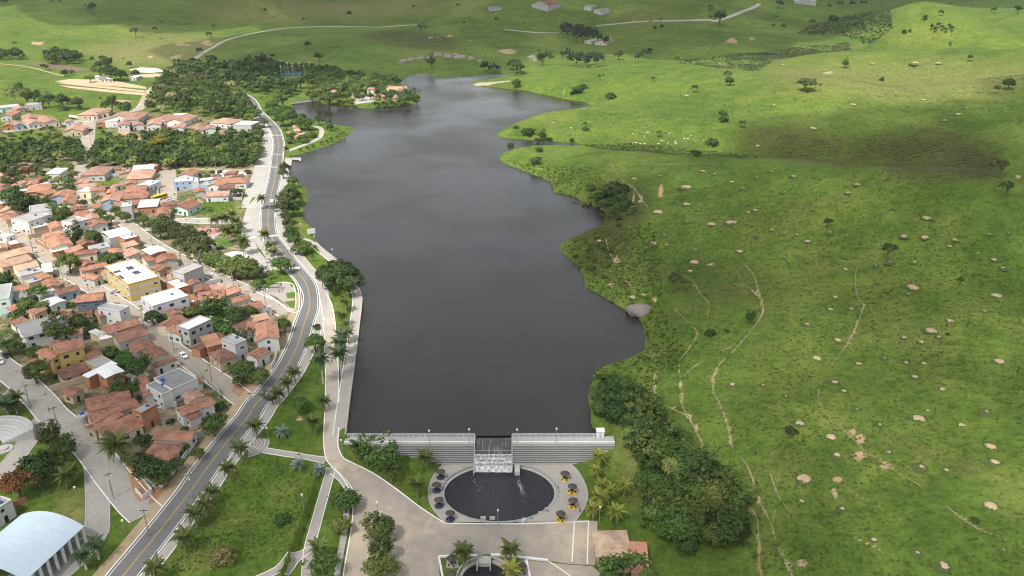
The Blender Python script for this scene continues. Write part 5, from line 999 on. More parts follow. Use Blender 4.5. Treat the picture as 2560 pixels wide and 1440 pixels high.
# low houses and lean-tos packed into the gaps of the town
TOWNP = np.array([GP3(*p)[:2] for p in [(0,420),(120,455),(250,440),(420,430),(600,440),(590,540),(480,560),(560,700),(700,790),(680,900),(590,960),(480,1090),(360,1060),(200,960),(110,880),(0,800)]])
gq_ = random.Random(31); SL = [(n_, world_line(c_, pts, 3), w_) for n_, c_, pts, w_, m_ in M_streets[:11]]; nf_ = 0
GREEN = [np.array([GP3(*p)[:2] for p in q]) for q in ([(440,495),(600,480),(600,545),(450,545)], [(215,440),(310,438),(305,470),(230,472)], [(440,750),(620,760),(600,850),(500,840)], [(225,800),(330,840),(370,950),(280,960)], [(470,570),(660,570),(660,700),(520,650)], [(420,405),(640,405),(640,445),(420,445)], [(340,540),(530,560),(540,650),(370,580)])]
for _ in range(4000):
    p = np.array([gq_.uniform(*t) for t in zip(TOWNP.min(0), TOWNP.max(0))]); w_, d_ = gq_.uniform(5, 9), gq_.uniform(4.5, 7.5); rad = math.hypot(w_, d_) / 2
    if not inside(p[None], TOWNP)[0] or any(inside(p[None], q)[0] for q in GREEN) or any(math.hypot(p[0] - x, p[1] - y) < q * .85 + rad * .75 for x, y, q in FOOT): continue
    best = min(((float(np.hypot(*(l_ - p).T).min()), l_, sw) for n_, l_, sw in SL), key=lambda t: t[0])
    if best[0] < best[2] / 2 + rad * .8 + .6: continue
    if float(np.hypot(*(AV - p).T).min()) < 11: continue
    k_ = int(np.hypot(*(best[1] - p).T).argmin()); t_ = best[1][min(k_ + 1, len(best[1]) - 1)] - best[1][max(k_ - 1, 0)]; t_ = t_ / max(np.hypot(*t_), 1e-6)
    if gq_.random() < .5: t_ = np.array([-t_[1], t_[0]])
    if t_[0] < 0: t_ = -t_
    nn_ = np.array([-t_[1], t_[0]]); h_ = gq_.choice((2.5, 2.8, 3.0, 3.2)); zz_ = float(HT(*p)) + h_
    cs_ = [p - t_ * w_ / 2 - nn_ * d_ / 2, p + t_ * w_ / 2 - nn_ * d_ / 2, p + t_ * w_ / 2 + nn_ * d_ / 2]; px_ = [tuple(map(float, proj(q[0], q[1], zz_))) for q in cs_]
    rk_ = gq_.choice(['mid','old','mid','new','pink','mg','slab','old']); H('p', *px_, h_, 'flat' if rk_ == 'slab' else gq_.choice(['g','g','shed']), rk_, gq_.choice(['tan','brick','white','cream','grey','peach'])); nf_ += 1
    if nf_ >= 60: break
# boundary walls
WALLS = [('c11',[(0,890),(110,980),(200,1040),(320,1050)],1.8,'white','curved white wall at the corner below the hip-roofed house'), ('c11',[(320,1050),(420,930),(520,800),(600,680),(690,570)],1.6,'white','white picket wall along the top of the red bank'), ('c11',[(640,520),(800,420),(830,400)],2.0,'lightgrey','short pale wall beside the orange-edged house'),
 ('c9',[(740,460),(1250,300)],2.2,'tan','tan retaining wall below the yellow house'), ('c8',[(400,1240),(580,1260),(600,1300)],2.2,'grey','grey garden wall beside the blue pool'), ('c8',[(1040,920),(1190,1050),(1210,1130)],2.0,'grey','grey street wall above the white corner house'), ('c8',[(590,560),(780,700),(960,860)],1.6,'grey','low street wall beside the white flat-roofed house'),
 ('c8',[(1950,720),(2010,600),(2040,470)],1.8,'white','white wall of the bend house beside the avenue verge'), ('c7',[(340,600),(470,700),(640,760)],2.2,'tan','yard wall right of the yellow building'), ('c7',[(960,500),(1140,560),(1225,610),(1010,660)],2.0,'grey','grey yard wall beside the concrete house'), ('c7',[(740,830),(905,910),(860,960),(330,1050)],2.0,'brick','brick wall around the lilac house patio'), ('c7',[(1070,1150),(1360,1230),(1500,1240)],1.8,'grey','grey garden wall in the green courtyard'),
 ('c4',[(250,560),(420,680),(730,600)],2.2,'tan','tan yard wall below the white modern house'), ('c4',[(510,720),(730,860),(850,940)],1.8,'brick','brick street wall near the round street tree'), ('c4',[(1095,1120),(1240,1200)],2.0,'white','white wall beside the yellow building street'), ('c6',[(30,680),(320,620),(650,580)],2.0,'grey','long grey wall above the hall yard'), ('c5',[(960,525),(970,560),(1530,575),(1550,470)],1.6,'grey','grey yard wall around the house on the green lot'), ('c5',[(1240,385),(1580,380),(1600,250)],1.8,'cream','cream wall around the hip-roofed house by the parking lot'),
 ('c5',[(830,235),(1110,250)],1.8,'grey','dark wall below the upper grass lot'), ('c2',[(1000,1050),(1350,1050),(1540,1030)],2.0,'lightgrey','pale blue-white wall below the corner house'), ('c2',[(1540,1140),(2030,1090),(2040,1260)],1.8,'grey','grey yard wall beside the white street'), ('c2',[(890,270),(1040,290),(1210,305),(1330,250)],2.0,'white','white wall around the houses at the street fork'), ('c2',[(110,200),(250,220),(370,180)],1.8,'lightgrey','pale wall around the upper left house'), ('c2',[(370,400),(500,385),(770,360)],1.8,'white','white wall along the top left street'), ('c2',[(2050,480),(2140,390)],2.0,'brick','brick yard wall beside the white house'), ('c9',[(0,600),(90,540),(180,440)],1.6,'white','white curved garden wall at the left edge'), ('c10',[(1630,430),(1720,520),(1830,440),(1740,330)],1.4,'white','white stair landing wall at the corner of the red bank'), ('c6',[(300,950),(380,1080),(470,1060)],1.8,'white','white side wall of the large grey hall')]
for c_, pts, h_, wk, lab in WALLS:
    l = smooth_line([GP3(*p)[:2] for p in X2P(c_, pts)], 1.5) if len(pts) < 3 else np.concatenate([np.linspace(GP3(*p)[:2], GP3(*q)[:2], 6)[:-1] for p, q in zip(X2P(c_, pts)[:-1], X2P(c_, pts)[1:])] + [np.array([GP3(*X2P(c_, pts)[-1])[:2]])])
    o_ = strip('boundary_wall', l, .22, h_, wallmat(wk)); setp(o_, lab, 'wall')

# yard walls behind the houses
for i, (x, y, q) in enumerate(FOOT[::3]):
    if y > 420 or i % 2: continue
    a_ = gq_.random() * .6 + .3; p0 = np.array([x, y]) + np.array([math.cos(a_), math.sin(a_)]) * (q + .8); p1 = p0 + np.array([-math.sin(a_), math.cos(a_)]) * q * 1.2; p2 = p1 + np.array([math.cos(a_), math.sin(a_)]) * 3.5
    if min(float(np.hypot(*(l_ - pp_).T).min()) for n_, l_, sw in SL for pp_ in (p0, p1, p2)) < 5 or any(math.hypot(pp_[0] - fx, pp_[1] - fy) < fq * .75 for fx, fy, fq in FOOT for pp_ in (p0, p1, p2)): continue
    o_ = strip('boundary_wall', np.concatenate([np.linspace(p0, p1, 5), np.linspace(p1, p2, 4)[1:]]), .2, 1.8, wallmat(gq_.choice(['grey', 'tan', 'brick', 'white']))); setp(o_, None, 'wall', 'yard walls'); pend(o_, 'wall', 'L-shaped yard wall', p1)
# ------------------------------------------------------------------ trees
def tinted(name, v, f, tint, m):
    me = bpy.data.meshes.new(name); v = np.asarray(v, np.float32); f = np.asarray(f, np.int32); k = f.shape[1]
    me.vertices.add(len(v)); me.vertices.foreach_set('co', v.ravel()); me.loops.add(f.size); me.loops.foreach_set('vertex_index', f.ravel())
    me.polygons.add(len(f)); me.polygons.foreach_set('loop_start', np.arange(0, f.size, k, dtype=np.int32)); me.polygons.foreach_set('loop_total', np.full(len(f), k, np.int32)); me.update(calc_edges=True)
    at = me.attributes.new('tint', 'FLOAT', 'FACE'); at.data.foreach_set('value', np.asarray(tint, np.float32)); me.materials.append(m); return me
def crown(seed, n_cl, n_lf, zc, rz, leaf, m, hollow=.35, flat=0.0, lob=.25, cr=.30, name='crown'):
    g = np.random.RandomState(seed); V_ = []; F_ = []; T_ = []; cnt = 0
    lobes = g.randn(6, 3); lobes /= np.linalg.norm(lobes, axis=1)[:, None]; la = g.rand(6) * lob
    for c in range(n_cl):
        d = g.randn(3); d /= np.linalg.norm(d)
        if d[2] < -.35: d[2] *= -.6
        rr = (hollow + (1 - hollow) * g.rand() ** .5) * (1 - lob * .6 + (np.maximum(0, lobes @ d) ** 3 @ la) * 2.0)
        p = d * rr * (1 - cr * .55); p[2] = p[2] * rz
        if flat: p[2] = max(p[2], -rz * .35)
        s = cr * (.75 + .5 * g.rand()); ct = g.rand()
        q = g.randn(n_lf, 3); q /= np.linalg.norm(q, axis=1)[:, None]; q *= (g.rand(n_lf, 1) ** .35) * s; q[:, 2] *= .62 * (.5 + .5 * min(rz, 1.2))
        ctr_ = p + q + np.array([0, 0, zc])
        nrm = q / s + d * .5 + g.randn(n_lf, 3) * .45 + np.array([0, 0, .35]); nrm /= np.linalg.norm(nrm, axis=1)[:, None]
        a = np.cross(nrm, g.randn(n_lf, 3)); a /= np.linalg.norm(a, axis=1)[:, None]; b = np.cross(nrm, a); sz = leaf * (.65 + .7 * g.rand(n_lf, 1))
        V_.append(np.stack([ctr_ - a * sz, ctr_ - b * sz * .6, ctr_ + a * sz, ctr_ + b * sz * .6], 1).reshape(-1, 3)); F_.append(np.arange(n_lf * 4).reshape(-1, 4) + cnt); cnt += n_lf * 4
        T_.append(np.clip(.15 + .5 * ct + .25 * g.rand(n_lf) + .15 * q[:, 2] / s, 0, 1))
    return tinted(name, np.concatenate(V_), np.concatenate(F_), np.concatenate(T_), m)
def trunk(seed, zc, rz, r=.07, limbs=6, mt=None, bend=.06):
    g = random.Random(seed); b = MB(); top = zc - rz * .35; p1 = (g.uniform(-bend, bend), g.uniform(-bend, bend), top * .55); p2 = (g.uniform(-bend, bend) * 1.6, g.uniform(-bend, bend) * 1.6, top)
    b.tube([(0, 0, -.25), (0, 0, 0), p1, p2], [r * 1.5, r * 1.25, r, r * .8], 7)
    for k in range(limbs):
        a = 6.283 * (k + g.random() * .6) / limbs; q = g.uniform(.35, .62); e = (p2[0] + q * math.cos(a), p2[1] + q * math.sin(a), zc + rz * g.uniform(-.1, .55)); mid = ((p2[0] + e[0]) / 2, (p2[1] + e[1]) / 2, (p2[2] * .6 + e[2] * .4))
        s0 = p1 if k % 2 else p2; b.tube([s0, mid, e], [r * .6, r * .4, r * .18], 5)
    return b.mesh('trunk', mt or M_bark)
L_euc = leaf_mat('eucalyptus_leaves', (.018,.03,.015), (.04,.058,.03), (.075,.095,.05))
TREE = {}   # kind -> list of (crown mesh, trunk mesh, zc, height factor)
def proto(kind, i, **k):
    zc, rz = k.pop('zc'), k.pop('rz'); tr = k.pop('tr', .07); lim = k.pop('limbs', 6); mt = k.pop('mt', None)
    TREE.setdefault(kind, []).append((crown(100 + 13 * len(TREE) + i, zc=zc, rz=rz, **k), trunk(40 + i, zc, rz, tr, lim, mt), zc))
for i in range(3):
    proto('dark', i, n_cl=74, n_lf=34, zc=1.08, rz=.92, leaf=.09, m=L_dark); proto('mid', i, n_cl=74, n_lf=34, zc=1.05, rz=.9, leaf=.09, m=L_mid)
    proto('mid', i + 5, n_cl=46, n_lf=34, zc=1.1, rz=.95, leaf=.09, m=L_mid, hollow=.55, lob=.45, cr=.33) if i < 2 else None; proto('dark', i + 5, n_cl=42, n_lf=34, zc=1.15, rz=.9, leaf=.085, m=L_dark, hollow=.5, lob=.5, cr=.34) if i < 2 else None
    proto('light', i, n_cl=70, n_lf=32, zc=1.0, rz=.86, leaf=.085, m=L_light); proto('olive', i, n_cl=66, n_lf=30, zc=1.15, rz=.95, leaf=.09, m=L_olive)
for i in range(2):
    proto('umbrella', i, n_cl=320, n_lf=44, zc=.8, rz=.62, leaf=.055, m=L_dark, flat=1, cr=.2, tr=.05, limbs=9); proto('flatmid', i, n_cl=80, n_lf=32, zc=1.0, rz=.5, leaf=.08, m=L_mid, flat=1, cr=.26, limbs=8)
    proto('bush', i, n_cl=46, n_lf=26, zc=.5, rz=.6, leaf=.1, m=L_dark); proto('bushmid', i, n_cl=46, n_lf=26, zc=.5, rz=.55, leaf=.1, m=L_mid); proto('bushpale', i, n_cl=56, n_lf=30, zc=.6, rz=.65, leaf=.085, m=L_pale)
    proto('flower', i, n_cl=66, n_lf=30, zc=1.2, rz=.75, leaf=.085, m=L_pale); proto('euc', i, n_cl=64, n_lf=28, zc=2.1, rz=1.8, leaf=.13, m=L_euc, cr=.34, tr=.09, hollow=.2, limbs=8); proto('sparse', i, n_cl=22, n_lf=24, zc=1.7, rz=.75, leaf=.09, m=L_olive, cr=.3, tr=.06, hollow=.5, limbs=8)
    proto('tall', i, n_cl=60, n_lf=30, zc=1.9, rz=1.35, leaf=.09, m=L_dark, limbs=7); proto('far', i, n_cl=26, n_lf=22, zc=1.2, rz=.8, leaf=.14, m=L_dark, limbs=4); proto('farlone', i, n_cl=24, n_lf=22, zc=1.6, rz=.8, leaf=.14, m=L_dark, limbs=5, tr=.08)
proto('rust', 0, n_cl=80, n_lf=34, zc=1.15, rz=.75, leaf=.08, m=L_rust); proto('gold', 0, n_cl=70, n_lf=32, zc=1.2, rz=.7, leaf=.085, m=L_gold)
DESC = {'dark': 'dark green tree', 'mid': 'green tree', 'light': 'light green tree', 'olive': 'olive-green tree', 'umbrella': 'umbrella-crowned tree', 'flatmid': 'flat-crowned green tree', 'bush': 'dark bush', 'bushmid': 'green bush', 'bushpale': 'pale yellowish bush', 'flower': 'pale-flowering tree', 'euc': 'tall eucalyptus', 'sparse': 'thin-leaved tree', 'tall': 'tall dark tree', 'far': 'distant dark tree', 'farlone': 'lone field tree', 'rust': 'rust-red tree', 'gold': 'golden-flowering tree'}
NTREE = [0]; REQ = []
def plant_at(kind, pos, r, label=None, group=None, sink=0.0, single=True):
    REQ.append((kind, tuple(map(float, pos)), r, label, group, sink, single))
def make_tree(kind, pos, r, label, group, sink, single):
    me = TREE[kind][NTREE[0] % len(TREE[kind])]; NTREE[0] += 1; bush = kind.startswith('bush')
    t = thing('bush' if bush else ('eucalyptus_tree' if kind == 'euc' else 'tree'), label or 'x', 'bush' if bush else 'tree', (pos[0], pos[1], pos[2] - sink), rnd.random() * 6.28, group, r)
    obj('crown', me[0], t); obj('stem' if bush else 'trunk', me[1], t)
    if not label: pend(t, 'bush' if bush else 'tree', ('large ' if r > 4.5 else ('small ' if r < 1.6 else '')) + DESC[kind], pos)
def plant_all(limit=300):
    size = lambda q: q[2] / q[1][1] * (2.5 if q[6] else 1.0)
    tr = sorted([q for q in REQ if not q[0].startswith('bush')], key=size, reverse=True); keep, rest = tr[:limit], tr[limit:]
    for q in REQ:
        if q[0].startswith('bush'): make_tree(*q)
    for q in keep: make_tree(*q)
    mats = []; V_ = []; F_ = []; T_ = []; M_ = []; n = 0; lod = {}
    g = np.random.RandomState(9)
    for kind, pos, r, label, group, sink, single in rest:
        if kind not in lod:
            full = TREE[kind][0][0]; zc = TREE[kind][0][2]; rz = {'euc': 1.8, 'tall': 1.35, 'flatmid': .5}.get(kind, .9)
            lod[kind] = []
            for s in range(3):
                lm = crown(900 + s, n_cl=34, n_lf=20, zc=zc, rz=rz, leaf=.15, m=full.materials[0]); v = np.empty(len(lm.vertices) * 3, np.float32); lm.vertices.foreach_get('co', v); tt = np.empty(len(lm.polygons), np.float32); lm.attributes['tint'].data.foreach_get('value', tt); lod[kind].append((v.reshape(-1, 3), tt, full.materials[0]))
        v, tt, m = lod[kind][g.randint(3)]
        if m not in mats: mats.append(m)
        an = g.rand() * 6.28; c_, s_ = math.cos(an), math.sin(an); w = np.stack([v[:, 0] * c_ - v[:, 1] * s_, v[:, 0] * s_ + v[:, 1] * c_, v[:, 2]], 1) * r + np.array([pos[0], pos[1], pos[2] - sink])
        V_.append(w); F_.append(np.arange(len(v)).reshape(-1, 4) + n); n += len(v); T_.append(np.clip(tt + g.uniform(-.3, .3), 0, 1)); M_.append(np.full(len(tt), mats.index(m), np.int32))
    if V_:
        me = tinted('wood_canopy', np.concatenate(V_), np.concatenate(F_), np.concatenate(T_), mats[0])
        for m in mats[1:]: me.materials.append(m)
        me.polygons.foreach_set('material_index', np.concatenate(M_)); setp(obj('wood_canopy', me), kind='stuff')
def tree_px(px, py, d, kind, label=None, group=None):
    zc = TREE[kind][0][2]; r = 2.0
    for _ in range(4):
        p = GP3(px, py, zc * r); dep = p[1] * CP + (CAM_H - p[2] - zc * r) * SP; r = max(.5, d * 1.1 * dep / FPX / 2)
    return plant_at(kind, p, r, label, group)
T = [  # photo px, py of the crown, crown width in px, kind
 (964,1147,78,'mid'),(861,1250,66,'mid'),(851,1312,54,'light'),(957,1318,70,'mid'),(952,1378,64,'mid'),(948,1420,88,'light'),(819,1405,62,'mid'),(702,1298,44,'bush'),(554,1388,64,'bushpale'),(1540,1434,112,'mid'),
 (787,855,52,'mid'),(754,1012,44,'mid'),(680,997,30,'dark'),(790,818,22,'bushmid'),(710,812,38,'mid'),(755,622,50,'bushmid'),(735,600,32,'mid'),(722,588,30,'mid'),(737,585,26,'mid'),(780,640,16,'sparse'),
 (717,557,30,'olive'),(722,487,45,'olive'),(707,497,40,'olive'),(735,490,35,'olive'),(712,515,45,'olive'),(732,520,35,'mid'),(715,540,32,'olive'),(727,470,30,'mid'),(732,452,28,'mid'),(711,418,26,'olive'),(707,432,24,'olive'),(752,503,16,'sparse'),
 (605,925,62,'mid'),(651,939,50,'light'),(593,951,26,'mid'),(532,1060,64,'mid'),(495,1133,34,'light'),(373,1173,75,'dark'),(413,1177,50,'dark'),(409,1198,42,'mid'),(463,1117,26,'mid'),(355,1150,40,'dark'),(440,1160,40,'dark'),
 (85,929,60,'mid'),(125,1093,60,'mid'),(158,1124,62,'mid'),(347,921,58,'mid'),(326,975,50,'mid'),(285,964,42,'bushmid'),(137,831,62,'mid'),(196,807,52,'dark'),(19,864,44,'mid'),(52,867,30,'dark'),(104,767,36,'mid'),(69,763,46,'mid'),(97,730,38,'mid'),(231,817,30,'mid'),(278,883,46,'bushmid'),(309,899,50,'bushmid'),(90,880,40,'bushmid'),(40,790,40,'bushmid'),(120,760,30,'light'),
 (90,1175,88,'dark'),(129,1161,48,'mid'),(639,711,28,'light'),(531,765,46,'dark'),(552,765,46,'dark'),(507,774,36,'bushmid'),(479,779,42,'bushmid'),(453,784,36,'bushmid'),(580,782,40,'mid'),(590,796,50,'dark'),(618,779,40,'mid'),(632,779,30,'mid'),(380,791,40,'mid'),(413,794,30,'bushmid'),(557,820,52,'bushmid'),(583,831,40,'bushmid'),(610,845,34,'dark'),(540,805,40,'bushmid'),(370,455,0,'mid'),
 (531,643,46,'light'),(566,657,50,'light'),(600,657,50,'light'),(545,657,46,'mid'),(583,673,50,'light'),(625,666,50,'mid'),(609,676,40,'light'),(639,678,36,'mid'),(655,672,24,'sparse'),(670,682,20,'sparse'),
 (357,549,32,'mid'),(383,561,38,'mid'),(406,549,34,'olive'),(399,574,40,'olive'),(427,567,40,'olive'),(444,574,42,'olive'),(437,587,40,'olive'),(461,582,42,'olive'),(458,601,44,'olive'),(482,591,40,'olive'),(479,612,48,'olive'),(505,615,52,'olive'),(496,631,48,'olive'),(517,608,36,'olive'),(421,556,26,'mid'),
 (170,654,54,'mid'),(191,584,42,'dark'),(234,591,38,'mid'),(153,532,42,'mid'),(149,548,38,'mid'),(167,537,32,'mid'),(52,506,62,'dark'),(73,515,42,'dark'),(26,490,48,'mid'),(104,508,32,'mid'),(278,548,24,'mid'),(207,506,20,'mid'),(252,534,26,'mid'),(286,527,26,'mid'),(299,534,26,'mid'),(314,542,28,'mid'),(238,502,22,'mid'),(278,647,56,'bush'),(299,650,30,'bush'),(250,617,24,'bushmid'),(182,601,32,'bushmid'),(8,700,50,'dark'),(30,720,40,'bushmid'),(520,520,14,'mid'),(440,525,20,'mid'),(590,480,20,'dark'),(600,478,16,'dark'),
 (52,446,26,'light'),(84,446,24,'light'),(105,438,24,'mid'),(119,446,22,'light'),(146,450,26,'light'),(169,419,32,'light'),(181,436,28,'light'),(171,452,28,'light'),(134,467,22,'light'),(150,477,20,'light'),(167,481,20,'light'),(175,469,28,'bushmid'),(33,436,34,'mid'),(89,423,28,'mid'),(14,455,30,'mid'),(319,427,16,'mid'),(8,420,40,'dark'),(150,410,30,'light'),(128,415,26,'mid'),(312,432,16,'mid'),(205,507,14,'mid'),
 (780,240,32,'mid'),(822,245,44,'mid'),(867,237,28,'mid'),(770,192,30,'tall'),(750,202,30,'olive'),(1012,247,32,'mid'),(985,232,22,'dark'),(1025,235,22,'mid'),(1040,243,20,'mid'),(800,232,34,'light'),(845,240,26,'mid'),
 (682,262,32,'mid'),(707,250,36,'mid'),(687,282,36,'flatmid'),(705,295,38,'flatmid'),(730,292,32,'mid'),(750,305,34,'mid'),(770,310,30,'mid'),(755,292,20,'dark'),(715,327,16,'olive'),(730,340,28,'bushmid'),(755,345,28,'bushmid'),(780,337,24,'bushmid'),(762,352,22,'bushmid'),(725,352,22,'bushmid'),(796,301,20,'dark'),(820,305,16,'sparse'),(825,317,18,'dark'),(842,324,12,'mid'),(654,244,8,'mid'),(660,305,26,'flatmid'),(648,318,30,'flatmid'),
 (1079,155,26,'dark'),(1160,56,9,'farlone'),(1054,66,24,'sparse'),(1241,47,12,'farlone'),(1144,12,10,'farlone'),(1547,134,24,'olive'),(1291,163,32,'olive'),(1302,170,26,'dark'),(1357,144,30,'dark'),(1350,142,20,'dark'),(1290,207,22,'dark'),(1527,240,26,'bush'),(1444,224,28,'bush'),(1456,216,20,'bush'),(1432,232,16,'bush'),(1291,318,14,'bush'),(1320,330,34,'bush'),(1358,340,22,'dark'),(1375,350,16,'dark'),(1345,352,18,'dark'),(1277,363,16,'mid'),(1350,375,18,'bush'),(1341,402,32,'bush'),(1430,350,12,'dark'),(1462,309,12,'dark'),(1465,322,16,'bush'),(1647,331,14,'sparse'),(1739,383,26,'bush'),(1783,355,30,'bush'),(1806,285,22,'dark'),(1808,299,24,'bush'),(1857,306,16,'sparse'),
 (2015,206,42,'flatmid'),(2205,200,14,'tall'),(2523,207,30,'dark'),(2494,220,16,'sparse'),(2425,142,14,'farlone'),(2115,160,18,'dark'),(1818,183,22,'sparse'),(1825,202,22,'dark'),(1736,218,16,'farlone'),(2006,132,8,'farlone'),(1693,146,12,'tall'),(1800,39,38,'far'),(2261,77,12,'far'),(2275,76,8,'far'),(2507,411,40,'sparse'),(2521,464,36,'sparse'),(2145,46,20,'far'),(2085,47,26,'far'),(2033,53,14,'far'),(1959,65,14,'far'),(1934,63,10,'far'),(1941,42,10,'far'),(1948,7,20,'far'),(2073,14,12,'far'),(2314,42,14,'far'),(2353,30,14,'far'),(2486,23,14,'far'),(2546,21,20,'far'),(1776,16,14,'far'),(2120,44,12,'far'),(2100,8,16,'far'),(2130,8,16,'far'),(2160,6,16,'far'),(2376,108,8,'farlone'),(1655,66,12,'farlone'),(1637,70,14,'sparse'),(1652,48,8,'far'),(1500,300,0,'far'),(1508,188,6,'farlone'),(1498,190,10,'farlone'),(1632,196,9,'tall'),
 (2072,553,22,'farlone'),(2222,620,42,'sparse'),(1876,795,28,'dark'),(2402,699,20,'farlone'),(1686,695,42,'sparse'),(1775,833,26,'bush'),(1817,827,14,'bush'),(1790,1000,0,'bush'),(1540,472,58,'bush'),(1498,493,34,'bush'),(1515,505,30,'bush'),(1552,492,30,'bush'),(1480,470,24,'bushmid'),(1560,512,30,'bushmid'),(1975,1075,30,'bush'),(2370,835,10,'bush'),(2440,1300,20,'bush'),
 (230,147,12,'tall'),(247,160,20,'dark'),(270,155,26,'tall'),(252,145,12,'tall'),(324,160,16,'dark'),(337,182,20,'dark'),(225,194,22,'flatmid'),(160,181,18,'dark'),(179,180,14,'dark'),(107,165,12,'tall'),(116,167,12,'dark'),(45,218,20,'tall'),(65,240,40,'mid'),(85,240,30,'mid'),(120,250,32,'dark'),(155,250,36,'olive'),(195,255,30,'olive'),(277,255,30,'tall'),(262,262,22,'dark'),(312,270,36,'dark'),(250,245,9,'dark'),(275,178,38,'dark'),(250,180,28,'dark'),(300,185,30,'dark'),(228,15,24,'far'),(522,85,14,'far'),(497,125,16,'far'),(482,150,18,'far'),(337,75,20,'sparse'),(386,71,12,'sparse'),(35,107,9,'far'),(197,268,14,'bushmid'),(160,270,20,'bushmid'),
 (796,140,24,'far'),(681,139,12,'far'),(768,110,18,'far'),(873,33,14,'farlone'),(663,25,10,'far'),(1033,16,9,'far'),(758,47,8,'far'),(534,64,8,'far'),(1310,56,6,'far'),(140,335,24,'flower'),(700,20,6,'sparse'),(12,2,14,'far'),(150,2,10,'far'),(130,3,8,'far'),(385,95,0,'far')]
for px, py, d, k in T:
    if d: tree_px(px, py, d, k)
tree_px(701,660,48,'mid','round clipped tree on the small roundabout by the crossing'); tree_px(834,684,96,'umbrella','huge umbrella-shaped rain tree on the lakeside lawn'); tree_px(40,1205,78,'rust','rust-red flowering tree above the arched hall'); tree_px(70,427,28,'rust','small rust-coloured tree among the left houses'); tree_px(400,352,44,'gold','golden-flowering tree at the top of the big grove')
for i, (x, y) in enumerate([(751,374),(769,369),(782,364),(804,356),(817,352),(827,347),(844,341),(852,336),(860,332)]): tree_px(x, y, 9, 'dark', 'small young tree on the peninsula shore, number %d counting from the pier' % (i + 1), 'young trees along the peninsula shore')
for x, y, d_ in ((925,240,18),(905,241,18),(945,241,16),(975,240,20),(892,233,22),(960,232,18),(1000,238,20),(1015,230,18),(935,228,18)): tree_px(x, y, d_, 'mid')
EUCS = [(1405,66),(1414,60),(1424,64),(1433,72),(1442,68),(1452,66),(1460,74),(1470,72),(1480,76),(1490,78),(1436,82),(1450,86),(1466,84),(1500,88),(1515,96)]
for x, y in EUCS + [(1410,72),(1420,76),(1447,76),(1458,80),(1475,82),(1486,84)]: tree_px(x, y + 4, 17, 'euc', None, 'eucalyptus grove at the farm')
for x, y in [(1410,132),(1420,128),(1431,136),(1441,140),(1452,136),(1462,141),(1473,139),(1484,138),(1496,137),(1504,142),(1426,142),(1447,145),(1468,146),(1489,146)]: tree_px(x, y + 4, 17, 'euc', None, 'eucalyptus row below the farm')
for x, y in [(1600,136),(1610,130),(1618,134),(1624,128),(1592,142)]: tree_px(x, y, 14, 'euc', None, 'small eucalyptus clump')
for x, y in [(1207,166),(1216,164),(1226,170),(1236,166),(1244,172),(1275,160),(1284,158)]: tree_px(x, y, 15, 'euc', None, 'eucalyptus on the headland')
for x, y in [(2330,66),(2338,72),(2346,62),(2356,68),(2364,74),(2374,64),(2380,70)]: tree_px(x, y, 9, 'euc', None, 'eucalyptus on the ridge')
# woods: single trees set out by a blue-noise scatter
def wood(poly, gap, kinds, label, group, rr, seed, lift=0.0):
    g = random.Random(seed); W = np.array([GP3(*p)[:2] for p in poly]); x0, y0 = W.min(0); x1, y1 = W.max(0); pts = []
    for _ in range(9000):
        p = np.array([g.uniform(x0, x1), g.uniform(y0, y1)])
        if not inside(p[None], W)[0]: continue
        if all(np.hypot(*(p - q)) > gap for q in pts): pts.append(p)
    for p in pts: plant_at(g.choice(kinds), (p[0], p[1], float(HT(*p))), g.uniform(*rr), None, group, lift, False)
    return len(pts)
wood([(372,282),(400,218),(432,184),(520,172),(598,240),(632,285),(648,306),(600,306),(540,298),(480,292)], 8.5, ['dark','mid','mid','flower','olive','dark','flatmid'], 'crown in the dense pale-flowering wood left of the avenue', 'wood left of the avenue', (4.2, 6.4), 1, .8)
wood([(440,172),(560,178),(640,162),(690,170),(690,215),(740,228),(730,246),(690,242),(640,232),(605,226),(520,190)], 10, ['dark','dark','mid','tall'], 'crown in the dark wood between avenue and sports court', 'wood by the sports court', (4.8, 7.2), 2, .8)
wood([(690,168),(800,178),(900,195),(985,208),(1000,222),(960,222),(880,208),(800,200),(760,192),(700,176)], 10, ['dark','dark','mid'], 'crown in the dark belt of trees behind the island', 'tree belt behind the island', (4.2, 6.0), 3, .8)
wood([(780,215),(900,210),(985,226),(960,240),(870,232),(800,236)], 5.5, ['mid','light','dark'], 'tree shading the kiosks on the lake island', 'trees on the island', (3.6, 5.0), 4)
wood([(218,414),(240,378),(300,362),(380,352),(440,345),(520,352),(600,348),(648,340),(652,372),(636,418),(540,420),(420,422),(300,418)], 6.8, ['mid','dark','mid','dark','light','flatmid'], 'crown in the big grove above the tiled houses', 'big grove above the houses', (3.8, 5.6), 5, .6)
wood([(0,385),(70,372),(190,368),(208,378),(202,412),(150,404),(60,412),(0,430)], 6.8, ['dark','mid','dark','light'], 'crown in the grove left of the straight street', 'grove left of the street', (3.6, 5.6), 6, .6)
wood([(1484,990),(1530,985),(1600,1015),(1660,1060),(1700,1095),(1740,1150),(1800,1190),(1846,1260),(1850,1320),(1800,1370),(1720,1380),(1650,1340),(1622,1290),(1600,1190),(1580,1110),(1560,1070),(1500,1050)], 3.1, ['mid','dark','mid','light','mid','mid'], 'crown in the thick wood right of the dam', 'thick wood right of the dam', (2.5, 4.4), 7, .7)
wood([(110,152),(140,140),(200,150),(200,160),(120,162)], 9, ['far'], 'round tree in the clump above the brown field', 'clump above the brown field', (5, 7), 8); wood([(-60,142),(50,138),(50,150),(-60,152)], 9, ['far'], 'tree in the row at the left edge above the fields', 'row at the left edge', (4, 6), 9)
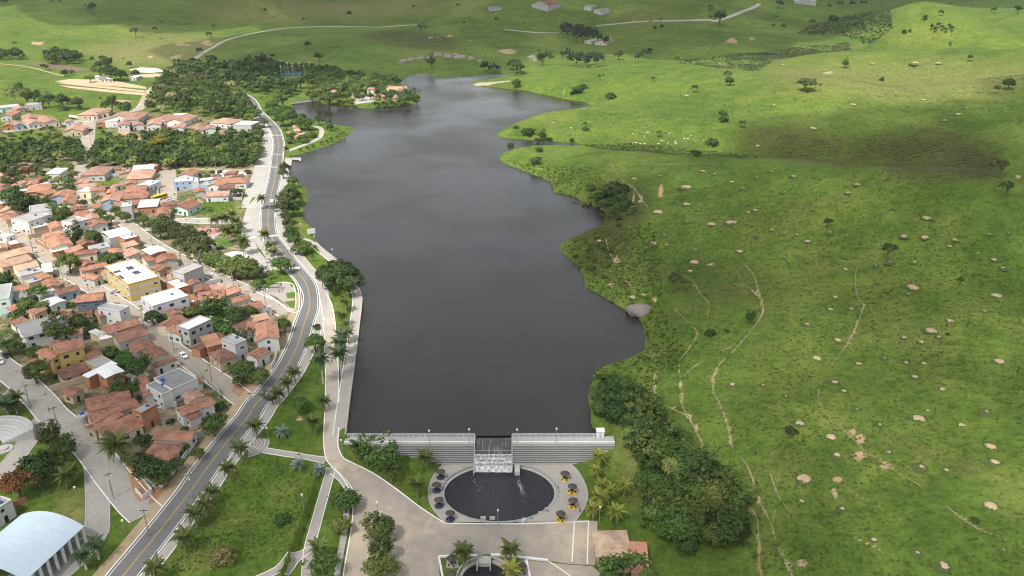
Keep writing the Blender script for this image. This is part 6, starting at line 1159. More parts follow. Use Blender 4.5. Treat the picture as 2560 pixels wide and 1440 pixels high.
wood([(1430,520),(1500,470),(1560,470),(1590,520),(1545,570),(1520,540)], 5.5, ['bush','bushmid','bush'], 'scrubby bush on the lake bank below the cattle paths', 'scrub on the lake bank', (1.6, 3.0), 10, .4)
wood([(1420,612),(1500,590),(1530,640),(1510,700),(1465,690),(1440,650)], 5.5, ['bushmid','bush'], 'scrubby bush on the small grassy headland', 'scrub on the small headland', (1.2, 2.4), 11, .5)
wood([(1500,940),(1560,960),(1640,1000),(1600,1005),(1500,975)], 4.0, ['bushmid','bush'], 'bush at the lake end of the thick wood', 'bushes at the lake corner', (1.6, 2.8), 12, .4)
# yards of the town: bushes and small trees wherever no house or street stands
TOWN = np.array([GP3(*p)[:2] for p in [(0,330),(160,300),(300,285),(600,310),(640,420),(600,540),(640,700),(730,800),(680,930),(600,1000),(470,1170),(300,1130),(110,960),(0,870)]])
g_ = random.Random(77); LNS = [world_line(c_, pts, 4) for n_, c_, pts, w_, m_ in M_streets[:11]] + [AV]; pts_ = []
for _ in range(6000):
    p = np.array([g_.uniform(*t) for t in zip(TOWN.min(0), TOWN.max(0))])
    if not inside(p[None], TOWN)[0] or any(inside(p[None], q)[0] for q in GREEN[:2]) or any(math.hypot(p[0] - x, p[1] - y) < q + 1.0 for x, y, q in FOOT): continue
    if min(float(np.hypot(*(l_ - p).T).min()) for l_ in LNS) < 6.5 or any(np.hypot(*(p - q)) < 4.2 for q in pts_): continue
    pts_.append(p)
    if len(pts_) >= 260: break
for p in pts_: plant_at(g_.choice(['bushmid','bush','bushmid','bush']), (p[0], p[1], float(HT(*p))), g_.uniform(1.2, 2.8), None, 'yard greenery', .2, False)
plant_all()
# ------------------------------------------------------------------ palms
def frond(seed, droop, m, length=1.0, nl=20, wid=.2):
    g = np.random.RandomState(seed); V_ = []; F_ = []; T_ = []
    def rach(t): return np.array([t * length * (1 - .12 * droop * t), 0, droop * (.55 * t - 1.15 * t * t) * .6 * length])
    for i in range(nl):
        t = .1 + .9 * i / (nl - 1); p = rach(t); w = wid * math.sin(math.pi * min(1, .14 + .84 * t) ** .8) + .035; q = rach(min(1.02, t + .07)); 
        for s in (-1, 1):
            tip = p + np.array([.10 * length, s * w, -.35 * w - .1 * g.rand() * w]); n = len(V_)
            V_ += [p + np.array([-.012, 0, 0]), p * .6 + tip * .4 + np.array([-.035, 0, .01]), tip, p * .6 + tip * .4 + np.array([.055, 0, .005])]; F_.append((n, n + 1, n + 2, n + 3)); T_.append(np.clip(.35 + .4 * t * g.rand() + .2 * g.rand(), 0, 1))
    for i in range(5):
        a, b = rach(i / 5), rach((i + 1) / 5); n = len(V_); h = .016 * (1 - i / 6); V_ += [a + [0, -h, 0], a + [0, h, 0], b + [0, h, 0], b + [0, -h, 0]]; F_.append((n, n + 1, n + 2, n + 3)); T_.append(.95)
    return tinted('frond', np.array(V_), F_, T_, m)
FR = {k: [frond(s, d, m, wid=w) for s, d in ((1, .75), (2, 1.1), (3, 1.5))] for k, m, w in (('coco', L_palm, .21), ('lime', L_lime, .21), ('royal', L_royal, .19), ('silver', L_silver, .2))}
def palm_trunk(h, r, mt, lean):
    b = MB(); b.tube([(0, 0, -.4), (0, 0, 0), (lean * .35, 0, h * .4), (lean * .8, 0, h * .8), (lean, 0, h)], [r * 1.7, r * 1.35, r, r * .9, r * .8], 8); return b.mesh('trunk', mt)
NP_ = [0]
def palm_at(pos, h, L_, kind, label, group, nf=22):
    NP_[0] += 1; g = random.Random(NP_[0]); nm = {'coco': 'coconut_palm', 'lime': 'coconut_palm', 'royal': 'royal_palm', 'silver': 'silver_palm'}[kind]; t = thing(nm, label, 'palm', pos, g.random() * 6.28, group); lean = g.uniform(0, .5) if kind in ('coco', 'lime') else 0
    obj('trunk', palm_trunk(h, .17 if kind != 'royal' else .24, M_royaltrunk if kind == 'royal' else M_palmtrunk, lean), t)
    if kind == 'royal': obj('crownshaft', MB().cyl((lean, 0, h), (lean, 0, h + 1.1), .19, .11, 8).mesh('crownshaft', L_royal), t); h += .9
    for k in range(nf):
        q = k / nf; a = k * 2.39996 + g.uniform(-.2, .2); up = (.95 - 1.45 * q + g.uniform(-.12, .12)); v = 0 if q < .35 else (1 if q < .7 else 2)
        f = obj('frond', FR[kind][v], t, (lean, 0, h)); f.rotation_euler = (g.uniform(-.3, .3), -up, a); f.scale = (L_ * g.uniform(.85, 1.1),) * 3
    return t
def palm_px(px, py, d, kind='coco', label=None, group=None, hk=1.0):
    """px,py = middle of the crown; d = crown width in px"""
    L_ = 2.6; h = 4.0
    for _ in range(4):
        h = max(1.2, (L_ * 1.25 + .6) * hk); p = GP3(px, py, h); dep = p[1] * CP + (CAM_H - p[2] - h) * SP; L_ = d * dep / FPX / 2 * 1.42
    return palm_at(p, h, L_, kind, label, group)
def palm_row(lst, kind, tmpl, group, hk=1.0):
    words = ['first', 'second', 'third', 'fourth', 'fifth', 'sixth', 'seventh', 'eighth', 'ninth', 'tenth', 'eleventh', 'twelfth', 'thirteenth', 'fourteenth']
    for i, (x, y, d) in enumerate(lst): palm_px(x, y, d, kind, tmpl % words[i], group, hk)
palm_row([(381,1421,50),(455,1340,48),(484,1284,46),(511,1258,44),(530,1226,40),(569,1166,38),(600,1119,42),(636,1065,40)], 'coco', 'coconut palm edging the avenue lawn, %s from the bottom left', 'palms along the avenue lawn')
palm_row([(695,982,34),(719,955,34),(736,930,34)], 'coco', 'coconut palm beside the avenue bend, %s from the bottom', 'palms along the avenue bend')
palm_row([(857,789,30),(862,755,28),(862,720,28),(869,829,32)], 'coco', 'coconut palm on the strip beside the promenade, %s of four', 'palms beside the promenade')
palm_px(810,1002,32,'coco','coconut palm leaning over the left edge of the pale lane'); palm_px(785,1052,38,'coco','coconut palm alone on the lawn below the round lawn tree'); palm_px(794,1371,46,'coco','coconut palm at the fork of the garden paths'); palm_px(292,1105,66,'coco','large coconut palm in front of the many-roofed house')
for x, y, d, w_ in ((802,903,42,'left of the pale lane'),(848,862,40,'right of the pale lane, tallest of three'),(852,842,36,'right of the pale lane, farthest of three'),(849,889,44,'right of the pale lane, nearest of three')): palm_px(x, y, d, 'royal', 'royal palm with smooth white trunk ' + w_, 'royal palms by the lane', 1.55)
palm_row([(898,1114,40),(915,1128,42),(975,1171,38),(1066,1140,40),(1042,1210,40)], 'coco', 'coconut palm on the wedge of lawn left of the pond, %s from the left end', 'palms left of the pond')
palm_row([(1498,1140,38),(1491,1174,26),(1505,1210,32),(1524,1224,28),(1502,1239,40),(1483,1270,34),(1543,1276,38),(1562,1214,34)], 'lime', 'yellow-green coconut palm on the lawn right of the pond, %s counting down from the dam', 'palms right of the pond')
palm_px(1158,1378,48,'coco','coconut palm above the left side of the fountain'); palm_px(1276,1370,46,'coco','coconut palm above the right side of the fountain'); palm_px(1278,1424,44,'lime','short yellow-green palm right of the fountain basin')
palm_px(42,990,34,'coco','tall coconut palm above the curved seating'); palm_px(14,1016,44,'royal','bluish feather palm at the left edge by the curved seating',None,.6); palm_px(38,1016,32,'royal','bluish feather palm beside the tall coconut palm',None,.6)
palm_px(158,1188,42,'coco','coconut palm on the dark lawn, left of two'); palm_px(179,1172,36,'coco','coconut palm on the dark lawn, right of two'); palm_px(240,1369,44,'royal','feather palm beside the arched hall, upper of two',None,.8); palm_px(208,1394,46,'royal','feather palm beside the arched hall, lower of two',None,.8)
palm_row([(536,549,26),(553,544,26),(567,546,24),(580,534,26),(588,551,28),(566,574,28),(586,567,28),(590,580,26),(604,600,32)], 'coco', 'coconut palm in the cluster beside the pink square, %s from the left', 'palms beside the pink square', 1.3)
palm_row([(652,495,24),(659,584,28),(675,613,26),(680,629,28)], 'coco', 'coconut palm on the avenue median, %s from the top', 'palms on the avenue median', 1.2); palm_px(716,372,16,'coco','coconut palm by the pier at the peninsula root',None,1.6)
for x, y, w_ in ((706,1078,'above the garden path'),(744,1159,'below the garden path, left of two'),(796,1172,'below the garden path, right of two')): palm_px(x, y, 30, 'silver', 'silvery fan palm ' + w_, 'silver palms on the lawn', .55)
for i, (x, y) in enumerate([(850,252),(860,256),(872,254),(880,258),(938,258),(948,261),(958,257),(968,260),(978,256),(988,260),(996,254)]): palm_px(x, y, 14, 'coco', 'small palm on the island shore, %s palm from the left' % ['first','second','third','fourth','fifth','sixth','seventh','eighth','ninth','tenth','eleventh'][i], 'palms on the island shore')
# ------------------------------------------------------------------ low scrub tufts on the pasture (uncountable)
def tufts(name, n, poly, rr, mt, seed):
    g = np.random.RandomState(seed); W = np.array([GP3(*p)[:2] for p in poly]); x0, y0 = W.min(0); x1, y1 = W.max(0); P_ = np.stack([g.uniform(x0, x1, n * 6), g.uniform(y0, y1, n * 6)], 1); P_ = P_[inside(P_, W)]
    dens = fbm(P_[:, 0], P_[:, 1], 22, 3) + .5 * g.rand(len(P_)) ; P_ = P_[dens > .22][:n]; Z_ = HT(P_[:, 0], P_[:, 1]); V_ = []; F_ = []; T_ = []
    ok = Z_ > -.05; P_ = P_[ok]; Z_ = Z_[ok]; m_ = len(P_); r = g.uniform(*rr, m_)
    for k in range(7):
        a = g.rand(m_) * 6.28; d = r * g.rand(m_) * .9; c = np.stack([P_[:, 0] + d * np.cos(a), P_[:, 1] + d * np.sin(a), Z_ + r * (.12 + .3 * g.rand(m_))], 1)
        nr = g.randn(m_, 3) * .5 + [0, 0, .8]; nr /= np.linalg.norm(nr, axis=1)[:, None]; u = np.cross(nr, g.randn(m_, 3)); u /= np.linalg.norm(u, axis=1)[:, None]; w = np.cross(nr, u); s = (r * .55)[:, None]
        base = len(V_) * m_ * 4 if False else k * m_ * 4
        V_.append(np.stack([c - u * s, c - w * s * .7, c + u * s, c + w * s * .7], 1).reshape(-1, 3)); F_.append(np.arange(m_ * 4).reshape(-1, 4) + base); T_.append(np.clip(g.rand(m_) * .8 + .1, 0, 1))
    return setp(obj(name, tinted(name, np.concatenate(V_), np.concatenate(F_), np.concatenate(T_), mt)), kind='stuff')
L_weed = leaf_mat('weed_leaves', (.05,.075,.016), (.085,.115,.024), (.13,.155,.035))
tufts('pasture_weeds', 9000, [(1640,1440),(1650,900),(1600,640),(1700,480),(2000,430),(2560,470),(2700,900),(2700,1500)], (.2, .55), L_weed, 1)
tufts('shore_weeds', 2500, [(1480,960),(1490,920),(1620,880),(1600,780),(1470,730),(1400,620),(1520,560),(1400,490),(1260,400),(1480,420),(1640,560),(1660,760),(1720,900),(1620,1000)], (.35, .9), L_weed, 2)
tufts('hill_weeds', 1500, [(1260,330),(1480,280),(1800,190),(2560,180),(2700,380),(2100,380),(1500,350)], (.35, .8), L_weed, 3)
tufts('far_weeds', 350, [(0,20),(0,150),(450,150),(1000,180),(1200,150),(1800,140),(1880,30),(900,8)], (.6, 1.6), L_mid, 4)
tufts('marsh_reeds', 3500, [(1690,150),(1800,172),(1990,142),(2130,130),(2125,104),(2050,112),(1900,132),(1760,146)], (.6, 1.7), leaf_mat('reeds', (.06,.075,.035), (.10,.12,.055), (.16,.175,.09)), 8)
tufts('valley_scrub', 2500, [(1990,85),(2120,92),(2300,52),(2180,28),(2050,58)], (1.0, 2.6), L_dark, 9)
tufts('inlet_reeds', 1500, [(1450,362),(1560,358),(1750,376),(1900,386),(1860,396),(1650,384)], (.4, 1.1), L_mid, 10)
tufts('lawn_weeds', 1500, [(400,1440),(560,1220),(650,1140),(820,1165),(760,1400)], (.12, .35), L_weed, 5)
tufts('town_weeds', 1600, [(0,340),(220,270),(640,310),(600,600),(740,790),(620,1000),(480,1180),(300,1200),(0,900)], (.3, .8), L_mid, 6)
# ------------------------------------------------------------------ bare earth mounds
def mound_mesh(seed):
    g = random.Random(seed); n, m_ = 14, 5; v = [(0, 0, .26)]; f = []
    for j in range(1, m_ + 1):
        t = j / m_
        for k in range(n): a = 6.283 * k / n; q = t * (1 + g.uniform(-.14, .14) * (t > .3)); v.append((q * math.cos(a), q * math.sin(a) * .85, .26 * (1 - t * t) * (1 + g.uniform(-.2, .2)) - .06 * t))
    f = [(0, 1 + k, 1 + (k + 1) % n) for k in range(n)] + [(1 + (j - 1) * n + k, 1 + j * n + k, 1 + j * n + (k + 1) % n, 1 + (j - 1) * n + (k + 1) % n) for j in range(1, m_) for k in range(n)]
    return mesh('mound', v, f, M_mound, smooth=True)
M_mound, N, L, B = nodes_of('mound_earth')
tc = N.new('ShaderNodeTexCoord'); geo = N.new('ShaderNodeNewGeometry'); ln = N.new('ShaderNodeVectorMath'); ln.operation = 'LENGTH'; mpp = N.new('ShaderNodeMapping'); mpp.inputs['Scale'].default_value = (1, 1, 0); L.new(tc.outputs['Object'], mpp.inputs[0]); L.new(mpp.outputs[0], ln.inputs[0])
n1 = noise(N, L, .9, geo.outputs['Position'], 5, .7); n2 = noise(N, L, 2.5, geo.outputs['Position'], 4, .7); oi = N.new('ShaderNodeObjectInfo')
e_ = mth(N, L, 'ADD', mth(N, L, 'ADD', ln.outputs['Value'], mth(N, L, 'MULTIPLY', n1.outputs[0], 1.1)), mth(N, L, 'MULTIPLY', oi.outputs['Random'], .6)); rr_ = ramp(N, [(.0, (1,1,1)), (.1, (1,1,1)), (.18, (0,0,0))]); L.new(mth(N, L, 'SUBTRACT', e_, 1.12), rr_.inputs[0])
sr = ramp(N, [(.35, (.32,.23,.14)), (.65, (.50,.375,.24))]); L.new(n2.outputs[0], sr.inputs[0]); gr2 = ramp(N, [(.38, (.035,.056,.011)), (.62, (.075,.105,.022))]); L.new(n2.outputs[0], gr2.inputs[0])
L.new(mixc(N, L, rr_.outputs[0], gr2.outputs[0], sr.outputs[0]), B.inputs['Base Color']); B.inputs['Roughness'].default_value = .95
bb = N.new('ShaderNodeBump'); bb.inputs['Strength'].default_value = .7; bb.inputs['Distance'].default_value = .3; L.new(n2.outputs[0], bb.inputs['Height']); L.new(bb.outputs[0], B.inputs['Normal'])
MO = [mound_mesh(s) for s in range(5)]
MOUNDS = [('c24', [(95,165,40),(205,90,22),(255,75,26),(210,30,16),(385,165,14),(665,75,16),(260,265,24),(375,215,20),(555,250,18),(635,300,30),(790,240,36),(915,255,14),(1105,260,14),(1325,265,36),(1475,270,34),(1600,255,12),(1690,290,30),(1655,335,22),(1255,65,22),(1490,130,34),(140,370,26),(60,390,12),(465,420,18),(625,450,22),(905,500,22),(905,420,20),(1135,605,24),(1390,630,46),(1355,680,24),(830,700,26),(800,790,24),(840,765,12),(945,785,24),(1090,800,14),(925,845,12),(1520,945,52),(1575,990,30),(1450,1025,32),(1330,995,30),(1655,870,30),(850,1010,30),(625,900,40),(1080,1020,12),(700,1140,34),(1185,1145,34),(1000,1180,24),(1340,1175,28),(1470,1175,20),(2010,1165,46),(1970,430,30),(2040,495,36),(1905,805,30),(1990,690,40),(1855,385,16),(1580,400,20),(1940,250,26),(2080,240,20),(1400,450,30),(1120,475,28),(1230,455,40)], 'pale bare-earth mound on the open pasture of the right hillside', 'earth mounds on the right hillside'),
 ('c25', [(825,50,42),(310,70,30),(90,65,36),(475,150,26),(990,245,40),(575,345,46),(1405,10,36),(1605,95,24),(1915,265,50),(1745,355,30),(800,440,40),(1950,510,44),(1975,625,52),(845,570,34),(1215,555,38),(1625,680,36),(1450,665,60),(610,745,62),(1950,935,46),(1610,1370,62),(1430,310,56),(890,110,32),(1150,355,36),(2040,1255,24),(585,905,36),(880,960,34),(1110,1180,30),(1500,250,16),(1420,1280,44)], 'rough bare-earth mound on the lower right pasture', 'earth mounds on the lower right pasture'),
 ('c21', [(1345,745,26),(2095,812,24),(925,1258,30),(160,1335,48),(365,1240,18),(765,1222,20),(660,1265,20),(485,1295,22),(300,1335,22),(370,1325,18),(565,1345,28),(940,708,20),(1375,1315,30),(1310,1375,30),(855,1370,30),(160,680,18),(1480,455,18),(845,463,18),(725,457,14),(1000,718,18),(780,750,24),(1100,795,20),(1700,780,24),(1840,712,20),(2080,720,20),(2150,770,22),(1995,860,26),(1060,915,30),(1785,455,40),(1955,452,24)], 'small earth mound on the far side of the right hills', 'earth mounds on the far hills'),
 ('c22', [(945,600,36),(1025,605,16),(740,620,24),(1190,710,30),(1165,765,24),(1410,475,40),(1295,482,28),(1315,450,20),(1215,397,20),(1010,550,18),(1140,265,40),(620,580,16),(885,908,26),(800,500,14),(1315,185,18),(975,410,36),(820,920,24),(1240,165,24),(1195,640,34),(1150,470,32),(1145,365,32),(985,195,20),(830,210,22)], 'earth mound on the slope above the lake shore', 'earth mounds above the shore')]
mi = 0
for c_, lst, lab, grp in MOUNDS:
    for x, y, w_ in lst:
        (px, py), = X2P(c_, [(x, y)]); p = GP3(px, py); dep = p[1] * CP + (CAM_H - p[2]) * SP; r = w_ / CROP[c_][2] * dep / FPX * 1.3; o_ = obj('earth_mound', MO[mi % 5], None, p, rnd.random() * 6.28, r); setp(o_, None, 'mound', grp); pend(o_, 'mound', lab.split(' on ')[0].split(' above')[0], p); mi += 1
# ------------------------------------------------------------------ rocks
def rock_mesh(seed, nu=20, nv=12, flat=.5):
    g = np.random.RandomState(seed); ph = g.rand(8) * 6; v = []; f = []
    for j in range(nv + 1):
        t = math.pi * j / nv
        for i in range(nu):
            a = 2 * math.pi * i / nu; d = np.array([math.sin(t) * math.cos(a), math.sin(t) * math.sin(a), math.cos(t)]); q = 1 + .13 * math.sin(3 * d[0] + ph[0]) * math.cos(2.5 * d[1] + ph[1]) + .07 * math.sin(6 * d[0] + ph[2] + 4 * d[2]) + .05 * math.sin(9 * d[1] + ph[3]) + .03 * g.randn(); v.append((d[0] * q, d[1] * q * .8, d[2] * q * flat))
    f = [(j * nu + i, (j + 1) * nu + i, (j + 1) * nu + (i + 1) % nu, j * nu + (i + 1) % nu) for j in range(nv) for i in range(nu)]
    return mesh('rock', v, f, M_rock, smooth=True)
RK = [rock_mesh(s) for s in range(4)]
p = GP3(1603, 775); setp(obj('boulder', RK[0], None, (p[0], p[1], p[2] - .6), .3, 5.6), 'big rounded grey granite boulder on the lake shore', 'boulder')
p = GP3(1578, 772); setp(obj('boulder', RK[1], None, (p[0], p[1], p[2] - .2), 1.0, 2.6), 'smaller boulder against the left side of the grey granite boulder', 'boulder')
for i, (x, y, w_) in enumerate([(1010,153,26),(1030,150,28),(1052,147,26),(1095,138,30),(1120,141,32),(1150,144,34),(1178,148,28),(1000,157,14),(1075,145,22),(1200,152,16),(1140,138,24)]):
    q = GP3(x, y); dep = q[1] * CP + (CAM_H - q[2]) * SP; o_ = obj('rock', RK[i % 4], None, (q[0], q[1], q[2] - .5), i * 1.3, w_ * dep / FPX * .5); setp(o_, None, 'rock', 'rocks of the outcrop'); pend(o_, 'rock', 'grey outcrop rock above the lake', q)
for i, (x, y, w_) in enumerate([(1330,145,22),(1340,150,16)]): q = GP3(x, y); dep = q[1] * CP + (CAM_H - q[2]) * SP; setp(obj('rock', RK[(i + 2) % 4], None, (q[0], q[1], q[2] - .5), i, w_ * dep / FPX * .6), 'dark sloping rock beside the red soil scar, %s of two' % ('upper' if i == 0 else 'lower'), 'rock')
ribbon('rocky_shore', world_line('c20', [(710,682),(850,668),(950,655),(1010,648)], 4), 6, mat('pale_rock', (.38,.32,.25), (.22,.19,.15), .15, .95, .6, 1), .15, jitter=.6, nw=3)
# ------------------------------------------------------------------ water tanks
tk = thing('water_tank', 'x', 'water tank', (0, 0, 0), 0, 'rooftop water tanks'); obj('tank', MB().cyl((0, 0, 0), (0, 0, .8), .6, .72, 14).mesh('tank', M_tank), tk); obj('lid', MB().cyl((0, 0, .8), (0, 0, .95), .7, .25, 14).mesh('lid', M_tank), tk)
tk_proto = tk
# ------------------------------------------------------------------ poles, lamps, bridge, pier, court
def pole_mesh(): return MB().tube([(0, 0, -.6), (0, 0, 8.4)], [.17, .11], 8).mesh('pole', M_pole)
pp = thing('power_pole', 'x', 'pole', (0, 0, 0), 0, 'power poles'); obj('pole', pole_mesh(), pp); obj('crossarm', MB().box(-1.0, -.06, 7.8, 1.0, .06, 7.95).mesh('crossarm', M_dark), pp); obj('lamp_arm', MB().tube([(0, 0, 7.0), (0, -1.5, 7.6)], [.04, .04], 6).box(-.12, -2.0, 7.5, .12, -1.4, 7.64).mesh('lamp_arm', M_steel), pp)
im = MB().cyl((0, 0, 7.95), (0, 0, 8.2), .07, .05, 6).mesh('insulator', M_white)
for x in (-.9, -.3, .9): obj('insulator', im, pp, (x, 0, 0))
POLES = [('c4',(170,670)),('c4',(500,950)),('c4',(905,1250)),('c4',(1275,1420)),('c4',(1695,510)),('c4',(2200,790)),('c6',(2080,830)),('c7',(655,325)),('c7',(960,460)),('c7',(1405,665)),('c7',(1925,570)),('c7',(1862,920)),('c8',(555,475)),('c8',(1100,940)),('c9',(440,690)),('c11',(1410,185)),('c11',(685,1195)),('c10',(1365,515)),('c10',(1790,960)),('c18',(200,470)),('c18',(135,1035)),('c5',(1155,140)),('c5',(585,120)),('c2',(1615,910)),('c2',(1195,540)),('c3',(1045,430)),('c3',(1095,520)),('c3',(1300,730)),('c3',(1385,1030)),('c2',(1180,640)),('c2',(1220,335)),('c18',(670,1135)),('c5',(1970,870)),('c9',(850,1015)),('c2',(2120,880))]
for i, (c_, q) in enumerate(POLES):
    p = GP3(*X2P(c_, [q])[0]); o_ = pp if i == 0 else dup(pp, p, rnd.uniform(-.6, .6)); o_.location = tuple(p); pend(o_, 'pole', 'grey concrete power pole with crossarm', p)
lp = thing('street_lamp', 'x', 'lamp', (0, 0, 0), 0, 'lamp posts'); obj('post', MB().tube([(0, 0, -.5), (0, 0, 4.6)], [.09, .06], 8).mesh('post', M_pole), lp); obj('lamp_head', MB().box(-.22, -.22, 4.6, .22, .22, 5.0).mesh('lamp_head', M_white), lp)
LAMPS = [('c13',(793,378),1.2,'on the dam crest, leftmost'),('c13',(1308,368),1.2,'on the dam crest, middle of the left wall'),('c13',(1818,352),1.2,'on the dam crest, left of the spillway'),('c14',(540,330),1.2,'on the dam crest, right of the spillway'),('c14',(1010,320),1.2,'on the dam crest, middle of the right wall'),('c14',(312,1310),-3.5,'at the front edge of the pond'),('c14',(1528,1272),None,'among the palms right of the pond'),('c18',(588,700),None,'by the white lakeside board'),('c18',(770,830),1.0,'on the promenade above the rain tree'),('c18',(945,1040),1.0,'on the promenade bend'),('c18',(455,570),None,'on the lakeside lawn'),('c18',(412,150),None,'by the top shore lawn'),('c18',(278,600),None,'by the avenue crossing'),('c15',(545,340),None,'behind the round tree on the apron'),('c12',(1725,645),None,'in the middle of the lower lawn'),('c11',(1590,500),None,'on the lawn beside the curved stair'),('c13',(185,490),None,'at the left end of the dam'),('c10',(940,555),None,'on the lower left lawn'),('c10',(1510,960),None,'in the triangular lower garden'),('c5',(810,990),None,'at the pink square corner'),('c5',(1075,1160),None,'at the middle of the pink square')]
for i, (c_, q, z, w_) in enumerate(LAMPS):
    px, py = X2P(c_, [q])[0]; p = GP3(px, py) if z is None else np.array([*UP(px, py, z), z]); lab = 'slim lamp post ' + w_; o_ = lp if i == 0 else dup(lp, p, 0, label=lab); o_.location = tuple(p); o_['label'] = lab
for i, (ctr_, zt, hx, hy, rt) in enumerate(ROOFTOPS[::2]):
    o_ = dup(tk_proto, (ctr_[0] + .4 * hx * math.cos(rt), ctr_[1] + .4 * hy, zt - .05), 0, .8); o_['group'] = 'rooftop water tanks'; pend(o_, 'water tank', 'blue rooftop tank', (ctr_[0], ctr_[1], 0))
# pier
pr_ = thing('pier', 'pale wooden pier with a narrow jetty reaching into the lake', 'pier', (*UP(728, 403, .6), .6)); o2 = np.array(pr_.location[:2])
for nm, q in (('deck', [(713,394),(731,394),(728,414),(711,414)]), ('jetty', [(731,394),(753,394),(752,402),(748,402),(748,399),(731,399)])):
    W = [UP(*a, .75) - o2 for a in q]; k = len(W); v = [(a[0], a[1], .15) for a in W] + [(a[0], a[1], -.2) for a in W]; f = [tuple(range(k)), tuple(range(2 * k - 1, k - 1, -1))] + [(i, i + k, (i + 1) % k + k, (i + 1) % k) for i in range(k)]; me = mesh(nm, v, f, M_parking); obj(nm, me, pr_)
ps = MB().cyl((0, 0, -3), (0, 0, .1), .15, .15, 6).mesh('pile', M_conc)
for q in [(716,412),(727,412),(729,402),(740,398),(750,401)]: w_ = UP(*q, .6) - o2; obj('pile', ps, pr_, (w_[0], w_[1], 0))
br = thing('footbridge', 'grey footbridge over the narrow inlet to the island', 'bridge', (*UP(762, 252, 1.2), 1.2)); ob = np.array(br.location[:2]); l = smooth_line([UP(728, 258, 1.2), UP(795, 251, 1.2)], 3); bd = solid_strip('deck', np.array([UP(726, 259, 1.2), UP(762, 254, 1.2), UP(797, 250, 1.2)]) - ob, 2.6, -.3, 0, M_conc, br)
for s in (-1.2, 1.2): solid_strip('parapet', np.array([UP(726, 259, 1.2), UP(762, 254, 1.2), UP(797, 250, 1.2)]) - ob + np.array([0, s]), .15, 0, .9, M_conc, br)
for t_ in np.linspace(.05, .95, 7): q = UP(726 + 71 * t_, 259 - 9 * t_, 1.2) - ob; obj('pier_post', MB().cyl((0, 0, -4), (0, 0, -.2), .2, .2, 6).mesh('pier_post', M_conc), br, (q[0], q[1], 0))
ct = thing('sports_court_fence', 'blue-green wire fence around the sports court', 'fence', GP3(730, 188)); oc = np.array(ct.location); M_net = mat('fence_net', (.10,.17,.19), (.07,.13,.15), .8, .9)
cq = [GP3(*q) for q in ((693,191),(762,190),(792,183),(710,182))]
for i in range(4): a, b = cq[i], cq[(i + 1) % 4]; obj('net_panel', mesh('net_panel', [a - oc, b - oc, b - oc + np.array([0, 0, 3]), a - oc + np.array([0, 0, 3])], [(0, 1, 2, 3)], M_net), ct)
for i, (x, y) in enumerate([(704,192),(733,192),(762,191),(721,183),(749,183),(776,183)]): q = GP3(x, y); o_ = thing('floodlight_mast', 'floodlight mast at the sports court, %s row, %s' % ('front' if i < 3 else 'back', ['left', 'middle', 'right'][i % 3]), 'floodlight', q, 0, 'floodlights of the court'); obj('mast', MB().tube([(0, 0, -.5), (0, 0, 11)], [.2, .14], 6).mesh('mast', M_steel), o_); obj('lamp_bank', MB().box(-.7, -.2, 10.6, .7, .2, 11.3).mesh('lamp_bank', M_white), o_)
# ------------------------------------------------------------------ curved stair, amphitheatre, traffic garden, tanks, pool
def arc_steps(name, label, cat, c, r0, r1, a0, a1, n, z0, dz, m, inward=True):
    t = thing(name, label, cat, (c[0], c[1], z0)); q = 22
    for k in range(n):
        ra, rb = r0 + (r1 - r0) * k / n, r0 + (r1 - r0) * (k + 1) / n; zt = dz * (k + 1); v = []; f = []
        for i in range(q + 1):
            a = a0 + (a1 - a0) * i / q; cs, sn = math.cos(a), math.sin(a); v += [(ra * cs, ra * sn, zt), (rb * cs, rb * sn, zt), (ra * cs, ra * sn, -3), (rb * cs, rb * sn, -3)]
        for i in range(q): b = i * 4; d = b + 4; f += [(b, b + 1, d + 1, d), (b, d, d + 2, b + 2), (b + 1, b + 3, d + 3, d + 1)]
        f += [(0, 2, 3, 1), (q * 4, q * 4 + 1, q * 4 + 3, q * 4 + 2)]; obj('step', mesh('step', v, f, m[k % len(m)]), t)
    return t
cs = GP3(612, 1112); arc_steps('curved_stair', 'fan-shaped grey stair with white rim beside the avenue', 'stair', cs[:2] + np.array([.8, 0]), 1.6, 6.2, -1.25, 1.3, 9, float(cs[2]) + .3, -.05, [M_conc, mat('worn_step', (.33,.3,.26), (.2,.18,.16), 1.5, .9)])
ca = GP3(8, 1100); arc_steps('amphitheatre_seating', 'pale curved amphitheatre seating at the left edge', 'seating', ca[:2] + np.array([-2, -3]), 3.0, 11.5, .35, 2.4, 8, float(ca[2]), .38, [mat('pale_seating', (.40,.43,.41), (.31,.34,.32), 1, .8), M_conc])
for i, (c_, q, lab) in enumerate((('c9', (60,1290), 'round concrete plinth below the amphitheatre seating'),)): p = GP3(*X2P(c_, [q])[0]); setp(obj('plinth', MB().cyl((0, 0, -.4), (0, 0, .3), 2.4, 2.4, 28).cyl((0, 0, .3), (0, 0, .7), 1.2, 1.1, 20).mesh('plinth', M_conc), None, p), lab, 'plinth')
tg = patch('traffic_garden_paving', wpoly('c18', [(170,1090),(260,1060),(370,1080),(400,1140),(405,1250),(390,1330),(350,1330),(200,1210),(100,1170),(40,1130)]), M_promen, .10, 1.5)
for pts in ([(0,1160),(200,1255),(330,1350),(400,1370),(440,1350),(470,1270),(470,1180),(420,1080),(380,1020)], [(180,1095),(220,1072),(300,1065),(360,1080),(385,1110),(395,1180),(400,1260),(390,1330)]): strip('kerb', world_line('c18', pts, 1.2), .25, .16, M_white, .1, tg)
M_bed = MATS['lawn_bed']
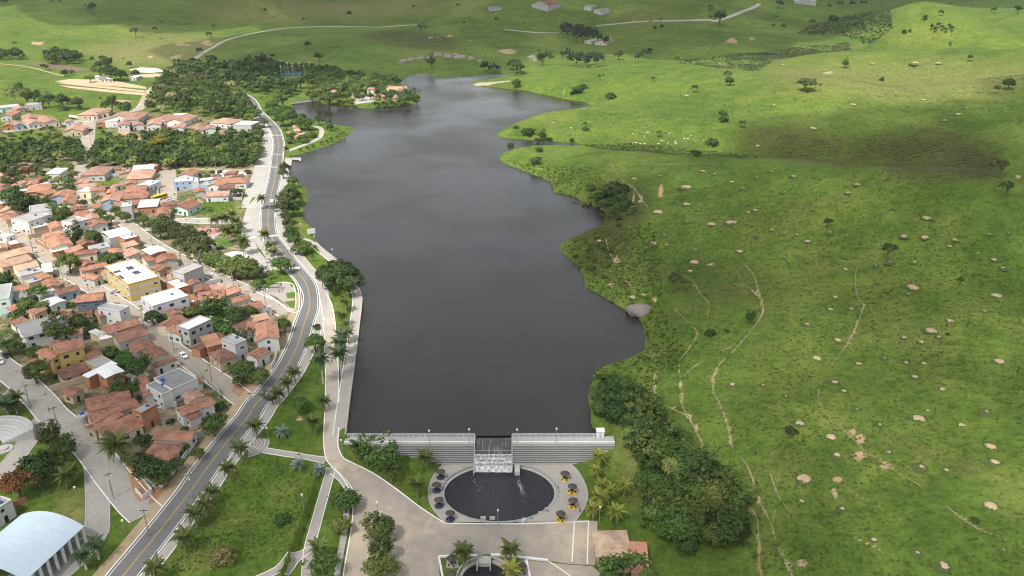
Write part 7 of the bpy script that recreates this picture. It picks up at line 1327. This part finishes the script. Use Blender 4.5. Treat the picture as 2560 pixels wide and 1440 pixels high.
for q in ([(300,1172),(395,1160),(402,1222),(312,1226)], [(275,1262),(395,1245),(385,1325),(350,1322)], [(45,1092),(165,1088),(120,1122),(60,1122)], [(340,1062),(385,1100),(350,1120)]): patch('garden_bed', wpoly('c18', q), M_bed, .14, 1.5)
pg = thing('pergola', 'dark timber pergola in the triangular traffic garden', 'pergola', GP3(685, 727)); obj('roof_frame', MB().box(-3.0, -2.2, 2.3, 3.0, -2.05, 2.5).box(-3, 2.05, 2.3, 3, 2.2, 2.5).box(-3.0, -2.05, 2.3, -2.85, 2.05, 2.5).box(2.85, -2.05, 2.3, 3.0, 2.05, 2.5).mesh('roof_frame', M_dark), pg)
sl = MB().box(-.05, -2.05, 2.42, .05, 2.05, 2.52).mesh('rafter', M_dark)
for k in range(11): obj('rafter', sl, pg, (-2.6 + .52 * k, 0, 0))
pl = MB().box(-.09, -.09, -.5, .09, .09, 2.3).mesh('post', M_dark)
for x in (-2.8, 2.8):
    for y in (-2.0, 2.0): obj('post', pl, pg, (x, y, 0))
def pool(c_, q, w, d, rot, col, label):
    p = GP3(*X2P(c_, [q])[0]); t = thing('swimming_pool', label, 'pool', p, rot); obj('basin', MB().box(-w / 2 - .5, -d / 2 - .5, -.6, w / 2 + .5, d / 2 + .5, .32).mesh('basin', M_canvas), t); obj('water', MB().box(-w / 2, -d / 2, .3, w / 2, d / 2, .34).mesh('water', mat('pool_' + label[:5], col, None, .8, .1)), t)
pool('c8', (310,1205), 2.6, 5.0, .15, (.03,.13,.42), 'small blue swimming pool beside the white flat-roofed house'); pool('c7', (770,905), 2.6, 2.0, .4, (.22,.6,.55), 'tiny turquoise pool on the patio of the lilac house')
for i, (c_, q, z, lab) in enumerate((('c8', (380,865), 6.9, 'on the white flat-roofed house'), ('c9', (1175,775), 4.2, 'on the round platform by the many-roofed house'), ('c4', (415,1125), 5.8, 'on a grey flat roof near the left edge'))):
    p = UP(*X2P(c_, [q])[0], z); o_ = tk if i == 0 else dup(tk, (*p, z), 0); o_.location = (*p, z); o_['label'] = 'round blue plastic water tank ' + lab
p = UP(*X2P('c9', [(1185,800)])[0], 4.0); setp(obj('tank_platform', MB().cyl((0, 0, -3), (0, 0, .15), 1.5, 1.5, 18).mesh('tank_platform', M_conc), None, (*p, 4.05)), 'round concrete tank platform beside the many-roofed house', 'platform')
p = GP3(779, 588); setp(obj('lakeside_board', MB().box(-2.0, -.1, .8, 2.0, .1, 3.4).box(-1.5, -.06, -.4, -1.35, .06, .8).box(1.35, -.06, -.4, 1.5, .06, .8).mesh('lakeside_board', M_canvas), None, p, .5), 'plain white board standing on the lake shore', 'board')
# ------------------------------------------------------------------ vehicles
def car_mesh(col, bus=False):
    L2, W2, Hh = (2.1, .85, 1.45) if not bus else (5.0, 1.2, 2.9)
    pr0 = [(-L2, .32), (-L2, .85), (-L2 * .92, .95), (-L2 * .72, Hh - .08), (-L2 * .55, Hh), (L2 * .12, Hh), (L2 * .42, .98), (L2 * .93, .82), (L2, .62), (L2, .32)] if not bus else [(-L2, .4), (-L2, 2.75), (-L2 + .15, Hh), (L2 - .25, Hh), (L2 - .05, 2.6), (L2, 1.2), (L2, .4)]
    b = MB(); n = len(pr0); v = [(x, -W2 * (.86 if z > 1.1 and not bus else 1), z) for x, z in pr0] + [(x, W2 * (.86 if z > 1.1 and not bus else 1), z) for x, z in pr0]; b.add(v, [tuple(range(n)), tuple(range(2 * n - 1, n - 1, -1))] + [(i, i + n, (i + 1) % n + n, (i + 1) % n) for i in range(n)])
    body = b.mesh('body', mat('car_paint_' + col, {'white': (.8,.8,.8), 'silver': (.45,.46,.48), 'black': (.02,.02,.022), 'yellow': (.72,.42,.03), 'grey': (.18,.19,.2)}[col], None, .6, .3, 0, spec=.5))
    g = MB(); e = .02
    if not bus:
        for s in (-1, 1): g.add([(-L2 * .66, s * (W2 * .93 + e), .98), (L2 * .34, s * (W2 * .93 + e), .98), (L2 * .1, s * (W2 * .88 + e), Hh - .1), (-L2 * .58, s * (W2 * .88 + e), Hh - .1)], [(0, 1, 2, 3) if s < 0 else (3, 2, 1, 0)])
        g.add([(L2 * .15 + e, -W2 * .78, Hh - .06), (L2 * .41 + e, -W2 * .84, 1.02), (L2 * .41 + e, W2 * .84, 1.02), (L2 * .15 + e, W2 * .78, Hh - .06)], [(0, 1, 2, 3)]); g.add([(-L2 * .7 - e, -W2 * .78, Hh - .14), (-L2 * .9 - e, -W2 * .84, 1.02), (-L2 * .9 - e, W2 * .84, 1.02), (-L2 * .7 - e, W2 * .78, Hh - .14)], [(3, 2, 1, 0)])
    else:
        for s in (-1, 1): g.box(-L2 + .4, s * W2 - (.02 if s > 0 else .01), 1.5, L2 - .6, s * W2 + (.01 if s > 0 else .02), 2.3)
        g.box(L2 - .02, -W2 + .15, 1.4, L2 + .03, W2 - .15, 2.4)
    return body, g.mesh('windows', M_glass), L2, W2
CARP = {}
def car(c_, q, col, ang, label, bus=False, z=None):
    p = GP3(*X2P(c_, [q])[0])
    k = (col, bus)
    if k not in CARP: CARP[k] = car_mesh(col, bus)
    bd, gl, L2, W2 = CARP[k]; t = thing('bus' if bus else 'car', label, 'bus' if bus else 'car', (p[0], p[1], p[2] + .1), ang); obj('body', bd, t); obj('windows', gl, t)
    if 'wheel' not in CARP: CARP['wheel'] = MB().cyl((0, -.1, 0), (0, .1, 0), .32, .32, 12).mesh('wheel', M_tar)
    for sx in (-.62, .62):
        for sy in (-1, 1): obj('wheel', CARP['wheel'], t, (L2 * sx, W2 * .92 * sy, .32), None, 1.4 if bus else 1.0)
    hm = MB().box(-.03, -.16, -.08, .03, .16, .08).mesh('headlight', M_canvas)
    for sy in (-1, 1): obj('headlight', hm, t, (L2 + .01, W2 * .62 * sy, .68 if not bus else .9))
def sang(c_, a, b): u_ = GP3(*X2P(c_, [b])[0]) - GP3(*X2P(c_, [a])[0]); return math.atan2(u_[1], u_[0])
car('c8', (685,535), 'white', sang('c8', (600,460), (760,580)), 'white car on the stone street right of the tiled white house'); car('c7', (170,1165), 'white', sang('c7', (100,1100), (240,1220)), 'white car parked under the small street tree by the lilac house'); car('c7', (1105,530), 'white', sang('c7', (1000,480), (1200,560)), 'white car parked beside the concrete house wall')
car('c6', (1255,165), 'white', sang('c6', (1150,100), (1350,250)), 'white car on the street below the yellow building'); car('c6', (1665,300), 'silver', .5, 'silver car on the forecourt of the yellow building'); car('c6', (85,1220), 'black', sang('c6', (0,1150), (200,1330)), 'black car on the grey street at the left edge'); car('c6', (0,1310), 'white', sang('c6', (0,1150), (200,1330)), 'white car cut by the left edge of the picture')
car('c2', (1100,478), 'silver', 1.5, 'silver car in the wide straight street, left of two'); car('c2', (1172,445), 'black', 1.5, 'dark car in the wide straight street, right of two'); car('c5', (1962,605), 'white', sang('c5', (1950,700), (1985,500)), 'white car driving on the avenue beside the median'); car('c5', (500,592), 'silver', 0, 'silver car at the foot of the white street'); car('c5', (335,575), 'yellow', sang('c5', (280,590), (380,560)), 'yellow bus parked at the end of the white street', True)
car('c3', (1550,805), 'grey', 1.2, 'grey car parked under the avenue trees'); car('c3', (1312,662), 'white', sang('c3', (1330,690), (1250,600)), 'white car at the upper crossing, right of two'); car('c3', (1270,650), 'white', sang('c3', (1330,690), (1250,600)), 'white car at the upper crossing, left of two'); car('c10', (850,1035), 'grey', rot, 'dark car half under the arched roof, upper of two'); car('c10', (530,1340), 'black', rot, 'dark car half under the arched roof, lower of two'); car('c5', (1440,500), 'white', 0, 'white car in the yard of the house on the green lot'); car('c4', (230,585), 'white', sang('c4', (100,520), (300,660)), 'white car by the wall of the white modern house')
# ------------------------------------------------------------------ people and cattle
def person(pos, ang, shirt, trousers, label):
    t = thing('person', label, 'person', pos, ang); J = [(0,0,.95),(0,0,1.15),(0,0,1.38),(0,0,1.5),(0,.02,1.62),(0,.02,1.72),(.1,0,.92),(.12,.14,.5),(.12,.2,.07),(.12,.3,.03),(-.1,0,.92),(-.12,-.1,.5),(-.12,-.16,.08),(-.12,-.06,.03),(.2,0,1.36),(.25,-.06,1.1),(.26,.06,.86),(.26,.1,.77),(-.2,0,1.36),(-.25,.06,1.1),(-.26,.16,.88),(-.26,.2,.79)]
    E_ = [(0,1),(1,2),(2,3),(3,4),(4,5),(0,6),(6,7),(7,8),(8,9),(0,10),(10,11),(11,12),(12,13),(2,14),(14,15),(15,16),(16,17),(2,18),(18,19),(19,20),(20,21)]; Rr = [.15,.14,.15,.055,.1,.08,.1,.07,.045,.04,.1,.07,.045,.04,.07,.05,.035,.035,.07,.05,.035,.035]
    me = bpy.data.meshes.new('body'); me.from_pydata(J, E_, []); ma, N, L, B = nodes_of('clothing'); sp_ = N.new('ShaderNodeSeparateXYZ'); tc = N.new('ShaderNodeTexCoord'); L.new(tc.outputs['Object'], sp_.inputs[0]); rp = ramp(N, [(0, trousers), (.53, shirt), (.815, (.25,.14,.09)), (.93, (.02,.015,.01))]); rp.color_ramp.interpolation = 'CONSTANT'; L.new(mth(N, L, 'MULTIPLY', sp_.outputs[2], 1 / 1.8), rp.inputs[0]); L.new(rp.outputs[0], B.inputs['Base Color']); me.materials.append(ma)
    o_ = obj('body', me, t); sk = o_.modifiers.new('skin', 'SKIN'); o_.modifiers.new('sub', 'SUBSURF').levels = 1
    for i, s_ in enumerate(me.skin_vertices[0].data if me.skin_vertices else []): s_.radius = (Rr[i], Rr[i] * .8)
    if me.skin_vertices: me.skin_vertices[0].data[0].use_root = True
    obj('hair', MB().cyl((0, .0, 1.7), (0, -.01, 1.81), .1, .05, 8).mesh('hair', M_dark), t)
def safe_person(*a):
    n0 = set(bpy.data.objects.keys()); person(*a)
safe_person(GP3(124, 1031), .4, (.1,.1,.12), (.05,.05,.08), 'person in dark clothes walking on the pale street, left of two'); safe_person(GP3(135, 1031), .2, (.05,.05,.06), (.04,.04,.05), 'person in black walking on the pale street, right of two'); safe_person(np.array([*UP(1450, 1281, -3.4), -3.4]), 2.0, (.15,.12,.2), (.05,.05,.1), 'person in dark clothes on the right rim of the pond plaza')
M_cow = mat('white_hide', (.6,.57,.52), (.48,.45,.4), 3, .9)
def cow_mesh():
    b = MB(); n = 10; st = [(-.95,1.15,.20,.26),(-.75,1.12,.30,.38),(-.2,1.05,.33,.42),(.35,1.08,.30,.42),(.6,1.2,.26,.36),(.85,1.3,.16,.24),(1.1,1.12,.13,.17),(1.35,.95,.1,.12),(1.5,.85,.07,.08)]; v = []
    for x, z, ry, rz_ in st:
        for k in range(n): a = 6.283 * k / n; v.append((x, ry * math.cos(a), z + rz_ * math.sin(a)))
    f = [(j * n + k, j * n + (k + 1) % n, (j + 1) * n + (k + 1) % n, (j + 1) * n + k) for j in range(len(st) - 1) for k in range(n)] + [tuple(range(n - 1, -1, -1)), tuple(range((len(st) - 1) * n, len(st) * n))]; b.add(v, f)
    for x, kx in ((-.7, -.12), (.5, .05)):
        for y in (-.2, .2): b.tube([(x, y, .95), (x - kx * .5, y, .62), (x + kx * .6, y, .34), (x + kx * .5, y, 0)], [.14, .085, .06, .05], 6)
    for s in (-1, 1): b.tube([(1.08, s * .08, 1.22), (1.05, s * .24, 1.26)], [.05, .02], 5)
    b.tube([(-.95, 0, 1.3), (-1.08, 0, 1.0), (-1.06, 0, .6)], [.035, .025, .03], 5); return b.mesh('cow', M_cow, True)
cm = cow_mesh()
for i, (x, y) in enumerate([(1990,1080),(2110,1070),(2085,1100),(2280,1080),(2220,1135),(2240,1135),(2195,1160),(2270,1155),(2330,1145),(2335,1160),(2400,1120),(2430,1120),(2455,1095),(1990,1155),(2050,1160),(2085,1160),(2015,1150),(1495,1030),(1600,880),(1350,990)]):
    p = GP3(*X2P('c20', [(x, y)])[0]); o_ = obj('cow', cm, None, p, rnd.random() * 6.28, .85); setp(o_, None, 'cow', 'white cattle herd'); pend(o_, 'cow', 'white cow grazing on the slope', p)
for i, (x, y) in enumerate([(665,1045),(285,1012),(40,957)]): p = GP3(*X2P('c21', [(x, y)])[0]); setp(obj('cow', cm, None, p, i * 2.0, .95), 'lone white cow right of the herd, %s' % ['on the dark terraced slope', 'beside a dark bush', 'above the herd'][i], 'cow', 'white cattle herd')
# pasture fence across the headland
fe = thing('pasture_fence', 'thin wooden post fence crossing the grassy headland', 'fence', GP3(1500, 415)); of = np.array(fe.location); fm = MB().cyl((0, 0, -.3), (0, 0, 1.2), .07, .06, 6).mesh('post', M_dark); fl = world_line('p', [(1400,428),(1440,420),(1500,414),(1600,414),(1700,414),(1800,413)], 3.5)
for q in fl: obj('post', fm, fe, (q[0] - of[0], q[1] - of[1], float(HT(*q)) - of[2]))
for hh in (.5, 1.0):
    b = MB(); b.tube([(q[0] - of[0], q[1] - of[1], float(HT(*q)) - of[2] + hh) for q in fl], [.015] * len(fl), 3); obj('wire', b.mesh('wire', M_steel), fe)
flush()
# ------------------------------------------------------------------ broken cloud above: the shade on the near ground and the far plain is its shadow
def cloud_field(which, thin):
    g = random.Random(5); ALT = 900.0; polys = [([(-900,1900),(-900,960),(0,900),(250,850),(480,850),(760,850),(900,820),(1100,700),(1330,480),(1560,385),(1900,345),(2200,320),(2560,300),(3400,290),(3900,1900)], 62), ([(-700,-30),(-700,40),(0,80),(300,70),(420,66),(600,92),(560,140),(700,165),(1000,178),(1250,140),(1400,135),(1700,138),(1830,112),(1900,78),(2050,88),(2120,74),(2300,58),(2700,66),(2950,-30)], 190)]
    ico = bmesh.new(); bmesh.ops.create_icosphere(ico, subdivisions=2, radius=1.0); iv = [tuple(v.co) for v in ico.verts]; jf = [tuple(v.index for v in f_.verts) for f_ in ico.faces]; ico.free(); V_ = []; F_ = []
    for poly, s in polys[which:which + 1]:
        W = np.array([UP(px, max(py, -60), 8) for px, py in poly]); x0, y0 = W.min(0); x1, y1 = W.max(0); x0, x1 = max(x0, -4200), min(x1, 4200); y1 = min(y1, 5200)
        xs = np.arange(x0, x1, s); ys = np.arange(y0 if s > 100 else -250, y1, s)
        for x in xs:
            for y in ys:
                q = np.array([x + g.uniform(-.35, .35) * s, y + g.uniform(-.35, .35) * s])
                if not (inside(q[None], W)[0] or (s < 100 and y < y0 + s)): continue
                c = Vector((q[0], q[1], 0)) + SUN_DIR * (ALT / SUN_DIR.z); r = s * g.uniform(.55, 1.0); n = len(V_); h = g.uniform(.28, .5); ph = g.random() * 6
                for a in iv: k = 1 + .18 * math.sin(5 * a[0] + ph) * math.cos(4 * a[1] + ph); V_.append((c.x + a[0] * r * k, c.y + a[1] * r * k, c.z + max(a[2], -.35) * r * h * k + g.uniform(-1, 1)))
                F_.extend(tuple(i + n for i in t) for t in jf)
    m, N, L, B = nodes_of('cloud'); d = N.new('ShaderNodeBsdfDiffuse'); t = N.new('ShaderNodeBsdfTranslucent'); d.inputs[0].default_value = t.inputs[0].default_value = (.96, .96, .97, 1); ms = N.new('ShaderNodeMixShader'); ms.inputs[0].default_value = .5; tr = N.new('ShaderNodeBsdfTransparent'); m2 = N.new('ShaderNodeMixShader'); m2.inputs[0].default_value = thin
    L.new(d.outputs[0], ms.inputs[1]); L.new(t.outputs[0], ms.inputs[2]); L.new(ms.outputs[0], m2.inputs[1]); L.new(tr.outputs[0], m2.inputs[2]); L.new(m2.outputs[0], N['Material Output'].inputs[0])
    setp(obj('cloud_cover', mesh('cloud_cover', V_, F_, m, smooth=True)), kind='stuff')
cloud_field(0, .72); cloud_field(1, .50)
# ------------------------------------------------------------------ thin haze over the whole valley
hm, N, L, B = nodes_of('haze'); N.remove(B); pv = N.new('ShaderNodeVolumePrincipled'); pv.inputs['Color'].default_value = (.86, .92, 1.0, 1); pv.inputs['Density'].default_value = .000035; pv.inputs['Anisotropy'].default_value = .2
L.new(pv.outputs[0], N['Material Output'].inputs['Volume'])
setp(obj('haze', MB().box(-7700, -820, -10, 7700, 6650, 190).mesh('haze', hm)), kind='stuff')
